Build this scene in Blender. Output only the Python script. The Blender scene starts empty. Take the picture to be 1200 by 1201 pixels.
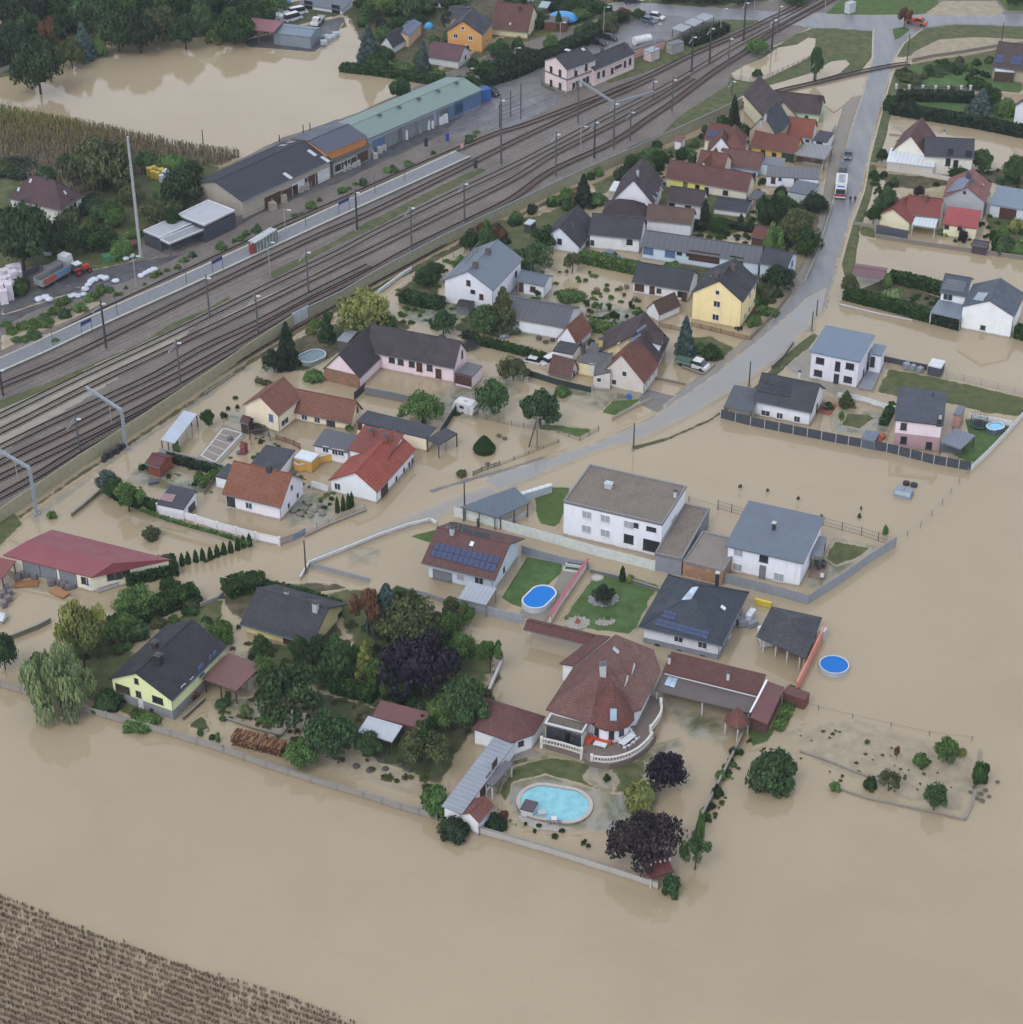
import bpy,bmesh,math,random
import numpy as np
from mathutils import Vector,Matrix,Quaternion
random.seed(7)
RNG=np.random.default_rng(11)
sc=bpy.context.scene
COL=sc.collection
R=math.radians
# ---------------------------------------------------------------- camera
F_PX,PITCH,CAM_H=2450.0,R(34.0),200.0
cam_d=bpy.data.cameras.new('camera'); cam=bpy.data.objects.new('camera',cam_d); COL.objects.link(cam)
cam.location=(0,0,CAM_H); cam.rotation_euler=(R(90)-PITCH,0,0)
cam_d.sensor_width=36.0; cam_d.sensor_fit='HORIZONTAL'
cam_d.lens=36.0*F_PX/1200.0
cam_d.clip_start=1.0; cam_d.clip_end=6000.0
sc.camera=cam
# ---------------------------------------------------------------- world, sun, exposure
SUN_EL,SUN_AZ=R(50),R(215)
w=bpy.data.worlds.new('World'); sc.world=w; w.use_nodes=True
nt=w.node_tree; nt.nodes.clear()
sky=nt.nodes.new('ShaderNodeTexSky'); sky.sky_type='NISHITA'; sky.sun_disc=False
sky.sun_elevation=SUN_EL; sky.sun_rotation=SUN_AZ; sky.altitude=200; sky.dust_density=4.0; sky.air_density=1.0
hs=nt.nodes.new('ShaderNodeHueSaturation'); hs.inputs['Saturation'].default_value=0.42
mixw=nt.nodes.new('ShaderNodeMix'); mixw.data_type='RGBA'
mixw.inputs[0].default_value=0.62; mixw.inputs[7].default_value=(7.9,8.35,9.4,1)
tc=nt.nodes.new('ShaderNodeTexCoord'); sz=nt.nodes.new('ShaderNodeSeparateXYZ'); mr=nt.nodes.new('ShaderNodeMapRange'); vm=nt.nodes.new('ShaderNodeVectorMath'); vm.operation='SCALE'
nt.links.new(tc.outputs['Generated'],sz.inputs[0]); nt.links.new(sz.outputs[2],mr.inputs[0]); mr.inputs[1].default_value=.15; mr.inputs[2].default_value=.8; mr.inputs[3].default_value=1.32; mr.inputs[4].default_value=.93
bg=nt.nodes.new('ShaderNodeBackground'); bg.inputs['Strength'].default_value=0.125
wo=nt.nodes.new('ShaderNodeOutputWorld')
nt.links.new(sky.outputs[0],hs.inputs['Color']); nt.links.new(hs.outputs[0],mixw.inputs[6])
nt.links.new(mixw.outputs[2],vm.inputs[0]); nt.links.new(mr.outputs[0],vm.inputs['Scale']); nt.links.new(vm.outputs[0],bg.inputs['Color']); nt.links.new(bg.outputs[0],wo.inputs[0])
sun_d=bpy.data.lights.new('sun','SUN'); sun_d.energy=0.9; sun_d.angle=R(25); sun_d.color=(1,0.975,0.94)
sun=bpy.data.objects.new('sun',sun_d); COL.objects.link(sun)
sd=Vector((math.sin(SUN_AZ)*math.cos(SUN_EL),math.cos(SUN_AZ)*math.cos(SUN_EL),math.sin(SUN_EL)))
sun.rotation_euler=sd.to_track_quat('Z','Y').to_euler(); sun.location=(0,0,300)
sc.view_settings.view_transform='Standard'; sc.view_settings.look='None'
sc.view_settings.exposure=0.20; sc.view_settings.gamma=1.0
# ---------------------------------------------------------------- surveying: photo bearings to ground positions
_c,_s=math.cos(PITCH),math.sin(PITCH)
def ray(px,py):
 u=(px-600)/F_PX; v=(py-600.5)/F_PX
 return Vector((u,_c-v*_s,-_s-v*_c))
def G(px,py,z=0.0):
 r=ray(px,py); t=(z-CAM_H)/r.z
 return Vector((r.x*t,r.y*t,z))
def PJ(p):
 d=Vector(p)-Vector((0,0,CAM_H))
 zc=d.y*_c-d.z*_s; v=-(d.y*_s+d.z*_c)
 return 600+F_PX*d.x/zc,600.5+F_PX*v/zc
def SC(px,py,z=0.0):
 p=G(px,py,z); return F_PX/(p.y*_c-(z-CAM_H)*_s)
def zat(p,py):
 lo,hi=-5.0,60.0
 for _ in range(40):
  m=(lo+hi)/2
  if PJ((p.x,p.y,m))[1] > py: lo=m
  else: hi=m
 return (lo+hi)/2
def P2(s):
 return [tuple(float(k) for k in q.split(',')) for q in s.split()]
def lin(h,k=1.0):
 h=h.lstrip('#'); o=[]
 for i in (0,2,4):
  c=int(h[i:i+2],16)/255; c=c/12.92 if c <= .04045 else ((c+.055)/1.055) ** 2.4
  o.append(min(c*k,.95))
 g=.3*o[0]+.55*o[1]+.15*o[2]
 return tuple(x*.93+g*.07 for x in o)
# ---------------------------------------------------------------- materials
class NT:
 def __init__(s,name):
  s.m=bpy.data.materials.new(name); s.m.use_nodes=True; s.t=s.m.node_tree; s.t.nodes.clear()
  s.out=s.n('ShaderNodeOutputMaterial')
 def n(s,ty,**k):
  x=s.t.nodes.new(ty)
  for a,b in k.items(): setattr(x,a,b)
  return x
 def l(s,a,b): s.t.links.new(a,b)
 def val(s,sock,v):
  if hasattr(v,'is_output') : s.l(v,sock)
  elif isinstance(v,(tuple,list)) and len(v) == 3 and sock.type == 'RGBA': sock.default_value=(*v,1)
  else: sock.default_value=v
 def pos(s,kind='pos'):
  if kind == 'pos': return s.n('ShaderNodeNewGeometry').outputs['Position']
  if kind == 'obj': return s.n('ShaderNodeTexCoord').outputs['Object']
  return s.n('ShaderNodeUVMap').outputs[0]
 def noise(s,scale,co=None,detail=3,rough=.55,dist=0):
  x=s.n('ShaderNodeTexNoise'); x.inputs['Scale'].default_value=scale; x.inputs['Detail'].default_value=detail
  x.inputs['Roughness'].default_value=rough; x.inputs['Distortion'].default_value=dist
  s.l(co if co is not None else s.pos(),x.inputs['Vector']); return x.outputs[0]
 def ramp(s,f,a,b,lo=0.,hi=1.):
  x=s.n('ShaderNodeMapRange'); x.interpolation_type='SMOOTHSTEP'
  for k,v in zip(range(1,5),(a,b,lo,hi)): x.inputs[k].default_value=v
  s.l(f,x.inputs[0]); return x.outputs[0]
 def mix(s,f,a,b,mode='MIX'):
  x=s.n('ShaderNodeMix',data_type='RGBA',blend_type=mode)
  s.val(x.inputs[0],f); s.val(x.inputs[6],a); s.val(x.inputs[7],b); return x.outputs[2]
 def math(s,op,a,b=0.):
  x=s.n('ShaderNodeMath',operation=op); s.val(x.inputs[0],a); s.val(x.inputs[1],b); return x.outputs[0]
 def map(s,co,sc_=(1,1,1),rot=(0,0,0)):
  x=s.n('ShaderNodeMapping'); x.inputs['Scale'].default_value=sc_; x.inputs['Rotation'].default_value=rot
  s.l(co,x.inputs[0]); return x.outputs[0]
 def attr(s,name):
  x=s.n('ShaderNodeAttribute'); x.attribute_name=name; return x
 def bump(s,h,strength=.3,dist=.05):
  x=s.n('ShaderNodeBump'); x.inputs['Strength'].default_value=strength; x.inputs['Distance'].default_value=dist
  s.l(h,x.inputs['Height']); return x.outputs[0]
 def bsdf(s,col,rough=.8,spec=.5,metal=0.,bump=None,ior=None,**k):
  x=s.n('ShaderNodeBsdfPrincipled'); s.val(x.inputs['Base Color'],col); s.val(x.inputs['Roughness'],rough)
  x.inputs['Specular IOR Level'].default_value=spec; x.inputs['Metallic'].default_value=metal
  if ior: x.inputs['IOR'].default_value=ior
  if bump is not None: s.l(bump,x.inputs['Normal'])
  for a,b in k.items(): s.val(x.inputs[a],b)
  return x.outputs[0]
 def done(s,sh): s.l(sh,s.out.inputs[0]); return s.m
_mc={}
def cached(f):
 def g(*a,**k):
  key=(f.__name__,a,tuple(sorted(k.items())))
  if key not in _mc: _mc[key]=f(*a,**k)
  return _mc[key]
 return g
def mud_colour(N):
 a=N.noise(.010,detail=4); b=N.noise(.06,detail=4,dist=.6); c=N.noise(.9,detail=3)
 col=N.mix(N.ramp(a,.25,.75),lin('#9c8d73',.97),lin('#a5977c',.98))
 col=N.mix(N.math('MULTIPLY',N.ramp(b,.45,.8),.2),col,lin('#88795f',.9))
 return N.mix(N.math('MULTIPLY',N.ramp(c,.5,.8),.10),col,lin('#7f6f55'))
def water_shader(N):
 p=N.pos(); st=N.map(p,(1,.35,1),(0,0,R(20)))
 h=N.math('ADD',N.noise(1.6,st,detail=3),N.math('MULTIPLY',N.noise(.35,st,detail=2),1.5))
 return N.bsdf(mud_colour(N),N.ramp(N.noise(.02,detail=2),.3,.7,.03,.08),spec=.5,ior=1.52,bump=N.bump(h,.17,.035))
@cached
def M_water():
 N=NT('muddy_flood_water'); return N.done(water_shader(N))
@cached
def M_soft(kind,dry=False):
 N=NT('ground_' +kind); p=N.pos()
 n1=N.noise(.5,p,detail=5); n2=N.noise(.08,p,detail=3); n3=N.noise(6.,p,detail=3)
 rough=.85; spec=.3; bmp=N.bump(n3,.5,.08)
 if kind == 'lawn':
  col=N.mix(N.ramp(n1,.3,.7),lin('#3f5a26',.85),lin('#5a7034',.85)); col=N.mix(N.ramp(n2,.4,.7),col,lin('#4c6330',.9))
  col=N.mix(N.math('MULTIPLY',N.ramp(n3,.4,.7),.4),col,lin('#33481f'))
 elif kind == 'green_lawn':
  col=N.mix(N.ramp(n1,.3,.7),lin('#47622f',.85),lin('#557340',.9)); st=N.noise(1.2,N.map(p,(1,.08,1),(0,0,R(28))),detail=2)
  col=N.mix(N.math('MULTIPLY',N.ramp(st,.4,.6),.3),col,lin('#415c2c',.85)); col=N.mix(N.math('MULTIPLY',N.ramp(n3,.4,.7),.3),col,lin('#3a5228'))
 elif kind == 'rough_grass':
  col=N.mix(N.ramp(n1,.35,.65),lin('#4a5730',.85),lin('#6a6a45',.85)); col=N.mix(N.ramp(n2,.45,.7),col,lin('#566036',.8))
  col=N.mix(N.math('MULTIPLY',N.ramp(n3,.4,.7),.45),col,lin('#39422a'))
 elif kind == 'garden_soil':
  col=N.mix(N.ramp(n1,.35,.65),lin('#4a4a33',.8),lin('#6b624c',.8)); col=N.mix(N.ramp(n2,.45,.7),col,lin('#40502c',.8))
 elif kind == 'asphalt':
  col=N.mix(N.ramp(n1,.3,.7),lin('#5f6066',.95),lin('#6f6e72',.95)); col=N.mix(N.math('MULTIPLY',N.ramp(n2,.5,.7),.5),col,lin('#7b7468'))
  rough=N.ramp(n2,.35,.65,.25,.6); spec=.5; bmp=N.bump(n3,.15,.02)
 elif kind == 'road':
  st=N.noise(.6,N.map(p,(1,.12,1),(0,0,R(-12))),detail=3)
  col=N.mix(N.ramp(st,.35,.65),lin('#7a7d83',.95),lin('#6f7278',.95)); col=N.mix(N.math('MULTIPLY',N.ramp(n2,.45,.7),.4),col,lin('#8a8577'))
  rough=.35; spec=.5; bmp=N.bump(n3,.1,.02)
 elif kind == 'dark_yard':
  col=N.mix(N.ramp(n1,.3,.7),lin('#45464b',.9),lin('#5a5a5e',.9)); col=N.mix(N.math('MULTIPLY',N.ramp(n2,.5,.7),.6),col,lin('#63605a'))
  rough=N.ramp(n2,.35,.65,.3,.7); bmp=N.bump(n3,.2,.03)
 elif kind == 'ballast':
  v=N.noise(3.,p,detail=4,rough=.8)
  col=N.mix(N.ramp(v,.3,.7),lin('#5f5855',.95),lin('#87807b',.95)); col=N.mix(N.ramp(n2,.4,.65),col,lin('#6b6460',.9))
  col=N.mix(N.math('MULTIPLY',N.ramp(n1,.6,.75),.5),col,lin('#5c6040')); bmp=N.bump(v,.8,.1)
 elif kind == 'silt':
  col=N.mix(N.ramp(n1,.3,.7),lin('#827e72',.95),lin('#948d7d',.95)); col=N.mix(N.math('MULTIPLY',N.ramp(n2,.5,.7),.6),col,lin('#75716a'))
  rough=.3; spec=.5; bmp=N.bump(n1,.15,.03)
 elif kind == 'sand':
  col=N.mix(N.ramp(n1,.3,.7),lin('#948b76',.9),lin('#a89c85',.9)); col=N.mix(N.math('MULTIPLY',N.ramp(n3,.55,.75),.5),col,lin('#61603f'))
 elif kind == 'rust_bed':
  v=N.noise(3.,p,detail=4,rough=.8)
  col=N.mix(N.ramp(v,.3,.7),lin('#675b57',.9),lin('#85796f',.9)); col=N.mix(N.ramp(n2,.4,.65),col,lin('#766c66',.9)); bmp=N.bump(v,.8,.1)
 elif kind == 'paving':
  b=N.n('ShaderNodeTexBrick'); b.inputs['Scale'].default_value=1.6; b.inputs['Mortar Size'].default_value=.03
  b.inputs['Color1'].default_value=(*lin('#8d8882',.9),1); b.inputs['Color2'].default_value=(*lin('#9b958c',.9),1); b.inputs['Mortar'].default_value=(*lin('#6b655c'),1)
  N.l(p,b.inputs['Vector']); col=b.outputs[0]
 elif kind == 'drowned_road':
  st=N.noise(.05,p,detail=3); col=N.mix(N.ramp(st,.3,.7),lin('#7d828a',.95),lin('#8b8c8b',.95)); rough=.12; spec=.6; bmp=N.bump(n1,.05,.02)
 else:
  v=N.noise(.22,p,detail=5,dist=1.2)
  col=N.mix(N.ramp(v,.38,.62),lin('#5f6446',.85),lin('#8b8e86',.9)); rough=.25; spec=.55; bmp=N.bump(n1,.1,.03)
 g=N.bsdf(col,rough,spec,bump=bmp)
 if dry: return N.done(g)
 e=N.attr('edge').outputs['Fac']
 f=N.math('ADD',e,N.math('MULTIPLY',N.math('SUBTRACT',N.noise(.35,p,detail=5,rough=.65),.5),1.1))
 if kind == 'drowned_road': f=N.math('MULTIPLY',N.ramp(f,.0,.9),N.ramp(N.noise(.05,p,detail=2),.3,.65,.62,1.))
 elif kind[:7] == 'drowned': f=N.math('MULTIPLY',N.ramp(f,.0,.9),N.ramp(N.noise(.13,p,detail=4,dist=.8),.34,.6,.38,.97))
 else: f=N.ramp(f,.42,.62)
 e1=N.ramp(e,.97,.999)
 f=N.math('MAXIMUM',f,e1) if kind[:7] != 'drowned' else f
 ms=N.n('ShaderNodeMixShader'); N.l(f,ms.inputs[0]); N.l(water_shader(N),ms.inputs[1]); N.l(g,ms.inputs[2])
 return N.done(ms.outputs[0])
@cached
def MP(hexc,rough=.7,metal=0.,spec=.4,k=.92,noise=1):
 N=NT('paint_' +hexc.strip('#')); c=lin(hexc,k)
 n=N.noise(1.2,N.pos('obj'),detail=4)
 col=N.mix(N.ramp(n,.3,.75),c,tuple(x*(.82 if noise else 1) for x in c))
 return N.done(N.bsdf(col,rough,spec,metal))
@cached
def MW(hexc,k=1.06):
 N=NT('plaster_' +hexc.strip('#')); c=lin(hexc,k); p=N.pos()
 n=N.noise(.5,p,detail=5); st=N.noise(1.0,N.map(p,(1.5,1.5,.15)),detail=4)
 col=N.mix(N.math('MULTIPLY',N.ramp(n,.4,.75),.5),c,tuple(x*.84 for x in c))
 col=N.mix(N.math('MULTIPLY',N.ramp(st,.5,.75),.45),col,tuple(x*y for x,y in zip(c,(.78,.76,.72))))
 z=N.n('ShaderNodeSeparateXYZ'); N.l(p,z.inputs[0])
 stain=N.ramp(N.math('ADD',z.outputs[2],N.math('MULTIPLY',N.noise(.8,p),.5)),.35,.75,.75,0.)
 col=N.mix(stain,col,tuple(x*y for x,y in zip(lin('#8c7c62'),(.9,.9,.9))))
 return N.done(N.bsdf(col,.85,.25,bump=N.bump(N.noise(9.,p),.15,.02)))
@cached
def M_brickwall(hexc='#8a5f4c'):
 N=NT('brick_' +hexc.strip('#')); p=N.pos('uv'); b=N.n('ShaderNodeTexBrick'); b.inputs['Scale'].default_value=1.0
 b.inputs['Brick Width'].default_value=.45; b.inputs['Row Height'].default_value=.2; b.inputs['Mortar Size'].default_value=.03
 c=lin(hexc); b.inputs['Color1'].default_value=(*c,1); b.inputs['Color2'].default_value=(*[x*.65 for x in c],1); b.inputs['Mortar'].default_value=(*lin('#8b8070'),1)
 N.l(p,b.inputs['Vector']); col=N.mix(N.ramp(N.noise(.8),.45,.7),b.outputs[0],tuple(x*1.25 for x in c))
 return N.done(N.bsdf(col,.9,.2))
@cached
def MT(hexc,step=.42,worn=.5,k=.83,seam=False):
 N=NT('roof_tiles_' +hexc.strip('#')); c=lin(hexc,k); uv=N.pos('uv'); p=N.pos()
 br=N.n('ShaderNodeTexBrick'); br.inputs['Scale'].default_value=1.0; br.offset=.5
 br.inputs['Brick Width'].default_value=.40; br.inputs['Row Height'].default_value=step; br.inputs['Mortar Size'].default_value=.045
 br.inputs['Color1'].default_value=(*[min(1,x*1.14) for x in c],1); br.inputs['Color2'].default_value=(*[x*.86 for x in c],1); br.inputs['Mortar'].default_value=(*[x*.5 for x in c],1)
 N.l(uv,br.inputs['Vector'])
 n1=N.noise(.45,p,detail=5); n2=N.noise(2.5,p,detail=4); st=N.noise(.9,N.map(uv,(1.6,.16,1)),detail=4)
 col=N.mix(N.math('MULTIPLY',N.ramp(n1,.35,.7),worn),br.outputs[0],tuple(x*.72 for x in c))
 col=N.mix(N.math('MULTIPLY',N.ramp(n2,.5,.75),worn*.8),col,tuple(min(1,x*1.35+.012) for x in c))
 col=N.mix(N.math('MULTIPLY',N.ramp(st,.52,.75),worn*.6),col,tuple(x*.6+.015 for x in c))
 sx=N.n('ShaderNodeSeparateXYZ'); N.l(uv,sx.inputs[0])
 saw=N.math('FRACT',N.math('DIVIDE',sx.outputs[1],step))
 hgt=N.math('ADD',saw,N.math('MULTIPLY',br.outputs['Fac'],-.5))
 return N.done(N.bsdf(col,N.ramp(n1,.3,.7,.5,.75),.28,bump=N.bump(hgt,.55,.05)))
@cached
def MM(hexc,step=.55,k=.95,rough=.38,wave=False):
 N=NT('metal_roof_' +hexc.strip('#')); c=lin(hexc,k); uv=N.pos('uv'); p=N.pos()
 sx=N.n('ShaderNodeSeparateXYZ'); N.l(uv,sx.inputs[0])
 fr=N.math('FRACT',N.math('DIVIDE',sx.outputs[0],step))
 seam=N.ramp(N.math('ABSOLUTE',N.math('SUBTRACT',fr,.5)),.36,.47) if not wave else N.math('ABSOLUTE',N.math('SUBTRACT',fr,.5))
 n1=N.noise(.3,p,detail=5); n2=N.noise(1.4,N.map(uv,(1.2,.2,1)),detail=4)
 col=N.mix(N.math('MULTIPLY',seam,.5 if not wave else .9),c,tuple(x*.55 for x in c))
 col=N.mix(N.math('MULTIPLY',N.ramp(n1,.4,.7),.35),col,tuple(min(1,x*1.25+.01) for x in c))
 col=N.mix(N.math('MULTIPLY',N.ramp(n2,.5,.75),.35),col,tuple(x*.7 for x in c))
 return N.done(N.bsdf(col,N.ramp(n1,.3,.7,rough,rough+.2),.5,bump=N.bump(seam,.5,.05)))
@cached
def MG(hexc='#7c736b'):
 N=NT('roof_gravel_' +hexc.strip('#')); c=lin(hexc,.95); p=N.pos()
 v=N.noise(5.,p,detail=4,rough=.9); n=N.noise(.35,p,detail=4)
 col=N.mix(N.ramp(v,.35,.65),tuple(x*.6 for x in c),tuple(min(1,x*1.35) for x in c))
 col=N.mix(N.math('MULTIPLY',N.ramp(n,.45,.7),.5),col,tuple(x*.75 for x in c))
 return N.done(N.bsdf(col,.9,.2,bump=N.bump(v,.8,.08)))
@cached
def M_glass(hexc='#2b3038',rough=.12):
 N=NT('glass_' +hexc.strip('#')); return N.done(N.bsdf(N.mix(N.ramp(N.noise(.7),.35,.7),lin(hexc),tuple(x*1.7 for x in lin(hexc))),rough,.6))
@cached
def M_solar():
 N=NT('solar_cells'); uv=N.pos('uv'); b=N.n('ShaderNodeTexBrick'); b.offset=0; b.inputs['Scale'].default_value=1.0
 b.inputs['Brick Width'].default_value=.34; b.inputs['Row Height'].default_value=.34; b.inputs['Mortar Size'].default_value=.012
 b.inputs['Color1'].default_value=(*lin('#2d3a5c'),1); b.inputs['Color2'].default_value=(*lin('#313f64'),1); b.inputs['Mortar'].default_value=(*lin('#52628a'),1)
 N.l(uv,b.inputs['Vector']); return N.done(N.bsdf(b.outputs[0],.15,.6))
@cached
def M_leaf():
 N=NT('foliage'); oi=N.n('ShaderNodeObjectInfo'); a=N.attr('shade').outputs['Fac']
 n=N.noise(.5,N.pos(),detail=3)
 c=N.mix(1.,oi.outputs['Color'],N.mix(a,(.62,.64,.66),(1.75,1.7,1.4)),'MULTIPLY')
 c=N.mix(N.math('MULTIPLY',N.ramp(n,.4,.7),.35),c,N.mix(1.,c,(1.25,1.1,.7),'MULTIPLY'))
 d=N.bsdf(c,.6,.25); t=N.n('ShaderNodeBsdfTranslucent'); N.l(c,t.inputs[0])
 ms=N.n('ShaderNodeMixShader'); ms.inputs[0].default_value=.22; N.l(d,ms.inputs[1]); N.l(t.outputs[0],ms.inputs[2])
 return N.done(ms.outputs[0])
@cached
def M_shade(name,a,b,rough=.9):
 N=NT(name); f=N.attr('shade').outputs['Fac']
 return N.done(N.bsdf(N.mix(f,lin(a),lin(b)),rough,.2))
@cached
def M_pool(hexc='#5fc6dc'):
 N=NT('pool_water_' +hexc.strip('#')); n=N.noise(.8,detail=3)
 return N.done(N.bsdf(N.mix(N.ramp(n,.3,.7),lin(hexc),tuple(x*.8 for x in lin(hexc))),.06,.55,bump=N.bump(N.noise(2.),.1,.02)))
@cached
def M_bark(): return MP('#4a4038',.95,k=.9)
# ---------------------------------------------------------------- mesh building
class MB:
 def __init__(s): s.v=[]; s.f=[]; s.uv=[]; s.mi=[]; s.sh=[]; s.cur=0
 def add(s,pts,faces,uvs=None,shade=None):
  b=len(s.v); s.v += [tuple(p) for p in pts]
  for i,f in enumerate(faces):
   s.f.append([b+k for k in f]); s.mi.append(s.cur); s.sh.append(shade if shade is not None else .5)
   if uvs: s.uv.append(uvs[i])
   else:
    q=[Vector(pts[k]) for k in f]; n=(q[1]-q[0]).cross(q[2]-q[0])
    if abs(n.z) > .7*(n.length+1e-9): s.uv.append([(k.x,k.y) for k in q])
    else:
     d=Vector((-n.y,n.x,0)); d=d.normalized() if d.length > 1e-9 else Vector((1,0,0))
     s.uv.append([(k.dot(d),k.z) for k in q])
 def hexa(s,lo,hi,shade=None):
  n=len(lo); f=[list(range(n-1,-1,-1)),list(range(n,2*n))]
  for i in range(n): j=(i+1) % n; f.append([i,j,n+j,n+i])
  s.add(list(lo)+list(hi),f,shade=shade)
 def box(s,cx,cy,z0,z1,lx,ly,rot=0.,shade=None,tz=1.):
  c,q=math.cos(rot),math.sin(rot); r=[]
  for k in (1,tz):
   r.append([(cx+(x*c-y*q)*k,cy+(x*q+y*c)*k) for x,y in ((-lx/2,-ly/2),(lx/2,-ly/2),(lx/2,ly/2),(-lx/2,ly/2))])
  s.hexa([(x,y,z0) for x,y in r[0]],[(x,y,z1) for x,y in r[1]],shade)
 def tube(s,a,b,r0,r1=None,n=8,caps=True):
  a,b=Vector(a),Vector(b); r1=r0 if r1 is None else r1; d=(b-a).normalized()
  u=d.orthogonal().normalized(); w_=d.cross(u); A=[]; B=[]
  for i in range(n):
   t=2*math.pi*i/n; o=u*math.cos(t)+w_*math.sin(t); A.append(a+o*r0); B.append(b+o*r1)
  f=[[i,(i+1) % n,n+(i+1) % n,n+i] for i in range(n)]
  if caps: f += [list(range(n-1,-1,-1)),list(range(n,2*n))]
  s.add(A+B,f)
 def bar(s,a,b,w_,h=None):
  a,b=Vector(a),Vector(b); h=h or w_; d=(b-a).normalized()
  u=d.cross(Vector((0,0,1))); u=u.normalized() if u.length > 1e-4 else Vector((1,0,0)); t=u.cross(d)
  q=[(-1,-1),(1,-1),(1,1),(-1,1)]
  s.hexa([a+u*x*w_/2+t*y*h/2 for x,y in q],[b+u*x*w_/2+t*y*h/2 for x,y in q])
 def cyl(s,x,y,z0,z1,r,r1=None,n=16): s.tube((x,y,z0),(x,y,z1),r,r1,n)
 def slab(s,pts,th,udir=None):
  pts=[Vector(p) for p in pts]; n=(pts[1]-pts[0]).cross(pts[2]-pts[0]).normalized()
  if n.z < 0: pts.reverse(); n=-n
  d=Vector(udir) if udir is not None else Vector((0,0,1)).cross(n)
  if d.length < 1e-5: d=Vector((1,0,0))
  d=(d-n*d.dot(n)).normalized(); v=n.cross(d); k=len(pts); lo=[p-Vector((0,0,th)) for p in pts]
  s.add(pts,[list(range(k))],[[(p.dot(d),p.dot(v)) for p in pts]])
  s.add(lo,[list(range(k-1,-1,-1))])
  for i in range(k): j=(i+1) % k; s.add([lo[i],lo[j],pts[j],pts[i]],[[0,1,2,3]])
 def build(s,name,mat,parent=None,smooth=False,mats=None,world=True):
  me=bpy.data.meshes.new(name); V=s.v
  if parent is not None and world:
   if '_inv' not in PINV.setdefault(parent.name,{}): PINV[parent.name]['_inv']=wmat(parent).inverted()
   iv=PINV[parent.name]['_inv']; V=[iv @ Vector(p) for p in s.v]
  me.from_pydata([tuple(p) for p in V],[],s.f)
  uvl=me.uv_layers.new(name='UVMap'); flat=[c for f in s.uv for uv in f for c in uv]
  uvl.data.foreach_set('uv',flat)
  at=me.attributes.new('shade','FLOAT','FACE'); at.data.foreach_set('value',s.sh)
  for m in (mats or [mat]): me.materials.append(m)
  me.polygons.foreach_set('material_index',s.mi)
  if smooth: me.polygons.foreach_set('use_smooth',[True]*len(s.f))
  me.update()
  o=bpy.data.objects.new(name,me); COL.objects.link(o)
  if parent is not None: o.parent=parent
  return o
PINV={}
def wmat(o):
 m=Matrix.LocRotScale(o.location,o.rotation_euler.to_quaternion(),o.scale)
 return wmat(o.parent) @ m if o.parent else m
def tag(o,label=None,cat=None,group=None,kind=None):
 if label: o['label']=label
 if cat: o['category']=cat
 if group: o['group']=group
 if kind: o['kind']=kind
 return o
def thing(name,label,cat,loc=(0,0,0),rot=0.,group=None):
 o=bpy.data.objects.new(name,None); COL.objects.link(o); o.location=loc; o.rotation_euler=(0,0,rot); o.empty_display_size=.5
 return tag(o,label,cat,group)
def copy_tree(o,parent=None):
 c=o.copy(); COL.objects.link(c); c.parent=parent
 for ch in list(o.children): copy_tree(ch,c)
 return c
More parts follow.
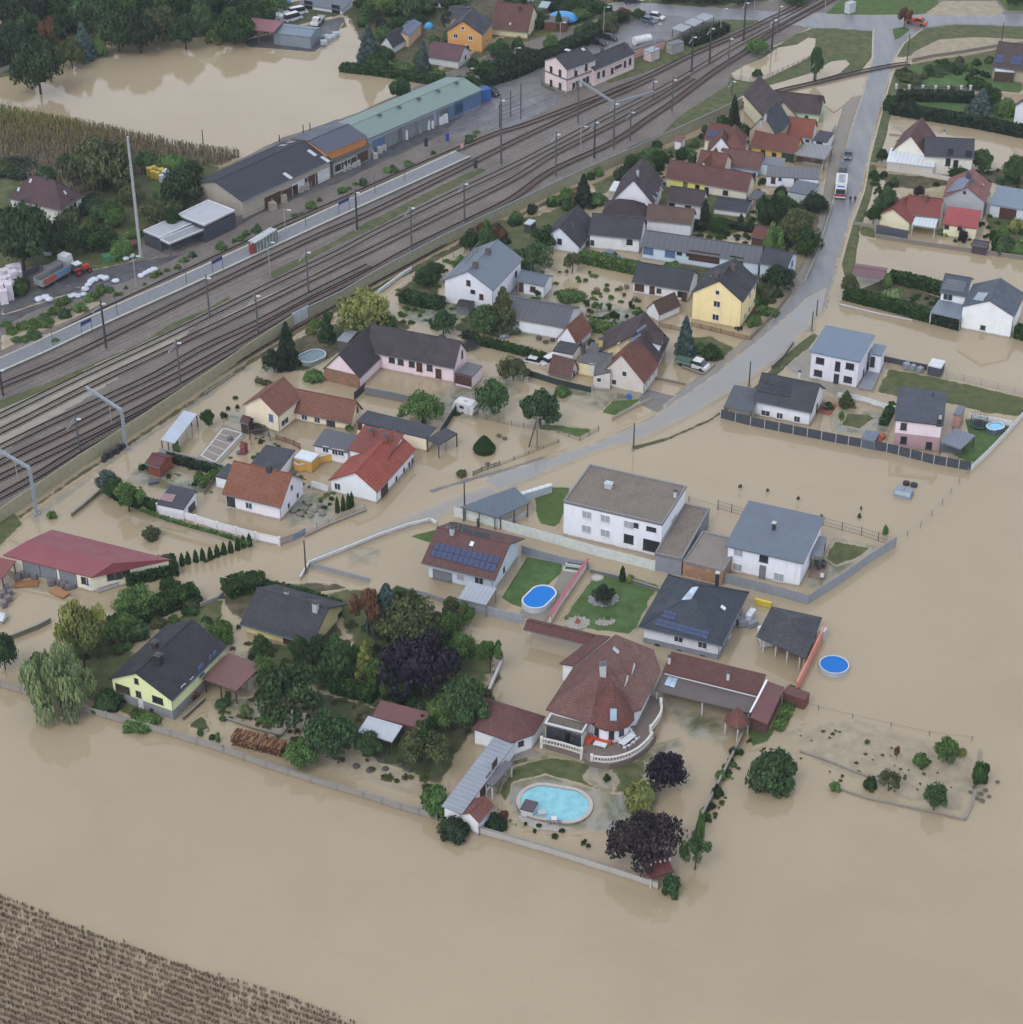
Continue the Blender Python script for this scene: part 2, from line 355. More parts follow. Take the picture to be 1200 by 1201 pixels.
# ---------------------------------------------------------------- ground sheets
SHEET_I=0
def sheet(name,px,z,mat,soft=2.5,cell=None,kind='structure',label=None):
 """polygon (photo bearings) laid at height z; attribute edge runs 0 at the rim to 1 inside"""
 global SHEET_I
 SHEET_I += 1; z += SHEET_I*.0007
 P=np.array([G(x,y,z)[:2] for x,y in px]); n=len(P)
 x0,y0=P.min(0); x1,y1=P.max(0); cell=cell or max(.6,math.sqrt((x1-x0)*(y1-y0))/110)
 xs=np.arange(x0,x1+cell,cell); ys=np.arange(y0,y1+cell,cell); X,Y=np.meshgrid(xs,ys)
 inside=np.zeros(X.shape,bool); dist=np.full(X.shape,1e9); NX=np.zeros(X.shape); NY=np.zeros(X.shape)
 for i in range(n):
  ax,ay=P[i]; bx,by=P[(i+1) % n]
  with np.errstate(divide='ignore',invalid='ignore'):
   c=((ay > Y) != (by > Y)) & (X < (bx-ax)*(Y-ay)/(by-ay+1e-12)+ax)
  inside ^= c
  dx,dy=bx-ax,by-ay; t=np.clip(((X-ax)*dx+(Y-ay)*dy)/(dx*dx+dy*dy+1e-9),0,1)
  qx,qy=ax+t*dx,ay+t*dy; d=np.hypot(X-qx,Y-qy); m=d < dist
  dist=np.where(m,d,dist); NX=np.where(m,qx,NX); NY=np.where(m,qy,NY)
 keep=inside | (dist < cell*1.0)
 snap=~inside
 X=np.where(snap,NX,X); Y=np.where(snap,NY,Y); E=np.where(inside,np.clip(dist/max(soft,1e-3),0,1),0.)
 if soft <= 0.01: E[:]=1
 idx=-np.ones(X.shape,int); r,c=np.where(keep); idx[r,c]=np.arange(len(r))
 H_=np.clip(E/.42,0,1) if soft > .01 else E; H_=H_*H_*(3-2*H_)
 V=[(X[a,b],Y[a,b],-.03+(z+.03)*H_[a,b]) for a,b in zip(r,c)]; Fc=[]
 a,b_,c_,d_=idx[:-1,:-1],idx[:-1,1:],idx[1:,1:],idx[1:,:-1]; anyin=inside[:-1,:-1] | inside[:-1,1:] | inside[1:,1:] | inside[1:,:-1]
 ok=(a >= 0) & (b_ >= 0) & (c_ >= 0) & (d_ >= 0) & anyin
 Fc=np.stack([a[ok],b_[ok],c_[ok],d_[ok]],1).tolist()
 me=bpy.data.meshes.new(name); me.from_pydata(V,[],Fc)
 at=me.attributes.new('edge','FLOAT','POINT'); at.data.foreach_set('value',[float(E[p,q]) for p,q in zip(r,c)])
 me.materials.append(mat); me.update(); o=bpy.data.objects.new(name,me); COL.objects.link(o)
 o['kind']=kind
 if label: o['label']=label
 return o
def line3(px,z=0.,step=None):
 P=[G(x,y,z) for x,y in px]
 if not step: return P
 out=[]
 for i in range(len(P)-1):
  a,b=P[i],P[i+1]; p0=P[i-1] if i else a*2-b; p3=P[i+2] if i+2 < len(P) else b*2-a
  k=max(1,int((b-a).length/step))
  for j in range(k):
   t=j/k; out.append(.5*((2*a)+(b-p0)*t+(2*p0-5*a+4*b-p3)*t*t+(3*a-p0-3*b+p3)*t ** 3))
 out.append(P[-1]); return out
def strip(mb,pts,w_,z0,z1,off=0.):
 n=len(pts); Lp=[]; Rp=[]
 for i,p in enumerate(pts):
  d=(pts[min(i+1,n-1)]-pts[max(i-1,0)]); d.z=0; d.normalize(); nn=Vector((-d.y,d.x,0)); c=p+nn*off
  Lp.append(c+nn*w_/2); Rp.append(c-nn*w_/2)
 V=[]
 for i in range(n): V += [(Rp[i].x,Rp[i].y,z0),(Lp[i].x,Lp[i].y,z0),(Lp[i].x,Lp[i].y,z1),(Rp[i].x,Rp[i].y,z1)]
 Fc=[[0,3,2,1],[4*n-4,4*n-3,4*n-2,4*n-1]]
 for i in range(n-1):
  a=4*i; b=a+4
  for k in range(4): l=(k+1) % 4; Fc.append([a+k,a+l,b+l,b+k])
 mb.add(V,Fc)
# ---------------------------------------------------------------- buildings
WIN_C={}
def win_mesh(w_,h,kind):
 key=(round(w_,1),round(h,1),kind)
 if key in WIN_C: return WIN_C[key]
 w_,h=key[0],key[1]; t=.09
 fr=MB()
 for x0,x1,z0,z1 in ((-w_/2,w_/2,h-t,h),(-w_/2,w_/2,0,t),(-w_/2,-w_/2+t,t,h-t),(w_/2-t,w_/2,t,h-t))+(((-t*.35,t*.35,t,h-t),) if w_ > 1.05 and kind in 'wsb' else ()):
  fr.hexa([(x0,-.07,z0),(x1,-.07,z0),(x1,.01,z0),(x0,.01,z0)],[(x0,-.07,z1),(x1,-.07,z1),(x1,.01,z1),(x0,.01,z1)])
 fr.hexa([(-w_/2-.08,-.14,-.06),(w_/2+.08,-.14,-.06),(w_/2+.08,.01,-.06),(-w_/2-.08,.01,-.06)],[(-w_/2-.08,-.14,0),(w_/2+.08,-.14,0),(w_/2+.08,.01,0),(-w_/2-.08,.01,0)])
 pn=MB(); pn.hexa([(-w_/2+t,-.03,t),(w_/2-t,-.03,t),(w_/2-t,.01,t),(-w_/2+t,.01,t)],[(-w_/2+t,-.03,h-t),(w_/2-t,-.03,h-t),(w_/2-t,.01,h-t),(-w_/2+t,.01,h-t)])
 if kind in 's':
  pass
 frm={'w': MP('#dfe2e6'),'s': MP('#dfe2e6'),'b': MP('#5b4436'),'k': MP('#3a3d42'),'D': MP('#4f3a30'),'G': MP('#6d7278'),'W': MP('#d8dadd'),'B': MP('#5d7da3'),'g': MP('#35523a')}[kind]
 pm={'w': M_glass(),'s': MP('#a9b0ba'),'b': M_glass('#3a3230'),'k': M_glass('#262b33'),'D': MP('#54392f'),'G': MP('#7d848c'),'W': MP('#d3d7dc'),'B': MP('#54749c'),'g': MP('#2c4733')}[kind]
 a=fr.build('window_frame',frm); b=pn.build('pane',pm); ms=(a.data,b.data)
 bpy.data.objects.remove(a); bpy.data.objects.remove(b); WIN_C[key]=ms; return ms
HOUSES=[]
class H:
 def __init__(s,name,label,cat='house',group=None):
  s.name,s.label,s.cat,s.group=name,label,cat,group; s.e=None; s.roofs=[]; s.walls=[]; HOUSES.append(s)
 def base(s,loc,rot):
  if s.e is None: s.e=thing(s.name,s.label,s.cat,loc,rot,s.group)
 def block(s,A,B,C,by=None,h=None,kind='gx',rise=2.5,roof=None,wall=None,ov=.4,rf=.5,hip=None,z0=-.35,open=False,plinth=None,th=.2,back=None,posts=4,wname='wall'):
  """A, B, C: eave corners in the photo (left-front, near, right-back) or C = depth in metres; by: row of the wall foot under B"""
  if h is None:
   g=G(B[0],by); h=zat(g,B[1])
   for _ in range(4):
    b3=G(B[0],B[1],h); g=Vector((b3.x,b3.y,0)); h=zat(G(B[0]+(PJ(g)[0]-B[0]),by),B[1])
  pa,pb=G(*A,h),G(*B,h); u=(pb-pa); u.z=0; L=u.length; u.normalize(); n=Vector((-u.y,u.x,0))
  W=C if not isinstance(C,tuple) else (G(*C,h)-pb).dot(n)
  s.base(((pa+pb)/2+n*W/2).xy.to_3d(),math.atan2(u.y,u.x))
  O=Vector((pa.x,pa.y,0))
  def Q(x,y,z): return O+u*x+n*y+Vector((0,0,z))
  s.L,s.W,s.Q,s.u,s.n,s.h=L,W,Q,u,n,h; o=ov
  rp=[]
  if kind == 'gx':
   m=W*rf; z1=h+rise
   rp=[[Q(0,0,h),Q(L,0,h),Q(L,m,z1),Q(0,m,z1)],[Q(L,W,h),Q(0,W,h),Q(0,m,z1),Q(L,m,z1)]]
  elif kind == 'gy':
   m=L*rf; z1=h+rise
   rp=[[Q(L,0,h),Q(L,W,h),Q(m,W,z1),Q(m,0,z1)],[Q(0,W,h),Q(0,0,h),Q(m,0,z1),Q(m,W,z1)]]
  elif kind == 'hip':
   z1=h+rise
   if L >= W:
    q=hip if hip is not None else W/2; a_,b_=Q(q,W/2,z1),Q(L-q,W/2,z1)
    rp=[[Q(0,0,h),Q(L,0,h),b_,a_],[Q(L,0,h),Q(L,W,h),b_],[Q(L,W,h),Q(0,W,h),a_,b_],[Q(0,W,h),Q(0,0,h),a_]]
   else:
    q=hip if hip is not None else L/2; a_,b_=Q(L/2,q,z1),Q(L/2,W-q,z1)
    rp=[[Q(0,0,h),Q(L,0,h),a_],[Q(L,0,h),Q(L,W,h),b_,a_],[Q(L,W,h),Q(0,W,h),b_],[Q(0,W,h),Q(0,0,h),a_,b_]]
  elif kind == 'flat': rp=[[Q(0,0,h),Q(L,0,h),Q(L,W,h),Q(0,W,h)]]
  elif kind == 'sy':
   bk=W if back is None else back; rp=[[Q(0,0,h),Q(L,0,h),Q(L,bk,h+rise),Q(0,bk,h+rise)]]
  elif kind == 'sx': rp=[[Q(0,0,h),Q(L,0,h+rise),Q(L,W,h+rise),Q(0,W,h)]]
  mb=MB()
  if kind == 'flat':
   mb.slab(rp[0],.25); rf_o=mb.build('roof',roof,s.e); pr=MB(); t=.28; zz=h
   for x0,x1,y0,y1 in ((0,L,0,t),(0,L,W-t,W),(0,t,t,W-t),(L-t,L,t,W-t)):
    pr.hexa([Q(x0,y0,zz+.003),Q(x1,y0,zz+.003),Q(x1,y1,zz+.003),Q(x0,y1,zz+.003)],[Q(x0,y0,zz+.22),Q(x1,y0,zz+.22),Q(x1,y1,zz+.22),Q(x0,y1,zz+.22)])
   if th > 0: pr.build('parapet',MP('#85878c') if th < .5 else MP('#cfd2d6'),rf_o)
  else:
   for p in rp: mb.slab(p,th)
   rf_o=mb.build('roof',roof,s.e)
   if kind in ('gx','gy','hip'):
    rc=MB()
    if kind == 'gx': rc.bar(Q(.02,W*rf,h+rise+.03),Q(L-.02,W*rf,h+rise+.03),.22,.12)
    elif kind == 'gy': rc.bar(Q(L*rf,.02,h+rise+.03),Q(L*rf,W-.02,h+rise+.03),.22,.12)
    else:
     rc.bar(a_+Vector((0,0,.03)),b_+Vector((0,0,.031)),.22,.12)
     for k_,c_ in ((a_,Q(0,0,h)),(a_,Q(0,W,h)) if L >= W else (a_,Q(L,0,h)),(b_,Q(L,0,h)) if L >= W else (b_,Q(0,W,h)),(b_,Q(L,W,h))): rc.bar(k_+Vector((0,0,.02)),c_+Vector((0,0,.04)),.2,.1)
    rc.build('ridge_cap',roof,rf_o)
    gt=MB()
    if kind in ('gx','hip'): gt.bar(Q(0,-.06,h-.08),Q(L,-.06,h-.08),.13,.12)
    if kind in ('gy','hip'): gt.bar(Q(L+.06,0,h-.08),Q(L+.06,W,h-.08),.13,.12)
    gt.bar(Q(L-o+.06,o-.06,z0+.3),Q(L-o+.06,o-.06,h-.15),.1)
    gt.build('gutter',MP('#6f747b'),s.e)
  s.roof_o=rf_o
  for p in rp: s.roofs.append((p,rf_o))
  if open:
   ps=[]
   for x,y in ((o,o),(L-o,o),(L-o,W-o),(o,W-o))+(((L/2,o),(L/2,W-o)) if posts > 4 else ()):
    m2=MB(); p=Q(x,y,0); zt=h-.2
    if kind == 'sy': zt=h+rise*y/W-.2
    if kind == 'sx': zt=h+rise*x/L-.2
    m2.box(p.x,p.y,z0,zt,.16,.16,math.atan2(u.y,u.x)); m2.build('post',wall,s.e)
   return s
  x0,x1,y0,y1=o,L-o,o,W-o; zt=h-.02
  m3=MB(); lo=[Q(x0,y0,z0),Q(x1,y0,z0),Q(x1,y1,z0),Q(x0,y1,z0)]
  def top(x,y):
   if kind == 'gx': m=W*rf; k=(y/m if y < m else (W-y)/(W-m)); return h+rise*k-th*1.02
   if kind == 'gy': m=L*rf; k=(x/m if x < m else (L-x)/(L-m)); return h+rise*k-th*1.02
   if kind == 'sy': return h+rise*y/(W if back is None else back)-th*1.02
   if kind == 'sx': return h+rise*x/L-th*1.02
   return h-th-.01
  hi=[Q(x,y,top(x,y)) for x,y in ((x0,y0),(x1,y0),(x1,y1),(x0,y1))]
  if kind == 'gy': m=L*rf; A1,B1=Q(m,y0,top(m,y0)),Q(m,y1,top(m,y1)); m3.add(lo+hi+[A1,B1],[[3,2,1,0],[0,1,5,8,4],[1,2,6,5],[2,3,7,9,6],[3,0,4,7],[5,6,9,8],[7,4,8,9]])
  elif kind == 'gx': m=W*rf; A1,B1=Q(x0,m,top(x0,m)),Q(x1,m,top(x1,m)); m3.add(lo+hi+[A1,B1],[[3,2,1,0],[0,1,5,4],[1,2,6,9,5],[2,3,7,6],[3,0,4,8,7],[4,5,9,8],[6,7,8,9]])
  else: m3.hexa(lo,hi)
  m3.build(wname,wall,s.e)
  if plinth:
   pm,pz=plinth; m4=MB(); q=.035; m4.hexa([Q(x0-q,y0-q,z0),Q(x1+q,y0-q,z0),Q(x1+q,y1+q,z0),Q(x0-q,y1+q,z0)],[Q(x0-q,y0-q,pz),Q(x1+q,y0-q,pz),Q(x1+q,y1+q,pz),Q(x0-q,y1+q,pz)]); m4.build('plinth',pm,s.e)
  q=.035 if plinth else 0
  top_z=h+rise if kind != 'flat' else h
  s.walls += [(Q(x0,y0-q,0),u,-n,x1-x0,top_z),(Q(x1+q,y0,0),n,u,y1-y0,top_z),(Q(x0-q,y1,0),-n,-u,y1-y0,top_z),(Q(x1,y1+q,0),-u,n,x1-x0,top_z)]
  return s
 def hit_wall(s,px,py):
  r=ray(px,py); o=Vector((0,0,CAM_H)); best=None
  for p,d,nn,ln,tz in s.walls:
   if r.dot(nn) >= 0: continue
   t=(p-o).dot(nn)/r.dot(nn); q=o+r*t; a=(q-p).dot(d)
   out=max(0,-a,a-ln)+max(0,-q.z,q.z-tz)
   k=(out > .25,out if out > .25 else t)
   if best is None or k < best[0]: best=(k,q,d,nn,p,ln)
  return best[1:]
 def win(s,spec,w_=1.2,h=1.3,kind='w',name='window',label=None):
  for px,py in P2(spec):
   q,d,nn,p,ln=s.hit_wall(px,py); a=min(max((q-p).dot(d),w_/2+.1),ln-w_/2-.1) if ln > w_+.3 else ln/2
   q=p+d*a+Vector((0,0,q.z)); ms=win_mesh(w_,h,kind); zc=max(q.z-h/2,-.1) if name != 'door' else max(q.z-h/2,0)
   a_=bpy.data.objects.new(name,ms[0]); b_=bpy.data.objects.new('pane' if name == 'window' else 'panel',ms[1]); COL.objects.link(a_); COL.objects.link(b_)
   m=Matrix((( d.x,-nn.x,0,q.x),(d.y,-nn.y,0,q.y),(0,0,1,zc),(0,0,0,1)))
   m=wmat(s.e).inverted() @ m; a_.parent=s.e; a_.location=m.to_translation(); a_.rotation_euler=m.to_euler(); b_.parent=a_
   if label: a_['label']=label
  return s
 def onroof(s,px,py):
  r=ray(px,py); o=Vector((0,0,CAM_H)); best=None
  for P,ro in s.roofs:
   nn=(P[1]-P[0]).cross(P[2]-P[0]).normalized()
   if nn.z < 0: nn=-nn
   if abs(r.dot(nn)) < 1e-6: continue
   t=(P[0]-o).dot(nn)/r.dot(nn); q=o+r*t; k=len(P); out=0; sg=1 if (P[1]-P[0]).cross(P[2]-P[0]).z > 0 else -1
   for i in range(k):
    e=(P[(i+1) % k]-P[i]).xy.normalized()*sg; rel=(q-P[i]).xy; out=max(out,-(e.x*rel.y-e.y*rel.x))
   key=(out > .2,out if out > .2 else t)
   if best is None or key < best[0]: best=(key,q,nn,ro)
  return best[1:]
 def chim(s,spec,w_=.6,d=.6,h=1.2,col='#8b8580',cap='#54565a'):
  for px,py in P2(spec):
   q,nn,ro=s.onroof(px,py); mb=MB(); rot=math.atan2(s.u.y,s.u.x); mb.box(q.x,q.y,q.z-.5,q.z+h,w_,d,rot)
   c=mb.build('chimney',MP(col),ro); m2=MB(); m2.box(q.x,q.y,q.z+h,q.z+h+.12,w_+.2,d+.2,rot); m2.box(q.x,q.y,q.z+h+.12,q.z+h+.3,w_*.6,d*.6,rot)
   m2.build('chimney_cap',MP(cap),s.e)
  return s
 def quad(s,spec,nu=1,nv=1,name='solar_panel',mat=None,th=.07,gap=.06,lift=.06):
  c=[]; nn=None
  for px,py in P2(spec):
   q,n_,ro=s.onroof(px,py)
   if nn is None: nn,ro0,q0=n_,ro,q
   r=ray(px,py); o=Vector((0,0,CAM_H)); c.append(o+r*((q0-o).dot(nn)/r.dot(nn)))
  a,b,c_,d=c; ul=(b-a).length/nu; vl=(d-a).length/nv
  for i in range(nu):
   for j in range(nv):
    g1,g2=gap/ul/nu,gap/vl/nv
    f=lambda x,y: a*(1-x)*(1-y)+b*x*(1-y)+c_*x*y+d*(1-x)*y
    x0,x1,y0,y1=i/nu+g1/2,(i+1)/nu-g1/2,j/nv+g2/2,(j+1)/nv-g2/2
    pts=[f(x0,y0)+nn*(lift+th),f(x1,y0)+nn*(lift+th),f(x1,y1)+nn*(lift+th),f(x0,y1)+nn*(lift+th)]
    mb=MB(); mb.slab(pts,th,b-a); mb.build(name,mat or M_solar(),ro0 if name in ('skylight','dormer') else s.e)
  return s
 def sky(s,spec,w_=.8,h=1.2,col='#b9c2cc'):
  for px,py in P2(spec):
   q,nn,ro=s.onroof(px,py); d=Vector((0,0,1)).cross(nn); d=d.normalized() if d.length > 1e-4 else s.u; v=nn.cross(d)
   mb=MB(); P=[q+d*a*w_/2+v*b*h/2+nn*.08 for a,b in ((-1,-1),(1,-1),(1,1),(-1,1))]; mb.slab(P,.12); f=mb.build('skylight',MP('#55595f'),ro)

   m2=MB(); P=[q+d*a*(w_/2-.08)+v*b*(h/2-.08)+nn*.11 for a,b in ((-1,-1),(1,-1),(1,1),(-1,1))]; m2.slab(P,.02); m2.build('skylight_glass',MP(col,.15),s.e)
  return s
 def poly(s,pts,faces,roof,name='roof',th=.18,loc=None):
  """free roof: pts = (px, py, z) ; faces index them"""
  W3=[G(x,y,z) for x,y,z in pts]
  if s.e is None: c=sum((Vector((p.x,p.y,0)) for p in W3),Vector())/len(W3); s.base(c,0.); s.u=Vector((1,0,0))
  mb=MB()
  for f in faces: mb.slab([W3[i] for i in f],th)
  o=mb.build(name,roof,s.e)
  for f in faces: s.roofs.append(([W3[i] for i in f],o))
  return W3
 def prism(s,px,zt,mat,z0=-.35,name='wall',inset=0.,z=None):
  """walls under an outline given at height z (photo bearings)"""
  P=[G(x,y,zt if z is None else z) for x,y in px]; c=sum(P,Vector())/len(P)
  ar=sum(P[i].x*P[(i+1) % len(P)].y-P[(i+1) % len(P)].x*P[i].y for i in range(len(P)))
  if ar < 0: P.reverse()
  if s.e is None: s.base(Vector((c.x,c.y,0)),0.); s.u=Vector((1,0,0))
  P=[p+(c-p).normalized()*inset for p in P]
  mb=MB(); mb.hexa([(p.x,p.y,z0) for p in P],[(p.x,p.y,zt) for p in P]); o=mb.build(name,mat,s.e)
  for i in range(len(P)):
   a,b=P[i],P[(i+1) % len(P)]; d=(b-a).xy.to_3d(); ln=d.length
   if ln < .01: continue
   d.normalize(); s.walls.append((Vector((a.x,a.y,0)),d,Vector((d.y,-d.x,0)),ln,zt))
  return o
# ---------------------------------------------------------------- vegetation
def leaf_cloud(cent,rad,n,size,sh,rng,up=.35,flat=1.):
 """n leaf-clump quads on the outer shells of lobes"""
 k=rng.integers(0,len(cent),n); v=rng.normal(size=(n,3)); v[:,2]=v[:,2]*.9+up*.4; v /= np.linalg.norm(v,axis=1)[:,None]
 r=rad[k]*rng.uniform(.62,1.05,n); p=cent[k]+v*r[:,None]*np.array([1,1,flat])
 nrm=v+rng.normal(size=(n,3))*.55; nrm /= np.linalg.norm(nrm,axis=1)[:,None]
 a=np.cross(nrm,rng.normal(size=(n,3))); a /= np.linalg.norm(a,axis=1)[:,None]; b=np.cross(nrm,a)
 sz=size*rng.uniform(.6,1.35,n)[:,None]; q=np.stack([p-a*sz-b*sz*.7,p+a*sz-b*sz*.5,p+a*sz*.8+b*sz*.7,p-a*sz*.7+b*sz*.8],1)
 return q,np.clip(sh[k]+rng.normal(size=n)*.16,0,1)
def quads_mesh(name,q,shade,mat):
 n=len(q); me=bpy.data.meshes.new(name); me.vertices.add(4*n); me.vertices.foreach_set('co',q.reshape(-1).astype(np.float32))
 me.loops.add(4*n); me.loops.foreach_set('vertex_index',np.arange(4*n,dtype=np.int32)); me.polygons.add(n)
 me.polygons.foreach_set('loop_start',np.arange(0,4*n,4,dtype=np.int32))
 me.polygons.foreach_set('loop_total',np.full(n,4,np.int32))
 at=me.attributes.new('shade','FLOAT','FACE'); at.data.foreach_set('value',shade.astype(np.float32)); me.materials.append(mat); me.update(calc_edges=True); return me
def drop_r(z): return np.where(z < .22,.86+.14*np.sin(z/.22*1.57),np.maximum(0,1-(z-.22)/.78) ** .75)
def crown_proto(kind,seed):
 g=np.random.default_rng(seed)
 if kind in ('round','sparse','bush'):
  m={'round': 34,'sparse': 22,'bush': 15}[kind]; c=[]; r=[]
  for i in range(m):
   d=g.normal(size=3); d /= np.linalg.norm(d); d[2]=abs(d[2])*1.1-.28 if kind != 'bush' else abs(d[2]); rr=g.uniform(.4,.86) if kind != 'sparse' else g.uniform(.45,.85)
   c.append([d[0]*rr,d[1]*rr,.46+d[2]*rr*.5 if kind != 'bush' else .15+d[2]*rr*.6]); r.append(g.uniform(.14,.40) if kind != 'sparse' else g.uniform(.17,.3))
  if kind != 'sparse': c.append([0,0,.45]); r.append(.52)
  n,sz={'round': (6500,.038),'sparse': (4200,.032),'bush': (3200,.052)}[kind]; fl=.62 if kind != 'bush' else .8
 elif kind == 'cone':
  c,r=[],[]
  for i in range(46):
   z=(i+.5)/46; a=i*2.4; rr=(1-z) ** .85*.78; c.append([math.cos(a)*rr*g.uniform(.6,1),math.sin(a)*rr*g.uniform(.6,1),z*.93]); r.append(.10+.2*(1-z))
  n,sz,fl=6000,.033,.3
 elif kind == 'column':
  c,r=[],[]
  for i in range(30):
   z=(i+.5)/30; a=i*2.4; rr=.55*math.sin(math.pi*min(1,(z*.82+.22))) ** .6; c.append([math.cos(a)*rr,math.sin(a)*rr,z*.94]); r.append(.38*(1.02-z*.7))
  n,sz,fl=2200,.10,.16
 elif kind == 'willow':
  c,r=[],[]
  for i in range(30):
   a=g.uniform(0,6.28); rr=g.uniform(.2,.85); z=.8-rr*.35-g.uniform(0,.35); c.append([math.cos(a)*rr,math.sin(a)*rr,z]); r.append(g.uniform(.16,.3))
  n,sz,fl=7500,.026,.9
 elif kind == 'drop':
  n=9000; z=g.uniform(0,1,n); a=g.uniform(0,2*math.pi,n); R_=drop_r(z); p=np.stack([np.cos(a)*R_,np.sin(a)*R_,z*.97],1)*g.uniform(.95,1.02,n)[:,None]
  q,s_=leaf_cloud(p,np.full(n,.01),n,.022,np.full(n,.45),g); return quads_mesh('crown',q,s_,M_leaf())
 c=np.array(c); r=np.array(r); sh=g.uniform(.25,.75,len(c))*.55+.45*np.clip(c[:,2],0,1)*.6
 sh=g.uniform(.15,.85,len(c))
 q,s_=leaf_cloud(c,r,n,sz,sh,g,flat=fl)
 if kind == 'willow': q[:,2:,2] -= .07
 q[:,:,2]=np.clip(q[:,:,2],.0,1.05)
 core=None
 return quads_mesh('crown',q,s_,M_leaf())
PROTO={}
def proto(kind):
 if kind not in PROTO: PROTO[kind]=[crown_proto(kind,31+7*i+sum(map(ord,kind))) for i in range(3 if kind in ('round','bush','sparse') else 2)]
 return PROTO[kind]
def core_mesh(kind):
 key='core_' +kind
 if key not in PROTO:
  b=bmesh.new(); bmesh.ops.create_icosphere(b,subdivisions=2,radius=1.); g=random.Random(5)
  for v in b.verts:
   k=g.uniform(.8,1.05); z=v.co.z
   if kind in ('cone',): t=(z+1)/2; rr=(1-t)*.62+.02; v.co=Vector((v.co.x*rr*k,v.co.y*rr*k,t*.92))
   elif kind in ('column',): t=(z+1)/2; v.co=Vector((v.co.x*.66*k,v.co.y*.66*k,t*.9))
   elif kind == 'drop': t=(z+1)/2; rr=float(drop_r(np.array(t)))*.9; q=math.hypot(v.co.x,v.co.y)+1e-6; v.co=Vector((v.co.x/q*rr,v.co.y/q*rr,t*.9))
   elif kind == 'bush': v.co=Vector((v.co.x*.62*k,v.co.y*.62*k,.32+z*.34*k))
   else: v.co=Vector((v.co.x*.5*k,v.co.y*.5*k,.46+z*.3*k))
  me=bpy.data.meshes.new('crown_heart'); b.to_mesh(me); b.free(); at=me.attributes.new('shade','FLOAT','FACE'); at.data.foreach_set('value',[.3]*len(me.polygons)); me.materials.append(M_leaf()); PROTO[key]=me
 return PROTO[key]
GREENS={'d': '#34472f','m': '#425c3c','l': '#55703f','y': '#7a7f4e','b': '#4c5f66','p': '#2a2338','o': '#7b6a47','r': '#6b4a3c','k': '#2a3a2c','g': '#4f6b3c','s': '#6f7f5e','v': '#38303a','h': '#2f4a24','w': '#788769','n': '#50573d','q': '#3b3d35','t': '#39553a'}
TRUNK_C={}
def trunk_mesh(seed):
 if seed not in TRUNK_C:
  g=random.Random(seed); mb=MB(); lean=(g.uniform(-.05,.05),g.uniform(-.05,.05)); p=Vector((0,0,0)); mb.tube((0,0,-.06),(lean[0],lean[1],.42),.055,.04,7); top=Vector((lean[0],lean[1],.42))
  for i in range(6):
   a=i*1.05+g.random(); q=top+Vector((math.cos(a)*.3,math.sin(a)*.3,g.uniform(.18,.4))); mb.tube(top-Vector((0,0,.08*g.random())),q,.026,.008,5)
  o=mb.build('trunk',M_bark()); TRUNK_C[seed]=o.data; bpy.data.objects.remove(o)
 return TRUNK_C[seed]
def tree(px,yb,yt,w_,kind='round',col='m',label='',group=None,z=0.):
 g=G(px,yb,z); s_=SC(px,yb,z); r=w_/2/s_*1.06
 gz=Vector((g.x,g.y,0)); hgt=max(.5,zat(Vector((g.x,g.y+r*.35,0)),yt)-z)
 rnd=random.Random(int(px*7+yb*13)); seed=rnd.randrange(3)
 nm={'round': 'broadleaf_tree','sparse': 'broadleaf_tree','cone': 'conifer_tree','column': 'columnar_shrub','bush': 'shrub','willow': 'willow_tree','drop': 'clipped_shrub'}[kind]
 c=lin(GREENS[col]); k=.95*rnd.uniform(.9,1.12); k *= 1.08; c4=(c[0]*k*.95,c[1]*k,c[2]*k*.95,1)
 pr=proto(kind); me=pr[seed % len(pr)]
 cat={'broadleaf_tree': 'tree','conifer_tree': 'tree','willow_tree': 'tree','columnar_shrub': 'thuja'}.get(nm,'shrub')
 e=thing(nm,label or 'green ' +nm.replace('_',' '),cat,g,rnd.uniform(0,6.28),group)
 big=kind in ('round','sparse','willow')
 z0=(.03 if kind != 'sparse' else .12)*hgt if big else 0.
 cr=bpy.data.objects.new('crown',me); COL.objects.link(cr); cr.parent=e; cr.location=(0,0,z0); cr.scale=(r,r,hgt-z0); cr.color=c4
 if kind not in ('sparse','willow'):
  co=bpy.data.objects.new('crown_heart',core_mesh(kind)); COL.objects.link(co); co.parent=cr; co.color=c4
 if big or (kind == 'cone'):
  t=bpy.data.objects.new('trunk',trunk_mesh(seed)); COL.objects.link(t); t.parent=e; t.scale=(min(r,hgt*.5)*1.0,min(r,hgt*.5)*1.0,hgt*.95) if big else (.8,.8,hgt)
 return e
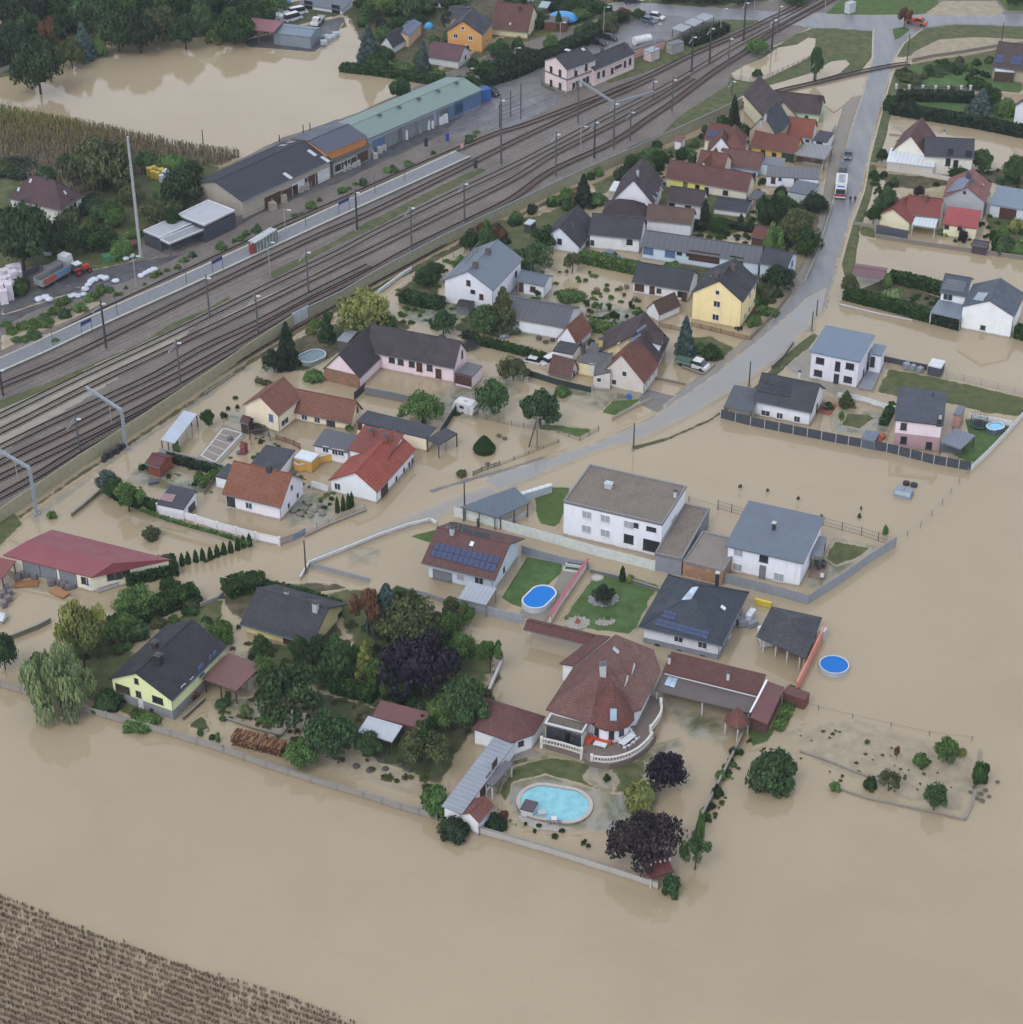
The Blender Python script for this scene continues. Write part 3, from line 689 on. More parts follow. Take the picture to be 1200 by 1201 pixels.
def hedge(px,w_,h,col,label,name='hedge',z=0.,top=None,leaf=.16,cat='hedge'):
 P=line3(px,z,1.0); mb=MB(); strip(mb,P,w_*.86,z-.2,z+h*.93)
 core=mb; V=[]; sh=[]; g=np.random.default_rng(int(px[0][0]*3+px[0][1])); tot=0
 for i in range(len(P)-1):
  a,b=P[i],P[i+1]; d=b-a; L=d.length; d.normalize(); n=Vector((-d.y,d.x,0)); k=int(L*(2*h+w_)*15*(.16/leaf) ** 2)
  t=g.uniform(0,L,k); u=g.uniform(0,2*h+w_,k)
  off=np.where(u < h,-w_/2,np.where(u < h+w_,u-h-w_/2,w_/2)); zz=np.where(u < h,u,np.where(u < h+w_,h,2*h+w_-u))
  off=off+g.normal(size=k)*.07; zz=zz+g.normal(size=k)*.07
  p=np.array(a)[None]+np.array(d)[None]*t[:,None]+np.array(n)[None]*off[:,None]; p[:,2]=z+zz
  nr=g.normal(size=(k,3))+np.array([0,0,.5]); nr /= np.linalg.norm(nr,axis=1)[:,None]; q=np.cross(nr,g.normal(size=(k,3))); q /= np.linalg.norm(q,axis=1)[:,None]; r_=np.cross(nr,q); s_=leaf*g.uniform(.6,1.4,k)[:,None]
  V.append(np.stack([p-q*s_-r_*s_,p+q*s_-r_*s_,p+q*s_+r_*s_,p-q*s_+r_*s_],1));
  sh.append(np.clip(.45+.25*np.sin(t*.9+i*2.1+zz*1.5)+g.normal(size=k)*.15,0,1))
 c=P[len(P) // 2]; e=thing(name,label,cat,(c.x,c.y,z)); q=np.concatenate(V)-np.array([c.x,c.y,z]); cc=lin(GREENS[col]); c4=(cc[0]*.98,cc[1]*1.02,cc[2]*.95,1)
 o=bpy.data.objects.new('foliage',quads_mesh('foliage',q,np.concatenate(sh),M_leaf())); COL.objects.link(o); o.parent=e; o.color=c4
 core.sh=[.1]*len(core.sh); ob=core.build('dark_core',M_leaf(),e); ob.color=c4; return e  # solid box core in a dark leaf tone, behind the leaf cards
# ---------------------------------------------------------------- fences and walls
def fence(px,h,kind='panel',col='#5b6067',label='',z=0.,step=2.5,name=None,th=.08,pcol=None,cat='fence',sag=0.):
 P=line3(px,z); nm=name or {'panel': 'panel_fence','wall': 'garden_wall','mesh': 'wire_fence','picket': 'picket_fence','post': 'post_fence'}[kind]
 if kind == 'wall': cat='wall'
 c=P[len(P) // 2]; e=thing(nm,label,cat,(c.x,c.y,z)); m=MP(col) if kind != 'wall' else MW(col); pm=MP(pcol or col)
 mb=MB(); posts=0; post_me=None
 for i in range(len(P)-1):
  a,b=P[i],P[i+1]; L=(b-a).length; k=max(1,round(L/step)); rot=math.atan2(b.y-a.y,b.x-a.x)
  for j in range(k):
   p,q=a.lerp(b,j/k),a.lerp(b,(j+1)/k); mid=(p+q)/2; l=L/k
   if kind == 'panel': mb.box(mid.x,mid.y,z-.2,z+h,l-.13,th,rot)
   elif kind == 'wall': mb.box(mid.x,mid.y,z-.3,z+h,l-(.02 if j < k-1 else 0),max(th,.22),rot)
   elif kind == 'mesh':
    for f in (.08,.5,.96): mb.box(mid.x,mid.y,z+h*f-.02,z+h*f+.02,l,.03,rot)
    for t in range(1,int(l/.35)): s_=p.lerp(q,t/int(l/.35)); mb.box(s_.x,s_.y,z,z+h,.02,.02,rot)
   elif kind == 'picket':
    for f in (.25,.8): mb.box(mid.x,mid.y,z+h*f-.04,z+h*f+.04,l,.05,rot)
    nn=max(2,int(l/.22))
    for t in range(nn): s_=p.lerp(q,(t+.5)/nn); mb.box(s_.x,s_.y,z-.1,z+h,.11,.03,rot)
   elif kind == 'post': mb.bar(p+Vector((0,0,h*.85)),q+Vector((0,0,h*.85)),.03)
  if kind != 'wall' or pcol:
   for j in range(k+(i == len(P)-2)):
    if posts >= 100: break
    p=a.lerp(b,j/k)
    if post_me is None:
     t=MB(); w2=.12 if kind != 'wall' else .34; t.box(0,0,-.3,h+(.06 if kind != 'wall' else .12),w2,w2); t.box(0,0,h+(.06 if kind != 'wall' else .12),h+(.09 if kind != 'wall' else .18),w2+.04,w2+.04)
     o=t.build('post',pm); post_me=o.data; bpy.data.objects.remove(o)
    o=bpy.data.objects.new('post',post_me); COL.objects.link(o); o.parent=e; o.location=(p.x-c.x,p.y-c.y,0); o.rotation_euler=(0,0,rot); posts += 1
 if kind == 'wall':
  cp=MB()
  for i in range(len(P)-1):
   a,b=P[i],P[i+1]; cp.box((a.x+b.x)/2,(a.y+b.y)/2,z+h+.002,z+h+.07,(b-a).length,max(th,.22)+.1,math.atan2(b.y-a.y,b.x-a.x))
  cp.build('coping',MP('#8d8a84') if col < '#c' else MP('#c9cbcd'),e)
 mb.build('panels' if kind in ('panel','wall') else 'rails',m,e); return e
# ================================================================ THE SETTING
mb=MB(); mb.add([(-2500,-600,0),(2500,-600,0),(2500,4000,0),(-2500,4000,0)],[[0,1,2,3]]); tag(mb.build('flood_water',M_water()),kind='structure')
DRY={'railway_bed','railway_silt','railway_silt_strip','rusty_ballast','grass_strip','grass_bank','yard_road','station_forecourt','station_road','car_park','main_street','grass_corner','traffic_island','gravel_lot','north_garden','green_lawn','pool_lawn','pool_terrace','scrub_ground','road_verge','small_lawn','driveway','villa_drive'}
def S(name,pts,z,kind,soft=2.5,cell=None): return sheet(name,P2(pts),z,M_soft(kind,name in DRY),soft*(1 if name in DRY else .6),cell)

S('ground_far','-400,100 -60,100 0,93 40,83 60,70 110,48 160,38 235,40 290,52 320,56 380,62 400,35 425,28 432,50 428,78 450,84 520,88 560,92 600,80 1400,60 1400,-260 -400,-260',.05,'rough_grass',2.5,2.2)
S('yard_ground','280,22 330,8 450,-8 430,8 405,26 395,45 370,62 290,56 278,45',.09,'dark_yard',2)
S('warehouse_ground','-300,520 -60,330 20,215 100,205 180,200 260,195 330,160 420,130 520,85 580,60 640,40 700,20 900,0 1100,-20 1500,-20 1500,20 1230,24 1120,22 1060,25 1030,25 960,30 900,60 800,110 740,140 640,170 520,200 440,230 330,270 200,330 100,380 50,395 0,423 -200,500',.10,'ballast',2,1.6)

S('railway_bed','-300,570 -60,450 0,423 100,375 200,325 300,278 400,232 520,180 640,134 740,92 840,48 900,18 980,-30 1300,-120 1500,-120 1300,-40 1010,10 950,28 900,60 865,90 850,137 780,169 680,213 600,251 517,291 438,333 362,374 293,417 200,480 145,517 93,550 17,602 -40,640 -300,780',.16,'ballast',.8,1.6)
S('railway_silt','-200,560 0,470 60,448 140,410 210,382 235,380 200,412 150,438 100,470 40,505 0,538 -200,640',.21,'silt',1.2,1.)
S('railway_silt_strip','225,388 300,350 380,314 433,290 520,248 600,205 640,185 650,188 600,212 520,256 433,298 380,324 300,362 235,396',.19,'silt',1.4,.8)
S('rusty_ballast','-200,655 0,545 60,513 110,484 170,451 235,414 290,380 340,354 430,315 520,270 600,232 680,190 740,160 730,172 640,210 560,250 470,292 362,352 293,398 200,458 93,528 17,582 -40,625 -200,720',.20,'rust_bed',2.,1.)
S('grass_strip','-60,490 0,468 60,446 110,425 170,398 200,378 240,362 270,345 272,350 230,372 180,398 120,425 70,452 0,482 -60,505',.23,'rough_grass',.7,.6)
S('grass_strip','310,322 345,305 380,288 425,262 470,240 520,215 560,196 575,198 530,222 480,246 440,268 400,285 350,312 320,328',.23,'rough_grass',.7,.7)
S('grass_bank','805,128 850,100 855,85 880,72 905,58 930,40 960,30 1005,32 1020,45 1022,68 1008,85 975,93 940,98 905,106 870,120 850,135 820,150 780,168 760,172 775,155 790,140',.20,'rough_grass',1.5,.7)
S('grass_bank','690,88 740,62 800,40 830,25 880,18 900,22 860,38 800,68 760,84 715,98',.20,'rough_grass',1.5,.8)
sheet('pond',P2('857,86 875,76 895,68 912,56 935,52 948,44 957,45 956,54 950,66 935,75 900,92 880,96 862,93'),.24,M_water(),.0,.6)
sheet('flooded_track',P2('865,116 880,106 920,95 950,86 975,72 992,70 997,75 985,86 950,96 905,106 872,119'),.27,M_water(),0.,.5)
sheet('pond',P2('930,108 948,98 1000,108 1002,112 988,125 978,132 960,118'),.12,M_water(),0,.8)

S('field_soil','-300,80 -60,118 0,128 60,140 120,150 200,170 290,182 250,192 190,196 120,210 60,215 0,210 -300,190',.08,'garden_soil',2,1.2)
S('garden_ground','-200,200 10,195 100,205 180,190 225,185 260,195 250,230 180,262 165,305 110,318 70,310 0,320 -200,430',.13,'rough_grass',2,1.)

S('yard_road','-200,480 -60,408 0,388 40,365 105,345 150,330 205,305 270,270 330,240 400,215 440,195 500,168 560,140 600,120 640,112 690,92 748,80 745,72 700,84 660,110 638,95 638,70 600,76 575,95 560,115 520,135 440,170 380,200 320,235 275,262 210,298 160,305 110,315 60,320 0,335 -200,400',.15,'dark_yard',1.5,1.)
S('station_forecourt','565,104 580,96 638,72 638,100 664,112 650,125 600,150 575,152 540,160 520,152 545,130',.17,'asphalt',1.5,.7)
S('station_road','690,45 720,34 760,20 800,14 830,14 815,30 790,48 760,55 745,62 700,62 650,66 640,72 600,78 620,68 660,55',.17,'asphalt',1.5,.8)
S('car_park','705,52 735,32 765,26 790,44 745,66',.19,'asphalt',.5,.6)
mb=MB()
for i,(x,y) in enumerate(P2('722,44 728,41 734,38 740,35.5 746,33 752,30.5 758,28')): a,b=G(x,y),G(x+11,y+3.4); d=b-a; mb.box((a.x+b.x)/2,(a.y+b.y)/2,.195,.199,d.length,.22,math.atan2(d.y,d.x))
for x,y in P2('585,112 592,109 599,106 606,103 613,100 620,97'): a,b=G(x,y),G(x+14,y+4.5); d=b-a; mb.box((a.x+b.x)/2,(a.y+b.y)/2,.175,.179,d.length,.22,math.atan2(d.y,d.x))
for x,y in P2('620,130 626,126 632,122 638,119'): a,b=G(x,y),G(x+12,y+4); d=b-a; mb.box((a.x+b.x)/2,(a.y+b.y)/2,.175,.179,d.length,.2,math.atan2(d.y,d.x))
tag(mb.build('parking_lines',MP('#c9ccd0')),kind='structure')

S('main_street','-100,-40 640,-20 720,0 780,4 900,12 1024,16 1120,14 1300,18 1300,34 1120,28 1075,34 1020,36 960,34 880,24 820,22 700,10 640,-4 -100,-20',.22,'road',1.,1.)
S('village_road','1023,30 1022,67 1012,104 998,146 986,190 974,240 960,285 945,320 925,352 890,392 850,425 800,457 775,474 790,500 815,487 850,465 890,437 925,410 950,388 970,362 985,305 998,259 1013,222 1021,179 1035,125 1042,100 1048,73 1062,50 1085,32',.25,'road',1.6,.6)
S('road_verge','1003,112 990,120 975,170 965,230 950,290 930,330 905,366 870,400 830,432 790,462 772,470 800,460 850,430 890,395 926,356 946,322 961,287 975,241 987,190 999,146 1012,110',.23,'paving',.6,.6)
S('road_verge','1050,78 1042,104 1036,126 1022,180 1014,224 1000,262 987,308 992,330 1003,318 1006,290 1012,262 1022,232 1030,190 1040,160 1047,128 1062,122 1058,90',.21,'rough_grass',1.6,.6)
S('grass_corner','990,-6 1100,-10 1102,6 1078,18 1000,18 965,16',.26,'lawn',1.5,.8)
S('grass_corner','1166,-8 1300,-8 1300,14 1180,12',.26,'lawn',1.5,.8)
S('traffic_island','1045,33 1062,30 1070,34 1058,44 1048,48',.30,'lawn',1.,.4)
S('gravel_lot','1085,14 1105,0 1170,0 1180,12 1170,20 1090,19',.25,'sand',1.5,.6)
S('scrub_ground','1070,60 1100,45 1140,42 1210,45 1300,50 1300,58 1200,52 1150,62 1110,68 1060,74',.2,'sand',2.5,.6)

S('north_garden','1052,80 1110,72 1165,66 1200,80 1200,108 1140,104 1060,102 1050,95',.18,'green_lawn',1.5,.6)
S('north_garden','1045,122 1052,108 1150,110 1230,128 1300,150 1150,142 1090,135 1050,130',.18,'green_lawn',1.5,.6)
S('muddy_strip','1042,138 1070,139 1110,148 1100,156 1060,158 1040,150',.08,'sand',2.5,.6)
S('south_garden','984,345 1040,325 1110,350 1140,345 1140,378 1120,376 1040,362 985,352',.15,'garden_soil',2.,.6)
S('terrace_garden','1008,262 1030,268 1030,282 1005,276',.1,'rough_grass',2.,.5)
S('white_house_lawn','1040,428 1068,434 1130,446 1210,465 1230,478 1196,492 1150,486 1122,478 1060,470 1022,462 1028,445',.16,'rough_grass',3.5,.6)
S('middle_lawn','985,478 1030,482 1052,490 1040,520 1010,510 975,508 972,490',.12,'drowned_grass',2.,.5)
S('green_lawn','1132,490 1190,500 1142,544 1118,532 1136,508',.17,'green_lawn',.5,.5)
S('courtyard','940,402 960,410 1010,462 985,470 950,450 905,425 920,412',.08,'silt',2.,.6)

S('garden_ground','600,340 720,350 750,365 690,385 610,372',.05,'drowned_grass',5.,.8)
S('garden_ground','560,300 640,300 640,350 560,370',.05,'drowned_grass',5,.8)
S('corner_lawn','700,455 752,464 752,468 720,488 690,484 640,470 630,455',.09,'drowned_grass',3.,.5)
S('corner_lawn','716,468 752,466 756,470 722,490 700,484',.12,'lawn',2.0,.5)
S('corner_lawn','636,495 690,500 702,504 680,516 655,508 625,505',.12,'lawn',2.5,.5)
S('bungalow_lawn','455,350 560,345 620,380 640,400 560,395 470,380',.05,'drowned_grass',5.,.8)
S('path_silt','40,625 120,560 170,525 230,485 290,440 340,420 330,412 280,430 210,472 150,518 90,560 20,610',.05,'silt',5.,.8)
S('path_edge','-20,640 17,603 93,551 145,518 200,481 293,418 362,375 438,334 517,292 600,252 680,214 690,220 600,262 530,300 440,345 362,388 300,428 205,492 150,528 96,562 25,612 0,650',.07,'garden_soil',3.,.7)
S('drowned_road','560,560 620,540 690,520 760,488 830,440 900,385 945,345 975,330 968,366 930,410 880,448 820,485 760,515 700,532 640,556 585,580',.33,'drowned_road',3.5,.8)
S('drowned_lane','350,655 420,628 480,600 540,575 600,556 600,590 540,600 500,618 420,640 360,668',.05,'drowned_road',6.,.9)
S('driveway','758,455 800,466 812,462 770,484 745,470',.12,'asphalt',1.,.5)
S('pavement','498,575 540,562 600,545 650,530 700,512 760,485 770,480 772,484 710,512 650,535 600,552 545,568 505,580',.07,'asphalt',1.6,.4)
S('street_edge','735,523 780,512 830,490 880,455 940,405 948,392 958,396 946,412 890,462 835,496 785,518 745,530',.10,'garden_soil',1.8,.5)

S('flat_house_lawn','622,582 640,568 672,570 668,600 655,622 628,616',.12,'lawn',2.2,.4)
S('pool_lawn','618,652 660,660 658,672 640,688 625,716 600,708 588,700',.13,'green_lawn',1.0,.4)
S('pool_terrace','660,664 690,662 640,730 606,722 622,700 648,690',.11,'paving',.8,.4)
S('pine_lawn','697,668 740,674 780,686 768,700 750,738 740,746 700,742 668,735 655,728',.13,'green_lawn',2.0,.4)
S('fenced_lawn','974,628 1044,640 1010,660 960,694 938,690 955,660',.08,'drowned_grass',2.5,.4)
S('fenced_lawn','976,630 1030,641 1008,658 980,668 962,654',.11,'rough_grass',3.0,.4)
S('middle_lawn','990,482 1022,484 1030,492 1010,505 982,500',.15,'rough_grass',2.5,.4)
S('villa_lawn_grass','600,895 650,884 700,893 690,912 712,925 700,930 640,912 606,920 598,950 610,962 590,955 580,930',.13,'rough_grass',2.5,.4)
S('villa_lawn_grass','612,966 680,985 730,975 735,965 700,975 650,980',.13,'rough_grass',2.,.4)
S('solar_house_yard','500,668 520,690 560,700 560,705 510,690',.07,'drowned_grass',2.5,.5)
S('solar_house_yard','400,640 450,640 445,665 405,668',.05,'drowned_grass',3.5,.5)
S('small_lawn','480,628 512,620 520,628 510,638',.10,'lawn',.8,.4)
S('villa_lawn','592,890 640,880 700,892 770,870 800,862 808,880 790,900 770,960 740,985 660,975 600,960 578,925',.09,'drowned_grass',3.5,.45)
S('villa_lawn','775,815 850,840 870,860 850,880 800,868 780,850',.07,'drowned_grass',5.,.5)
S('bank_grass','868,850 905,852 932,800 928,830 905,872 880,880',.10,'lawn',2.2,.4)
S('villa_drive','580,880 612,868 622,876 640,884 600,896 585,930 572,918',.11,'paving',1.,.4)
S('west_garden','20,790 60,760 120,740 175,770 200,860 140,838 60,810',.10,'rough_grass',2.5,.5)
S('plinth_garden','240,820 300,815 350,850 330,880 300,850 250,848',.07,'drowned_grass',3.,.5)
S('orchard_ground','300,770 420,740 560,760 600,790 560,870 520,930 440,900 360,850 300,820',.07,'garden_soil',5.,.7)
S('orchard_mud','300,830 400,850 500,900 500,945 420,920 330,890',.04,'sand',4.,.6)
S('bungalow_garden','240,700 290,740 360,770 420,745 440,700 400,680 300,680',.05,'garden_soil',4.,.7)
S('field_corner','900,855 1000,835 1150,880 1160,930 1130,960 1040,940 950,900',.035,'sand',5.,.6)
S('left_bank','-100,600 -20,590 20,598 30,615 0,645 -100,700',.12,'rough_grass',2.,.5)
S('west_yard_mud','0,668 60,690 110,700 90,705 20,690',.05,'silt',2.,.5)
# ---------------------------------------------------------------- railway tracks
def track(px,label,z=.16,sleeper='#75685f',rail='#2c2b33'):
 pts=line3(P2(px),z,4.0); c=pts[len(pts) // 2]; e=thing('railway_track',label,'railway track',(c.x,c.y,z))
 for s_ in (-.78,.78):
  m=MB(); strip(m,pts,.15,z+.16,z+.34,s_); m.build('rail',MP(rail,.35,.6),e)
 m=MB(); d0=0
 for i in range(len(pts)-1):
  a,b=pts[i],pts[i+1]; L=(b-a).length; rot=math.atan2(b.y-a.y,b.x-a.x); t=d0
  while t < L: p=a.lerp(b,t/L); m.box(p.x,p.y,z+.03,z+.15,.26,2.5,rot); t += .66
  d0=t-L
 tag(m.build('sleepers',MP(sleeper,.9),e),kind='stuff')
track('-60,452 0,423 62,395.5 117,367 200,328 292,285 327,267 400,236 433,221 475,202 541,174 583,157 613,148 680,123 722,106 763,89 807,67 857,45 897,26 940,5 985,-18 1080,-70','railway track against the back edge of the platform, nearest to the warehouses')
track('-60,480 0,454 67,426 123,399 200,361 283,320 367,280 433,251 517,210 583,177 630,154 697,123 738,105 765,92','railway track along the front edge of the long platform')
track('-60,517 0,489 100,440 200,393 300,343 400,295 433,277 517,235 600,196 647,172 713,137 780,103 820,80 862,55 905,32 950,8 1000,-20','railway track beside the grass strip, third from the warehouses',sleeper='#8a8178')
track('-60,530 0,507 100,456 200,408 300,360 400,311 433,295 517,253 600,212 647,183 718,147 767,120 812,92','railway track half drowned in pale silt, fourth from the warehouses')
track('-60,553 0,526 55,499 110,474 183,440 235,410 300,380 362,347 433,312','railway track in the flooded silt, joined to a switch')
track('-60,575 8,540 83,504 133,478 200,445 280,402 350,362 400,337 433,320 483,292 550,259 600,234 647,201 718,168 763,138 790,120 840,83 873,62 907,38 940,20 985,-5 1040,-30','railway track on rusty ballast running to the level crossing beside the pond',sleeper='#6c5a52')
track('-60,590 0,561 83,521 133,496 200,461 262,425 320,392','railway track on rusty ballast, second from the noise barrier',sleeper='#63534b')
track('-60,615 0,583 50,555 100,524 183,480 240,446 300,410 362,374.5 430,335 480,308 540,275 600,243','railway track hard against the noise barrier',sleeper='#63534b')
track('740,176 803,150 848,132 875,122 907,109 950,99 1010,84.5 1052,76.5 1066,75','single branch line curving over the village road',z=.27)

mb=MB()
pl=line3(P2('-60,454 0,431 50,409 100,385 200,340 291,298 400,248 475,214 543,183'),0,6.)
strip(mb,pl,4.6,.1,.62); e=thing('station_platform','long paved island platform between the first two tracks, with pale edges','platform',(pl[len(pl)//2].x,pl[len(pl)//2].y,0)); mb.build('deck',MP('#777b82',.45),e)
for s_ in (-2.15,2.15): m=MB(); strip(m,pl,.55,.63,.66,s_); m.build('edge_strip',MP('#b5b3a6'),e)

mb=MB()
for x in range(700,1200,14): a,b=G(x,12+(x-700)*.022 if x < 1000 else 21),G(x+7,12.2+(x-700)*.022 if x < 1000 else 21); d=b-a; mb.box((a.x+b.x)/2,(a.y+b.y)/2,.226,.23,d.length,.3,math.atan2(d.y,d.x))
for (x,y,x2,y2) in ((1022,73,1033,74.5),(1029,91,1041,92.5)): a,b=G(x,y),G(x2,y2); d=b-a; mb.box((a.x+b.x)/2,(a.y+b.y)/2,.255,.259,d.length,.7,math.atan2(d.y,d.x))
tag(mb.build('road_markings',MP('#cfd2d5')),kind='structure')

NB=P2('-40,640 17,602 93,550 145,517 200,480 250,447 293,417 345,383'); NB2=P2('362,374 400,356 438,333 517,291 600,251 680,213 780,169 850,137 870,127')
fence(NB,2.7,'panel','#a7a488','long olive green noise barrier between the tracks and the flooded lane, western stretch',step=5.2,name='noise_barrier',th=.14,pcol='#a4a99c',cat='noise barrier')
fence(NB2,2.6,'panel','#a29f86','long olive green noise barrier with grey cap, eastern stretch beyond the white panel',step=5.2,name='noise_barrier',th=.14,pcol='#8f978f',cat='noise barrier')
fence(P2('344,383 362,373.5'),2.9,'panel','#c4ccd6','pale bluish white panel closing a gap in the noise barrier',step=9,name='noise_barrier',th=.14,cat='noise barrier')
mb=MB(); strip(mb,line3(NB2,0,6.),.35,2.62,2.75); e=tag(mb.build('barrier_cap',MP('#7d8587')),kind='structure')
for t in """garden_ground|700,240 790,205 850,215 900,262 850,285 760,262 700,262|rough_grass|5
garden_ground|880,225 940,225 962,240 950,300 905,292 880,262|rough_grass|4
garden_ground|780,300 815,305 870,322 905,320 925,330 900,372 880,386 870,380 812,340|garden_soil|3.5
garden_ground|790,395 835,392 868,408 850,425 800,412|rough_grass|2.5
garden_ground|640,345 760,362 760,400 690,392 640,372|drowned_grass|5
garden_ground|560,258 625,250 690,225 700,262 640,300 600,300 560,285|rough_grass|5
garden_ground|455,345 490,318 520,312 520,352 480,356|garden_soil|3.5
garden_ground|310,415 350,390 400,372 450,372 500,380 470,400 440,392 400,420 360,440 320,440|garden_soil|5
garden_ground|560,350 600,350 600,392 545,398 520,385|rough_grass|5
garden_ground|160,540 260,555 262,575 235,585 160,575 135,570|drowned_grass|4
garden_ground|330,585 375,575 400,590 390,612 335,622|drowned_grass|2.5
garden_ground|262,480 285,480 345,510 345,535 300,520 262,500|drowned_grass|4
garden_ground|430,452 500,462 530,440 600,440 620,460 560,500 500,480|drowned_grass|6
orchard_ground|360,690 440,680 540,730 600,760 590,800 540,850 440,840 300,800 260,770 300,740 400,760|rough_grass|7
garden_ground|150,830 200,848 262,870 240,830 215,850|garden_soil|2.5
garden_ground|130,745 185,738 235,700 270,700 262,745 200,735|rough_grass|3
garden_ground|1020,200 1100,205 1210,190 1210,230 1150,215 1080,225 1040,222|garden_soil|4
garden_ground|1150,250 1210,255 1210,300 1160,292|rough_grass|3
garden_ground|1050,360 1100,345 1128,350 1128,372 1090,370|rough_grass|3
villa_rim|575,900 610,880 640,890 600,905 590,940 620,972 690,985 660,990 600,975 572,950|rough_grass|3
villa_rim|700,895 760,880 775,905 740,945 700,935 712,915|rough_grass|5
street_bank|935,400 955,388 965,392 948,412 900,446 880,452|rough_grass|1.8
yard_green|0,392 60,372 110,352 125,352 90,372 40,392 0,412|sand|2
yard_green|0,340 60,330 110,338 60,352 0,372|dark_yard|2
far_green|240,60 300,40 330,0 700,-40 760,0 640,20 560,60 500,92 430,80 400,20|garden_soil|6
barrier_foot|700,235 760,200 850,165 880,150 860,140 780,172 690,216|rough_grass|2.5
crossing_bank|1045,98 1200,110 1200,56 1100,68 1058,76|rough_grass|2""".split('\n'):
 nm,pts,kd,sf=t.split('|'); S(nm,pts,.07 if nm[:4] not in ('yard','far_') else .19,kd,float(sf),.8)
# ================================================================ HOUSES, lower half
DK=MT('#44454e'); DK2=MT('#4b4a50'); BRN=MT('#6c4a48',worn=.5); RED=MT('#8c4a42',worn=.35); RED2=MT('#9a5a48',worn=.4)
SLATE=MT('#434c59',.3,.25); MET=MM('#5f6b7a'); WHITE=MW('#dde0e8'); CREAM=MW('#dfd2a4'); BLUEW=MW('#c3d4e4')
GREYP=MW('#8f9196'); GRAV=MG(); TIMB=MP('#4f3c30'); DGREY=MP('#4a4e55')
a=H('gabled_house','pale yellow-green gabled house with grey plinth and black roof, behind the flood-side wall').block((127,796),(202,822),(259,755),by=847,kind='gy',rise=3.0,roof=MT('#3b3b43',worn=.7),wall=MW('#dbe3ac'),plinth=(MP('#8e9096'),1.7),rf=.46)
a.win('160,798.7',.7,1.0,'k').win('162.5,814',.9,1.1,'k').win('185,821',1.9,1.2,'k').win('144,808',2.6,1.4,'b',label='wide red-brown arched window').win('146,822.5 178,832.5',.7,.45,'k').win('247,772 252,767',.7,1.1,'B').win('236,786',1.2,2.1,'B','door').win('215,806 225,798',1.0,.9,'w').win('167,837',.9,2,'W','door').chim('187,778',.9,.9,1.6,'#2f3034').chim('182,759',.8,.8,1.0,'#4a4240')
c=H('carport','open-sided carport with a flat brown-red roof beside the yellow-green house','carport').block((237,795.5),(277,810.5),(299,778),h=2.9,kind='sy',rise=.25,roof=MM('#6d4a48',.5),wall=TIMB,open=True,ov=.3,posts=6)
b=H('bungalow','cream bungalow with a dark grey roof and two pale chimneys, west of the spruce').block((281,732),(366,756.5),(417.5,711),by=769,kind='gx',rise=3.2,roof=DK,wall=MW('#dccf98'),ov=.7)
b.win('337,751.5',1.5,2.1,'D','door').win('361.5,759.5',1.7,1.3,'b').win('404.5,731',1.3,1.3,'k').chim('370.5,716 ',.8,.8,1.5,'#c6c9cd').chim('336,697',.6,.6,.7,'#c6c9cd')
H('garden_shed','low shed with a brown-red lean-to roof among the orchard trees','shed').block((436.5,840),(497,855.5),(504,839.7),h=2.7,kind='sy',rise=.7,roof=MM('#6d4648',.5),wall=MP('#5a4a42'),ov=.3)
H('lean_to','pale corrugated lean-to roof attached in front of the brown-red orchard shed','lean-to').block((419.5,858),(460,870),(470,853),h=2.3,kind='sy',rise=.4,roof=MM('#b3bcc6',.35,wave=True),wall=TIMB,open=True,ov=.2)

a=H('farm_hall','long cream hall with a low-pitched crimson metal roof at the left edge','hall')
RM=MM('#823f49',.45)
a.poly([(3,651,3.3),(107.5,677,3.3),(201,656,3.3),(61,621,3.3),(32,634,5.0),(132.5,660.5,5.0)],[[0,1,5,4],[2,3,4,5],[1,2,5],[3,0,4]],RM); a.prism(P2('3,651 107.5,677 201,656 61,621'),3.2,MW('#dcd7c2'),z=3.3,inset=.5)
a.win('99.5,681',1.3,1.3,'k').win('130,676 148,671',1.3,1.4,'k').win('139,673',1.1,1.9,'k').win('37,667 57,671 80,677.5',3.2,2.6,'G','door').win('108,686',.9,2.0,'W','door')
H('side_shed','small open dull-red-roofed shed at the left edge, joined to the crimson-roofed hall','shed').block((-26,672),(3,678),(24,661),h=3.0,kind='sy',rise=.4,roof=MM('#7d4440',.5),wall=TIMB,open=True,ov=.3)
H('garden_hut','little white hut cut off by the left edge, below the debris heap','hut').block((-9,727),(3,729),(13,720),by=733,kind='gx',rise=.7,roof=MM('#c4ccd2',.4),wall=WHITE,ov=.15)

a=H('pergola_building','long narrow outbuilding with grey corrugated roof, west of the turquoise pool','outbuilding').block((518,945),(542,953),(598,865.5),h=3.2,kind='sx',rise=-.25,roof=MM('#8f98a3',.9,wave=True),wall=WHITE,ov=.3)
a.win('566,929 573,914 580,898',1.6,2.0,'D','door')
a=H('pump_house','small outbuilding with a brown-red hipped roof and white gable by the garden wall corner','outbuilding').block((539,955),(562,965),(577,944),h=2.6,kind='gy',rise=1.1,roof=MT('#84534c'),wall=WHITE,ov=.25)
a=H('porch','white arched porch with a little flat roof jutting from the corrugated outbuilding','porch').block((568,918),(578,922),(597,893),h=2.8,kind='flat',roof=MM('#5f5f66',.5),wall=MP('#d9dce0'),open=True,ov=.2,th=0)
a=H('round_house','white guest house with a faceted brown-red roof between the orchard and the villa','guest house')
pts=[(553,854,3.3),(600.5,870.5,3.3),(627,861,3.3),(640,840,3.3),(566,817,3.3),(582,824,5.2),(603,829.5,5.6)]
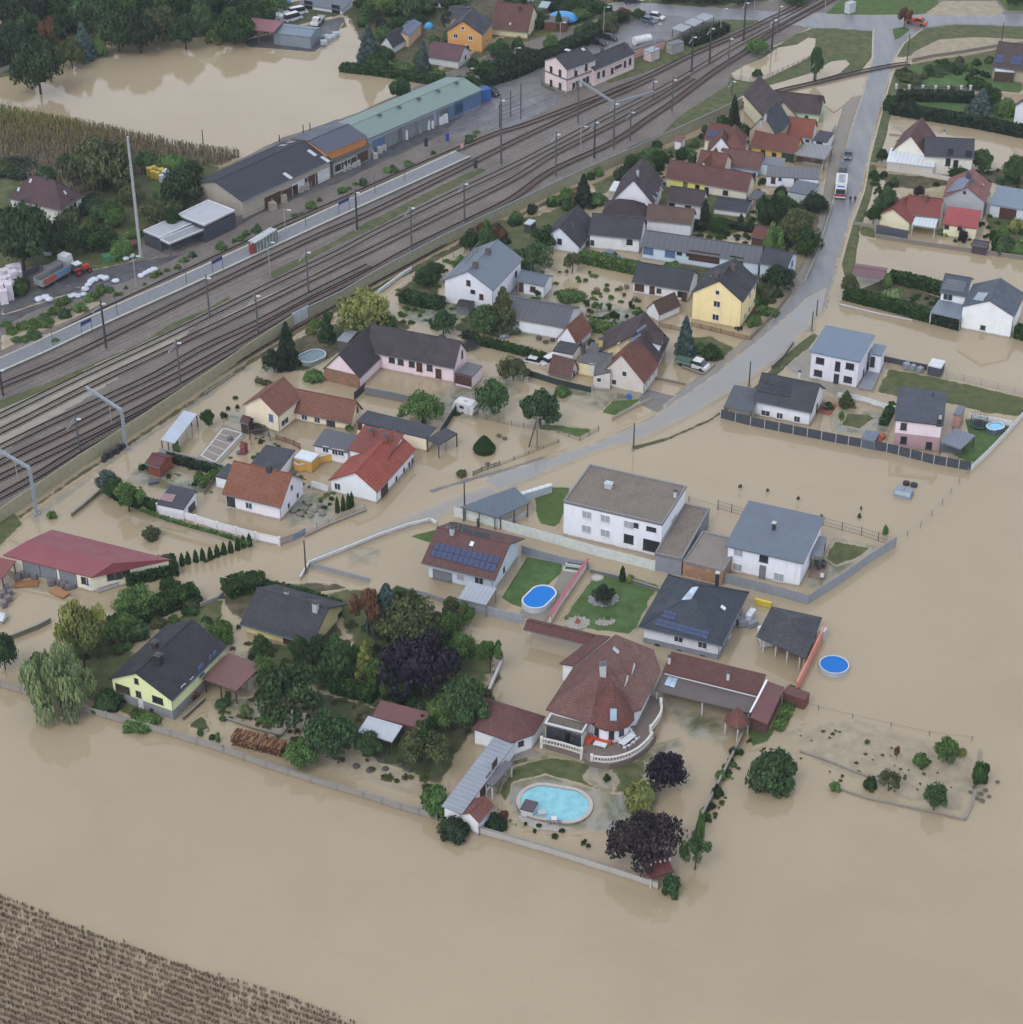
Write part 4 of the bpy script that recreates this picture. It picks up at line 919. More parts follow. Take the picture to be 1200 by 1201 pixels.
a.poly(pts,[[0,1,6,5],[1,2,6],[2,3,6],[3,4,5,6],[4,0,5]],MT('#704a48',worn=.6)); a.prism([(p[0],p[1]) for p in pts[:5]],3.2,WHITE,inset=.5); a.win('611,872 ',.9,.9,'k')
# ---------------- the villa
V=H('villa','large white villa with sweeping brown-red roof, conical turret and curved terrace','villa')
TR=MT('#7a534f',worn=.6)
p=[(722,744,9.6),(706,781,9.6),(640,832,4.6),(752,832.5,4.6),(805,764,4.4),(692,848,4.6),(670,785,5.8),(765,762,6.2),(774,787,5.0)]
V.poly([(722,744,9.4),(706,781,9.4),(640,832,4.4),(656,812,4.4),(672,783,4.4),(700,752,6.)],[[0,1,2,4]],TR)
V.poly([(706,781,9.4),(640,832,4.4),(692,848.5,4.4),(735,852,4.4),(752,832.5,4.4)],[[0,1,2],[0,2,4]],TR)
V.poly([(722,744,9.4),(706,781,9.4),(752,832.5,4.4),(775,786,4.4),(767,762,5.6)],[[0,1,2,3],[0,3,4]],MT('#85625a',worn=1.))
V.prism(P2('645,829 690,844 748,832 770,788 762,764 724,748 676,782'),4.3,WHITE,z=4.3,inset=.3)
cx=[G(716.5,839,3.8)]; c0=cx[0]; mb=MB(); n=12; rr=3.55
ring=[c0+Vector((math.cos(i*math.tau/n+.26),math.sin(i*math.tau/n+.26),0))*rr for i in range(n)]; apx=Vector((c0.x,c0.y,zat(Vector((c0.x,c0.y,0)),799)))
for i in range(n): mb.slab([ring[i],ring[(i+1) % n],apx],.15)
tr_o=mb.build('turret_roof',MT('#7e4f49',worn=.4),V.e)
for i in range(n): V.roofs.append(([ring[i],ring[(i+1) % n],apx],tr_o))
mb=MB(); mb.cyl(c0.x,c0.y,-.2,3.8,2.95,n=24); mb.build('turret',WHITE,V.e)
for i in range(24):
 a0=i*math.tau/24; d=Vector((math.cos(a0),math.sin(a0),0)); V.walls.append((Vector((c0.x,c0.y,0))+d*2.97-Vector((-d.y,d.x,0))*.38,Vector((-d.y,d.x,0)),d,.76,3.8))
V.win('700.5,858 717,862 729,858',.75,1.5,'k')
V.u=Vector((1,.1,0)).normalized(); V.chim('707,790',.9,.9,1.8,'#c9ccd0','#6b6d70'); V.sky('722,763',1.,1.3).sky('719.5,838',1.1,1.9,'#9fb4c8')
for q in ('741,785','733,799'):
 x,y=P2(q)[0]; pt,nn,ro=V.onroof(x,y); d=Vector((nn.x,nn.y,0)).normalized(); s_=Vector((-d.y,d.x,0)); f0=pt+d*.3
 m=MB(); zr=pt.z+1.5
 for sg in (-1,1): m.slab([f0+s_*sg*1.1+Vector((0,0,.35)),f0+Vector((0,0,1.5)),f0-d*2.6+Vector((0,0,1.5)),f0-d*1.2+s_*sg*1.1+Vector((0,0,.35))],.1)
 dr=m.build('dormer',TR,ro); m=MB(); g=[f0+s_*-.85-Vector((0,0,.8)),f0+s_*.85-Vector((0,0,.8)),f0+s_*.85+Vector((0,0,.45)),f0+Vector((0,0,1.3)),f0-s_*.85+Vector((0,0,.45))]
 b_=[k-d*1.6 for k in g]; m.add(g+b_,[[0,1,2,3,4],[9,8,7,6,5]]+[[i,5+i,5+(i+1) % 5,(i+1) % 5] for i in range(5)]); m.build('dormer_wall',WHITE,V.e)

V.L=0
V.block((638.6,849),(683.5,860.5),(692,848),h=3.9,kind='flat',roof=MG('#6f675f'),wall=MP('#d9dce0'),ov=.15,wname='winter_garden',th=.6)
V.win('649,861 660,864 674,868',2.6,2.4,'k')

V.block((656,778),(672,786),(700,744),h=3.6,kind='sx',rise=.9,roof=MT('#704845'),wall=WHITE,ov=.4)
V.block((768,809.5),(880,836.5),(899.5,799),h=2.9,kind='sy',rise=1.3,back=None,roof=MM('#5f5655',.4),wall=MP('#d3d6da'),ov=.3,open=True,posts=6)
V.block((777,787.5),(889,815.5),(899.5,797),h=4.05,kind='sy',rise=.9,roof=MT('#6d4844'),wall=WHITE,ov=.2)
V.poly([(880,841,3.4),(900,849.5,2.5),(920.5,806,2.5),(899.5,798.5,4.2)],[[0,1,2,3]],MM('#6b4142',.5)); V.prism(P2('881,840 899,847 918,807 900,800'),2.4,MP('#6a4a44'),z=2.6)
V.quad('779,803.5 791,807 795.5,796.5 784,793.5',2,1,mat=M_glass('#8ea3b8')); V.chim('785,778 854,797',.4,.4,1.3,'#c9ccd0')
mb=MB(); f=[G(889.5,815.8,4.0),G(880,836.5,3.1),G(899.5,798.5,4.9)]; mb.bar(f[1]+Vector((0,0,.12)),f[2]+Vector((0,0,.12)),.25,.3); mb.build('fire_wall',WHITE,V.e)
a=H('covered_entrance','long thin brown-red roof over the open driveway entrance north of the villa','carport').block((613.5,738),(691,757),(712,747),h=3.0,kind='gx',rise=.7,roof=MT('#6f4644'),wall=MP('#c9ccd0'),ov=.3,open=True)

g=G(864.6,845,2.6); mb=MB(); e=thing('gazebo','small hexagonal gazebo with a brown-red pointed roof at the end of the villa wing','gazebo',(g.x,g.y,0))
ring=[g+Vector((math.cos(i*math.tau/8),math.sin(i*math.tau/8),0))*1.95 for i in range(8)]; ap=Vector((g.x,g.y,zat(Vector((g.x,g.y,0)),829)))
for i in range(8): mb.slab([ring[i],ring[(i+1) % 8],ap],.1)
mb.build('roof',MT('#7d4f48'),e)
for i in range(0,8,2): m=MB(); q=g+(ring[i]-g)*.85; m.cyl(q.x,q.y,-.2,2.55,.1,n=8); m.build('post',MP('#d9dce0'),e)

def arc_px(s): return line3(P2(s),0,.5)
tp=P2('640,872 682,884 690,893 715,897 740,890 760,876 770,862 766,850 775,836 778,822 760,815 735,830 690,850 650,855')
mb=MB(); P=[G(x,y,1.1) for x,y in tp]; mb.hexa([(q.x,q.y,-.3) for q in reversed(P)][::-1] if False else [(q.x,q.y,-.3) for q in P],[(q.x,q.y,1.1) for q in P])
e=thing('terrace','raised brown paved terrace curving round the villa turret','terrace',(P[3].x,P[3].y,0)); mb.build('deck',MP('#7a6d66',.8),e)
def balustrade(s,label,z=1.1):
 P=line3(P2(s),z,.42); c=P[0]; e=thing('balustrade',label,'balustrade',(c.x,c.y,z)); m=MB(); strip(m,P,.32,z+.82,z+.98); strip(m,P,.32,z+.01,z+.14); m.build('rails',MP('#d6d4cf'),e)
 b=MB(); b.cyl(0,0,.1,.5,.07,.11,6); b.cyl(0,0,.5,.86,.11,.06,6); o=b.build('baluster',MP('#d6d4cf')); me=o.data; bpy.data.objects.remove(o)
 for q in P[:99]: o=bpy.data.objects.new('baluster',me); COL.objects.link(o); o.parent=e; o.location=q-c
 for q in (P[0],P[-1]): m=MB(); m.box(q.x,q.y,z-1,z+1.15,.42,.42); m.build('pillar',MP('#dcdad5'),e)
balustrade('635,871 660,877 682,884','straight white balustrade in front of the villa winter garden')
balustrade('694,892 712,894 730,891 746,884 758,874 764,866','long curved white balustrade round the villa terrace')
balustrade('763,858 772,846 776,836 775,826','short white balustrade on the east side of the villa terrace')
# ---------------- modern houses in the middle
a=H('hip_roof_house','white house with a blue-grey hipped roof and solar panels, beside the pine lawn').block((749,735),(847,757.7),(881,695),by=778,kind='hip',rise=3.9,hip=6.2,roof=SLATE,wall=MW('#d2d6e2'),ov=.7,plinth=(MP('#8b909c'),1.0))
a.win('796,749 824,756',1.5,1.4,'w').win('771,756 797,763.5 824,770',.8,.35,'k').win('863,733 856,743',1.2,1.2,'w')
a.quad('767,733 829,750 833,741 771,725',8,2).quad('776,724 791,728 795,719 780,714.5',3,2).quad('799,704 811,703 820,688 812,689',1,1,mat=M_glass('#8fa0b0')).sky('848,713',.9,1.0,'#e6ebf0').chim('841,684',.5,.5,2.0,'#2e3238','#c8ccd0')
a.poly([(749,734,3.3),(772.5,694,3.2),(789,706,5.2),(785,726,4.2)],[[0,3,2],[0,2,1]],SLATE)
a=H('pavilion','garden pavilion with a dark grey pyramid roof beside the round blue pool','pavilion')
W3=a.poly([(887,746,2.8),(945,772.5,2.8),(964.5,724,2.8),(905,711,2.8),(926,724.5,5.6)],[[0,1,4],[1,2,4],[2,3,4],[3,0,4]],MT('#4c4d56',worn=1.)); c0=W3[4]
for A_,B_ in ((0,1),(1,2),(3,0)):
 for f in (.08,.36,.64,.92): q=W3[A_].lerp(W3[B_],f); q=q+(c0-q).xy.to_3d().normalized()*.7; m=MB(); m.box(q.x,q.y,-.2,2.75,.2,.2); m.build('post',MP('#c9ccd0'),a.e)
mb=MB(); q=[G(965,727,2.6),G(933,808,1.6)]; q0=G(966,746); q1=G(934,812); mb.bar((q0.x,q0.y,.8),(q1.x,q1.y,.8),.3,2.6); o=mb.build('boundary_wall',MW('#c98373')); tag(o,'orange-red boundary wall with a white side, running past the pyramid-roofed pavilion','wall')
mb=MB(); q0=G(894,758); mb.box(q0.x+.9,q0.y+1,-.2,2.5,2.6,2.6,.25); o=mb.build('store_room',MW('#c9cdd8'),a.e)
a=H('mono_pitch_house','white two-storey house with a wide blue-grey single-pitch metal roof, nearest the open flood',group=None).block((850.4,640),(942.4,661),(966.5,611.5),by=691,kind='sy',rise=.9,roof=MET,wall=MW('#e0e3ee'),ov=.45)
a.win('866,648 865,665.5',1.6,1.5,'s').win('896,655',1.5,1.4,'k').win('913.6,677',1.7,1.6,'s').win('894,676',1.1,2.6,'G','door').win('950,668',1.0,1.8,'k').chim('907.6,621',.5,.5,1.3,'#30343a','#c8ccd0')
H('terrace_canopy','flat grey canopy beside the single-pitch house, over its dining deck','canopy').block((951,651),(963,653),(971.5,630),h=2.9,kind='flat',roof=MP('#7e848e'),wall=MP('#5b6067'),open=True,ov=.15,th=0)
a=H('flat_roof_house','big white two-storey house with a flat gravel roof and grey parapet',group=None).block((660.4,588.5),(777,615.5),(806.5,571),by=655,kind='flat',roof=GRAV,wall=MW('#dfe2ec'),ov=.12,th=.3)
a.win('688.5,604 710,608.5 737.5,615.5 688,620.5 710,625.5',1.7,1.5,'s').win('737.5,632',1.7,1.7,'k').win('746,616',.9,.9,'k').win('764,620.5',1.7,.8,'k').win('764,640',2.9,2.2,'k').win('790,609',2.6,1.1,'s').chim('714,572 ',1.2,.9,.9,'#b9c4d2','#c4ccd6').chim('792,583',.5,.5,1.2,'#c4c8d0')
H('gravel_roof_garage','low grey garage with a gravel roof, against the flat-roofed white house','garage').block((768,649.5),(800,656.5),(835.5,598),h=3.3,kind='flat',roof=GRAV,wall=MP('#8b919e'),ov=.05,th=.3)
a=H('brick_garage','low garage with a gravel roof and bare orange brick front, left of the single-pitch house','garage').block((801,658.5),(848.5,670.5),(854.5,631),h=2.8,kind='flat',roof=MG('#8a827c'),wall=M_brickwall('#a87a5c'),ov=.05,th=.3)
a=H('solar_roof_house','pale blue house with a brown roof carrying two rows of solar panels',group=None).block((494,660),(580.5,681),(615,631),by=701,kind='gx',rise=3.0,roof=MT('#6e4c4a',worn=.25),wall=BLUEW,ov=.9)
a.quad('503.5,652 580,671.5 587,653.5 511,636',12,2,gap=.12).quad('522,620 545,625.5 548,617 527,612.5',4,1,mat=M_glass('#252a33')).quad('545,626 574,632.5 576,626.5 550,621',5,1,mat=M_glass('#252a33')).sky('553.5,638',.8,1.0,'#e6ebf0').chim('530.5,626',.7,.7,1.2,'#b9bcc2').chim('561,618',.35,.35,1.4,'#3a3e45')
a.win('540,677.5',1.4,1.3,'s').win('562,681',1.6,1.8,'w').win('519,675',3.4,1.8,'G').win('591,668',.6,1.,'k')
H('patio_roof','translucent grey patio roof in front of the solar-panel house','patio roof').block((537,701.5),(570,709.5),(579,690.5),h=2.5,kind='sy',rise=.3,roof=MM('#9aa3ae',.7),wall=MP('#8a9098'),open=True,ov=.12)
a=H('timber_carport','large open carport with a blue-grey metal roof on timber posts, west of the flat-roofed house','carport')
W3=a.poly([(540,594.5,2.8),(584,607,2.6),(622,589,2.8),(604,571,3.5),(570,583,3.3)],[[0,1,2,3,4]],MM('#566473',.6))
for f in (.08,.5,.92):
 for A_,B_ in ((W3[0],W3[1]),(W3[1],W3[2]),(W3[0],W3[3])): q=A_.lerp(B_,f); m=MB(); m.box(q.x,q.y,-.2,2.6,.2,.2); m.build('post',TIMB,a.e)
q0,q1=W3[1].lerp(W3[2],.1),W3[1].lerp(W3[2],.9); m=MB(); m.bar((q0.x,q0.y+.4,.4),(q1.x,q1.y+.4,.4),.2,1.1); m.build('low_wall',MP('#b5b8ba'),a.e)
# ================================================================ HOUSES, village core and right side
TILE_R=MT('#885949',worn=.45); TILE_BR=MT('#5f4743',worn=.6); TILE_DB=MT('#44424b',worn=.5); ASB=MM('#50545c',.8); TEGULA=MT('#8d4b45',worn=.2)
a=H('white_gabled_house','white house with terracotta tiled roof, below the round trampoline garden').block((260,579),(329.5,595.5),(365,563.5),by=613,kind='gx',rise=3.9,roof=MT('#8f5a44',worn=.3),wall=MW('#dfdde6'),ov=.5)
a.win('292,593',1.3,1.3,'w').win('342,572 349,581 338.5,593',.9,1.2,'w').win('271,588',1.6,2.0,'k').chim('316,552',.8,.8,1.1,'#3c3f46')
a=H('flat_garage','white garage with a dark flat roof between the terracotta house and the yellow wall','garage').block((292,546),(327,552.5),(349,528),h=2.9,kind='flat',roof=MG('#4b4d54'),wall=WHITE,ov=.05,th=0)
H('side_garage','small white garage with a dark roof, left of the terracotta-roofed house','garage').block((252,558),(268,562),(278,546),h=2.6,kind='flat',roof=MG('#4d4f58'),wall=WHITE,ov=.1,th=0)
a=H('l_shaped_house','white house with bright red tiled roof and a garage door beside the flooded street')
a.block((385,563),(442.6,577.3),(495.5,528.5),by=592,kind='gy',rise=3.0,rf=.56,roof=MT('#a35043',worn=.2,step=.55),wall=MW('#dce2ea'),ov=.35)
a.win('465,570 474,561.5 480,554 486,546.5 491,540',.9,1.3,'w').win('396,570.5',1.2,1.4,'w').win('451,579',2.6,2.6,'D','door')
a.block((408,527),(455,538),(460,513),h=4.2,kind='sy',rise=1.3,roof=MT('#8c5048',worn=.3,step=.55),wall=MW('#dce2ea'),ov=.3); a.chim('436,511 453,518',.8,.8,1.2,'#8a544a')
a=H('cream_farmhouse','long cream house with brown-red tiled roof, south of the pink farmhouse')
CRM=MW('#e3d6bd'); a.block((330,480.5),(412,497),(428,480),by=507,kind='gx',rise=3.3,roof=TILE_R,wall=CRM,ov=.4)
a.block((284,475),(327,488),(343,461),h=3.9,kind='gy',rise=3.0,roof=TILE_R,wall=CRM,ov=.4)
a.win('318,490',.9,1.5,'B').win('334,494.5',2.3,1.3,'w').win('357,488.5 372,492',1.2,1.5,'w').win('388,496',1.7,1.2,'k').win('419,480',.7,1.2,'k')
a=H('flat_workshop','cream workshop with a long dark flat roof joined to the cream farmhouse','workshop').block((418,494),(500,514),(509.5,500),h=2.9,kind='flat',roof=MG('#4a4e57'),wall=CRM,ov=.05,th=0)
a.win('437,503 ',3.0,1.5,'D').win('419,499 ',1.,1.4,'D').win('452,510',1.5,.9,'G')
H('carport','dark-roofed open carport at the east end of the cream workshop','carport').block((500,514.5),(514.5,521.5),(529,504.5),h=2.8,kind='flat',roof=MG('#4b4d56'),wall=TIMB,open=True,ov=.15,th=0)
a=H('courtyard_annex','low white annex with grey roof between the cream farmhouse and the yellow wall','annex').block((367,522),(408,530.5),(412,512),h=2.9,kind='sy',rise=.6,roof=MM('#52565e',.8),wall=WHITE,ov=.2)
a.win('382,527 393,530 400,531',1.2,1.3,'w')
H('garden_store','small store with a bright white flat roof against the yellow courtyard wall','store').block((344.5,536),(365,541.5),(373,532),h=2.5,kind='flat',roof=MM('#c9d2dd',.5),wall=MW('#c79a45'),ov=.05,th=0)
a=H('pink_farmhouse','pink L-shaped farmhouse with a dark brown roof and a bare brick gable end',group=None)
PNK=MW('#dfcdd6'); a.block((378,433),(422,443.5),(452,405),by=457,kind='gy',rise=4.1,rf=.47,roof=MT('#47414a',worn=.4),wall=PNK,ov=.25)
a.block((428,412),(533,432.3),(550.5,412),h=3.4,kind='gx',rise=4.0,roof=MT('#4a434b',worn=.4),wall=PNK,ov=.3)
q=[a.walls[0]]; m=MB(); pw,d,nn,ln,tz=a.walls[0]; m.add([pw+nn*.03+Vector((0,0,-.3)),pw+d*ln+nn*.03+Vector((0,0,-.3)),pw+d*ln+nn*.03+Vector((0,0,2.9)),pw+nn*.03+Vector((0,0,2.9))],[[0,1,2,3]]); m.build('brick_facing',M_brickwall('#8f6552'),a.e)
a.win('459.6,421 470,423.5 483,426 504,430.5',1.2,1.6,'k').win('492,430 514.4,438',1.2,2.0,'D','door').win('542,415.5',.8,1.6,'k')
a=H('pink_annex','little pink annex with a flat grey roof and brown doors, east of the pink farmhouse','annex').block((534,437.8),(553,442.3),(567.5,429),h=2.8,kind='flat',roof=MM('#5b5c63',.7),wall=PNK,ov=.05,th=0); a.win('544,445',3.4,2.2,'D','door')
a=H('blue_roof_house','white house with blue-grey metal roof and a raised panel frame, near the noise barrier').block((519,328.3),(578.5,340.5),(613,303),by=368,kind='gy',rise=3.2,rf=.5,roof=MM('#62717f',.6),wall=MW('#dce0ec'),ov=.35)
a.win('549.5,331.7 564.7,348',.9,1.2,'D').win('554.7,342',1.,.8,'k').win('605,321',.9,1.2,'k').chim('557.5,313.5 572.5,297.5',.9,.9,.9,'#6d5f5c')
a=H('blue_roof_annex','white single-storey annex with a blue-grey roof, east of the panel-frame house','annex').block((605.5,329),(639,335.5),(648,323),h=3.0,kind='gx',rise=1.2,roof=MM('#586573',.6),wall=WHITE,ov=.3)
a.win('625,339',1.2,1.2,'D').win('610,336.5',1.1,2,'D','door')
a=H('dark_l_house','white L-shaped house with a large black tiled roof, its car drowned in the yard')
a.block((632.7,281.5),(680.5,290.5),(706,265),by=300,kind='gy',rise=3.9,rf=.48,roof=TILE_DB,wall=MW('#d3d9e8'),ov=.4)
a.block((690,274.5),(751.5,281),(762,262),h=3.4,kind='gx',rise=3.0,roof=TILE_DB,wall=MW('#d8d9de'),ov=.35)
a.win('656.5,283',1.0,1.3,'k').win('688,287.5 691,284',.8,1.1,'k').win('738.5,283.5',1.3,1.3,'k').win('732,283',1.,2,'W','door').chim('656,263 672,267',.3,.3,.8,'#6b6b6f')
a=H('blue_terrace','very long pale blue terrace with a dark grey roof running east to the street')
a.block((752,288),(891,308.5),5.5,h=3.1,kind='gx',rise=2.3,roof=MM('#4c505a',1.2),wall=MW('#bfd0e4'),ov=.3)
a.win('797,296 808,297.5',1.1,1.1,'k').win('860,304 868,305.5',1.4,1.6,'g').win('826,301 ',6.5,2.2,'D').win('757,293 786,297',2.2,1.8,'B')
a=H('terrace_end_house','last house of the blue terrace, gable facing the village street',group=None).block((890,308),(923.5,315),(932.5,297.5),h=3.6,kind='gx',rise=1.9,roof=MT('#484b54',worn=.6),wall=MW('#c5d2e4'),ov=.3); a.win('929,309',.8,1.2,'k')
a=H('yellow_house','tall yellow house with black tiled roof and white-framed windows on its gable')
a.block((811,342.8),(871.3,354.3),(890.5,327.5),by=387,kind='gy',rise=3.7,rf=.52,roof=MT('#3c3d46',worn=.3),wall=MW('#ecd9a2'),ov=.3)
a.win('841.7,343',.9,1.0,'w').win('841,356.5 839.5,372',1.4,1.4,'w').win('885,337 884.5,353 879.5,346.5 878.7,363 873.5,371',.9,1.3,'w').chim('859.5,316 840.5,325.5',.8,.8,1.0,'#6c5f58').sky('834,324',.8,.4)
a=H('white_long_house','low white house with a dark grey roof left of the yellow house').block((741,330.5),(808,341.5),8.0,by=355,kind='gx',rise=2.6,roof=MT('#43454e',worn=.4),wall=MW('#d9dbe2'),ov=.3)
a.win('750,337',2.0,1.6,'D').win('765,339 803,350',1.1,2.1,'D','door').win('798,345',1.2,1.3,'k').win('773,341',1.,1.,'k')
a=H('small_outhouse','narrow white outhouse with a brown roof beside the round tree, below the low white house','outhouse').block((758,361.5),(773.5,369.5),(787.5,352.5),by=379,kind='gy',rise=2.2,roof=TILE_BR,wall=WHITE,ov=.2)
a=H('long_barn','long low barn with a wide grey roof, south of the blue-roofed house','barn').block((582,370),(663,384.5),9.,h=3.0,kind='gx',rise=1.7,rf=.6,roof=MM('#52545b',1.0),wall=WHITE,ov=.25)
a=H('red_gable_cottage','small white cottage with a red-brown gabled roof at the east end of the grey barn','cottage').block((652.5,397),(676.7,403.5),(693,386),by=413,kind='gy',rise=3.2,roof=TILE_R,wall=WHITE,ov=.25)
a.win('681,402',.7,1.3,'k')
H('yard_shed','flat dark shed roof below the red-gabled cottage','shed').block((648,411),(672,415.5),4.2,h=2.5,kind='flat',roof=MG('#4a4a50'),wall=WHITE,ov=.05,th=0)
a=H('brown_roof_cottage','tiny white cottage with a brown-red roof behind the dark green street fence','cottage').block((642.5,437),(669.5,444),(678.5,433),by=447,kind='gx',rise=3.0,roof=MT('#70504b',worn=.7),wall=WHITE,ov=.25)
a.win('673,441',.7,1.4,'k')
a=H('grey_roof_annex','cream annex with a grey flat roof left of the beige gabled house','annex').block((678.5,424),(702,428.5),7.5,h=3.0,kind='sy',rise=.3,roof=MG('#64646a'),wall=CREAM,ov=.15)
a.win('695,432',1.3,2.1,'W','door').chim('684.5,414',.6,.6,2.,'#4a4a4f')
a=H('beige_gabled_house','beige house with streaky red-brown tiled roof where the driveway meets the street')
a.block((704,438),(756,449.5),(772,427),by=464,kind='gy',rise=5.0,rf=.46,roof=MT('#7c4c42',worn=1.0),wall=MW('#c9c2bd'),ov=.2)
a.block((696,440.5),(716,441.5),7.5,h=3.0,kind='sx',rise=1.0,roof=MT('#6b6a6d'),wall=MW('#c9c2bd'),ov=.05)
a.win('732.5,438.3 720.5,448',1.0,1.2,'w').win('702.6,445.5',.9,1.0,'w').win('758,451 762,445 767,439',.6,1.1,'w')
a=H('brown_villa','big cream house with a brown roof, dormer and yellow verge behind the beige house')
a.block((697,415),(772.5,425.5),(790,398),by=440,kind='gy',rise=5.2,rf=.6,roof=MT('#4f4146',worn=.4),wall=MW('#d9cb9f'),ov=.5)
a.quad('738,400.5 751,391 753,393 741,403',1,1).quad('746,388 758,380.5 759,383 748,391',1,1).chim('705,406',.8,.8,1.6,'#c9b36a').win('779,418 776,424',1.0,1.4,'w')
a.sky('726,403',.8,.8)
m=MB(); W3=[a.Q(a.L*.75,a.W*.35,a.h+2.1),a.Q(a.L*.98,a.W*.35,a.h+2.0),a.Q(a.L*.98,a.W*.65,a.h+2.0),a.Q(a.L*.7,a.W*.65,a.h+2.2)]
m.slab([a.Q(a.L*.62,a.W*.5,a.h+4.0),a.Q(a.L*.99,a.W*.5,a.h+3.7),a.Q(a.L*.99,a.W*.3,a.h+2.2),a.Q(a.L*.8,a.W*.3,a.h+2.6)],.12); m.slab([a.Q(a.L*.62,a.W*.5,a.h+4.0),a.Q(a.L*.99,a.W*.5,a.h+3.7),a.Q(a.L*.99,a.W*.7,a.h+2.2),a.Q(a.L*.8,a.W*.7,a.h+2.6)],.12)
dr=m.build('dormer',MT('#4f4146',worn=.4),a.roof_o); m=MB(); m.hexa([a.Q(a.L*.8,a.W*.33,a.h+.6),a.Q(a.L*.95,a.W*.33,a.h+.2),a.Q(a.L*.95,a.W*.67,a.h+.2),a.Q(a.L*.8,a.W*.67,a.h+.6)],[a.Q(a.L*.8,a.W*.33,a.h+2.2),a.Q(a.L*.95,a.W*.33,a.h+2.1),a.Q(a.L*.95,a.W*.67,a.h+2.1),a.Q(a.L*.8,a.W*.67,a.h+2.2)]); m.build('dormer_wall',WHITE,a.e)
# ---- right side
a=H('cube_house','white two-storey house with a blue-grey single-pitch roof and grey terrace, beside the courtyard').block((949.6,412),(1009,424.5),(1026,396),by=457,kind='sy',rise=.6,roof=MM('#67788b',.6),wall=MW('#d9dae6'),ov=.35)
a.win('962,423 997,429.5 959.7,437.5 994.5,445',1.6,1.3,'k').win('982.6,429.5 981,444',1.0,2.0,'k').win('1017,430 1012,444',.7,1.8,'k')
a.block((1020,414.5),(1034.5,417),(1038.5,405),h=4.3,kind='flat',roof=MM('#67788b',.6),wall=MW('#d9dae6'),ov=.15,th=0).win('1023,424',.9,2.2,'k')
mb=MB(); q=[G(1006.6,457),G(1023,459.5),G(1036,431),G(1020,428)]; mb.hexa([(k.x,k.y,-.2) for k in q],[(k.x,k.y,.4) for k in q]); tag(mb.build('terrace',MP('#868a93')),'smooth grey terrace slab beside the blue-grey-roofed cube house','terrace')
a=H('dark_slope_house','white house with a dark tiled roof behind the long anthracite fence, near the street').block((883,470),(952.3,484.3),9.5,by=501.5,kind='gx',rise=3.4,roof=MT('#454952',worn=.2),wall=MW('#dcdfe8'),ov=.4)
a.quad('889,459 926,466 930,451 894,443.5',5,3,mat=MT('#3e434d',worn=.1)).win('898,484.5',1.7,1.2,'w').win('914.7,487.5 935,491.5',1.2,1.3,'w').win('958,479',.9,2.0,'k').chim('937.5,443',.4,.4,1.3,'#c5c9ce')
H('low_carport','grey flat-roofed carport left of the dark-roofed white house behind the fence','carport').block((848.7,477),(882,483),7.5,h=2.6,kind='sy',rise=.5,roof=MG('#5b6069'),wall=TIMB,open=True,ov=.2)
a=H('pink_white_house','two-storey house, white above and dusty pink below, with a grey single-pitch roof').block((1049,492.3),(1107,498.8),(1122,463.5),by=532,kind='sy',rise=.5,roof=MT('#555b68',worn=.2),wall=MW('#dccfd6'),ov=.35,plinth=(MW('#a98b90'),3.1))
a.win('1060,500',1.1,1.4,'k').win('1060,516 1089.6,522.5',1.1,1.5,'k').chim('1102.5,493',.5,.5,1.3,'#c5c9ce').chim('1094.5,464.5',.25,.25,.7,'#3a3d42').win('1113,497',.8,1.4,'k')
H('terrace_roof','flat grey terrace roof on the east side of the white-and-pink house','terrace roof').block((1103,518),(1127,526.5),(1136,507.5),h=2.8,kind='flat',roof=MM('#6c7684',.7),wall=DGREY,open=True,ov=.15,th=0)
H('brick_annex','tiny annex with a blue-grey roof behind the white-and-pink house','annex').block((1118,485.5),(1126.5,487.5),(1131,476.5),h=3.0,kind='flat',roof=MM('#66707e',.7),wall=MW('#b48d84'),ov=.1,th=0)
a=H('white_clad_house','large white house with a blank horizontally clad gable and slate roof, right edge')
a.block((1128,359.3),(1189.8,371),(1207,345),by=397.5,kind='gy',rise=2.4,roof=MT('#5b6675',.35,.2),wall=MW('#dfe3e8'),ov=.25)
a.block((1102,342.5),(1134,348),8.0,h=4.5,kind='gx',rise=2.2,roof=MT('#565f6d',.35,.2),wall=MW('#dfe3e8'),ov=.3)
a.win('1153,384',1.0,.9,'k').quad('1141,352 1153,354 1160,344 1148,343',1,1,mat=M_glass('#6f7d8c')).quad('1104,339 1130,343.5 1135,331 1110,326.5',1,4,mat=MM('#5c6470',.5)).win('1112,348',1.9,1.6,'w')
H('garden_canopy','flat grey canopy roof at the hedge left of the blank-gabled white house','canopy').block((1091,366),(1127,374),6.0,h=2.7,kind='flat',roof=MM('#6f7b8a',.8),wall=WHITE,open=True,ov=.15,th=0)
H('garden_shelter','long garden shelter with a dark red-brown roof beside the clipped round bush','shelter').block((999,322),(1036,327.5),5.2,h=2.6,kind='gx',rise=.6,roof=MM('#6d5054',.5),wall=TIMB,open=True,ov=.2)
a=H('red_roof_bungalow','low cream house with a dark red roof by the street, north of the flooded field').block((1062,251),(1103,255.5),(1113,237.5),h=3.2,kind='gx',rise=2.6,roof=TEGULA,wall=MW('#dcd6b8'),ov=.4)
a.block((1030,251.2),(1068,262),(1078,242),by=275,kind='gy',rise=2.3,rf=.42,roof=TEGULA,wall=MW('#dcd6b8'),ov=.4)
a.block((1106,262.5),(1146.5,268),(1152.5,255),h=3.0,kind='sy',rise=1.6,roof=MM('#93403f',.45,rough=.3),wall=MW('#dcd6b8'),ov=.25)
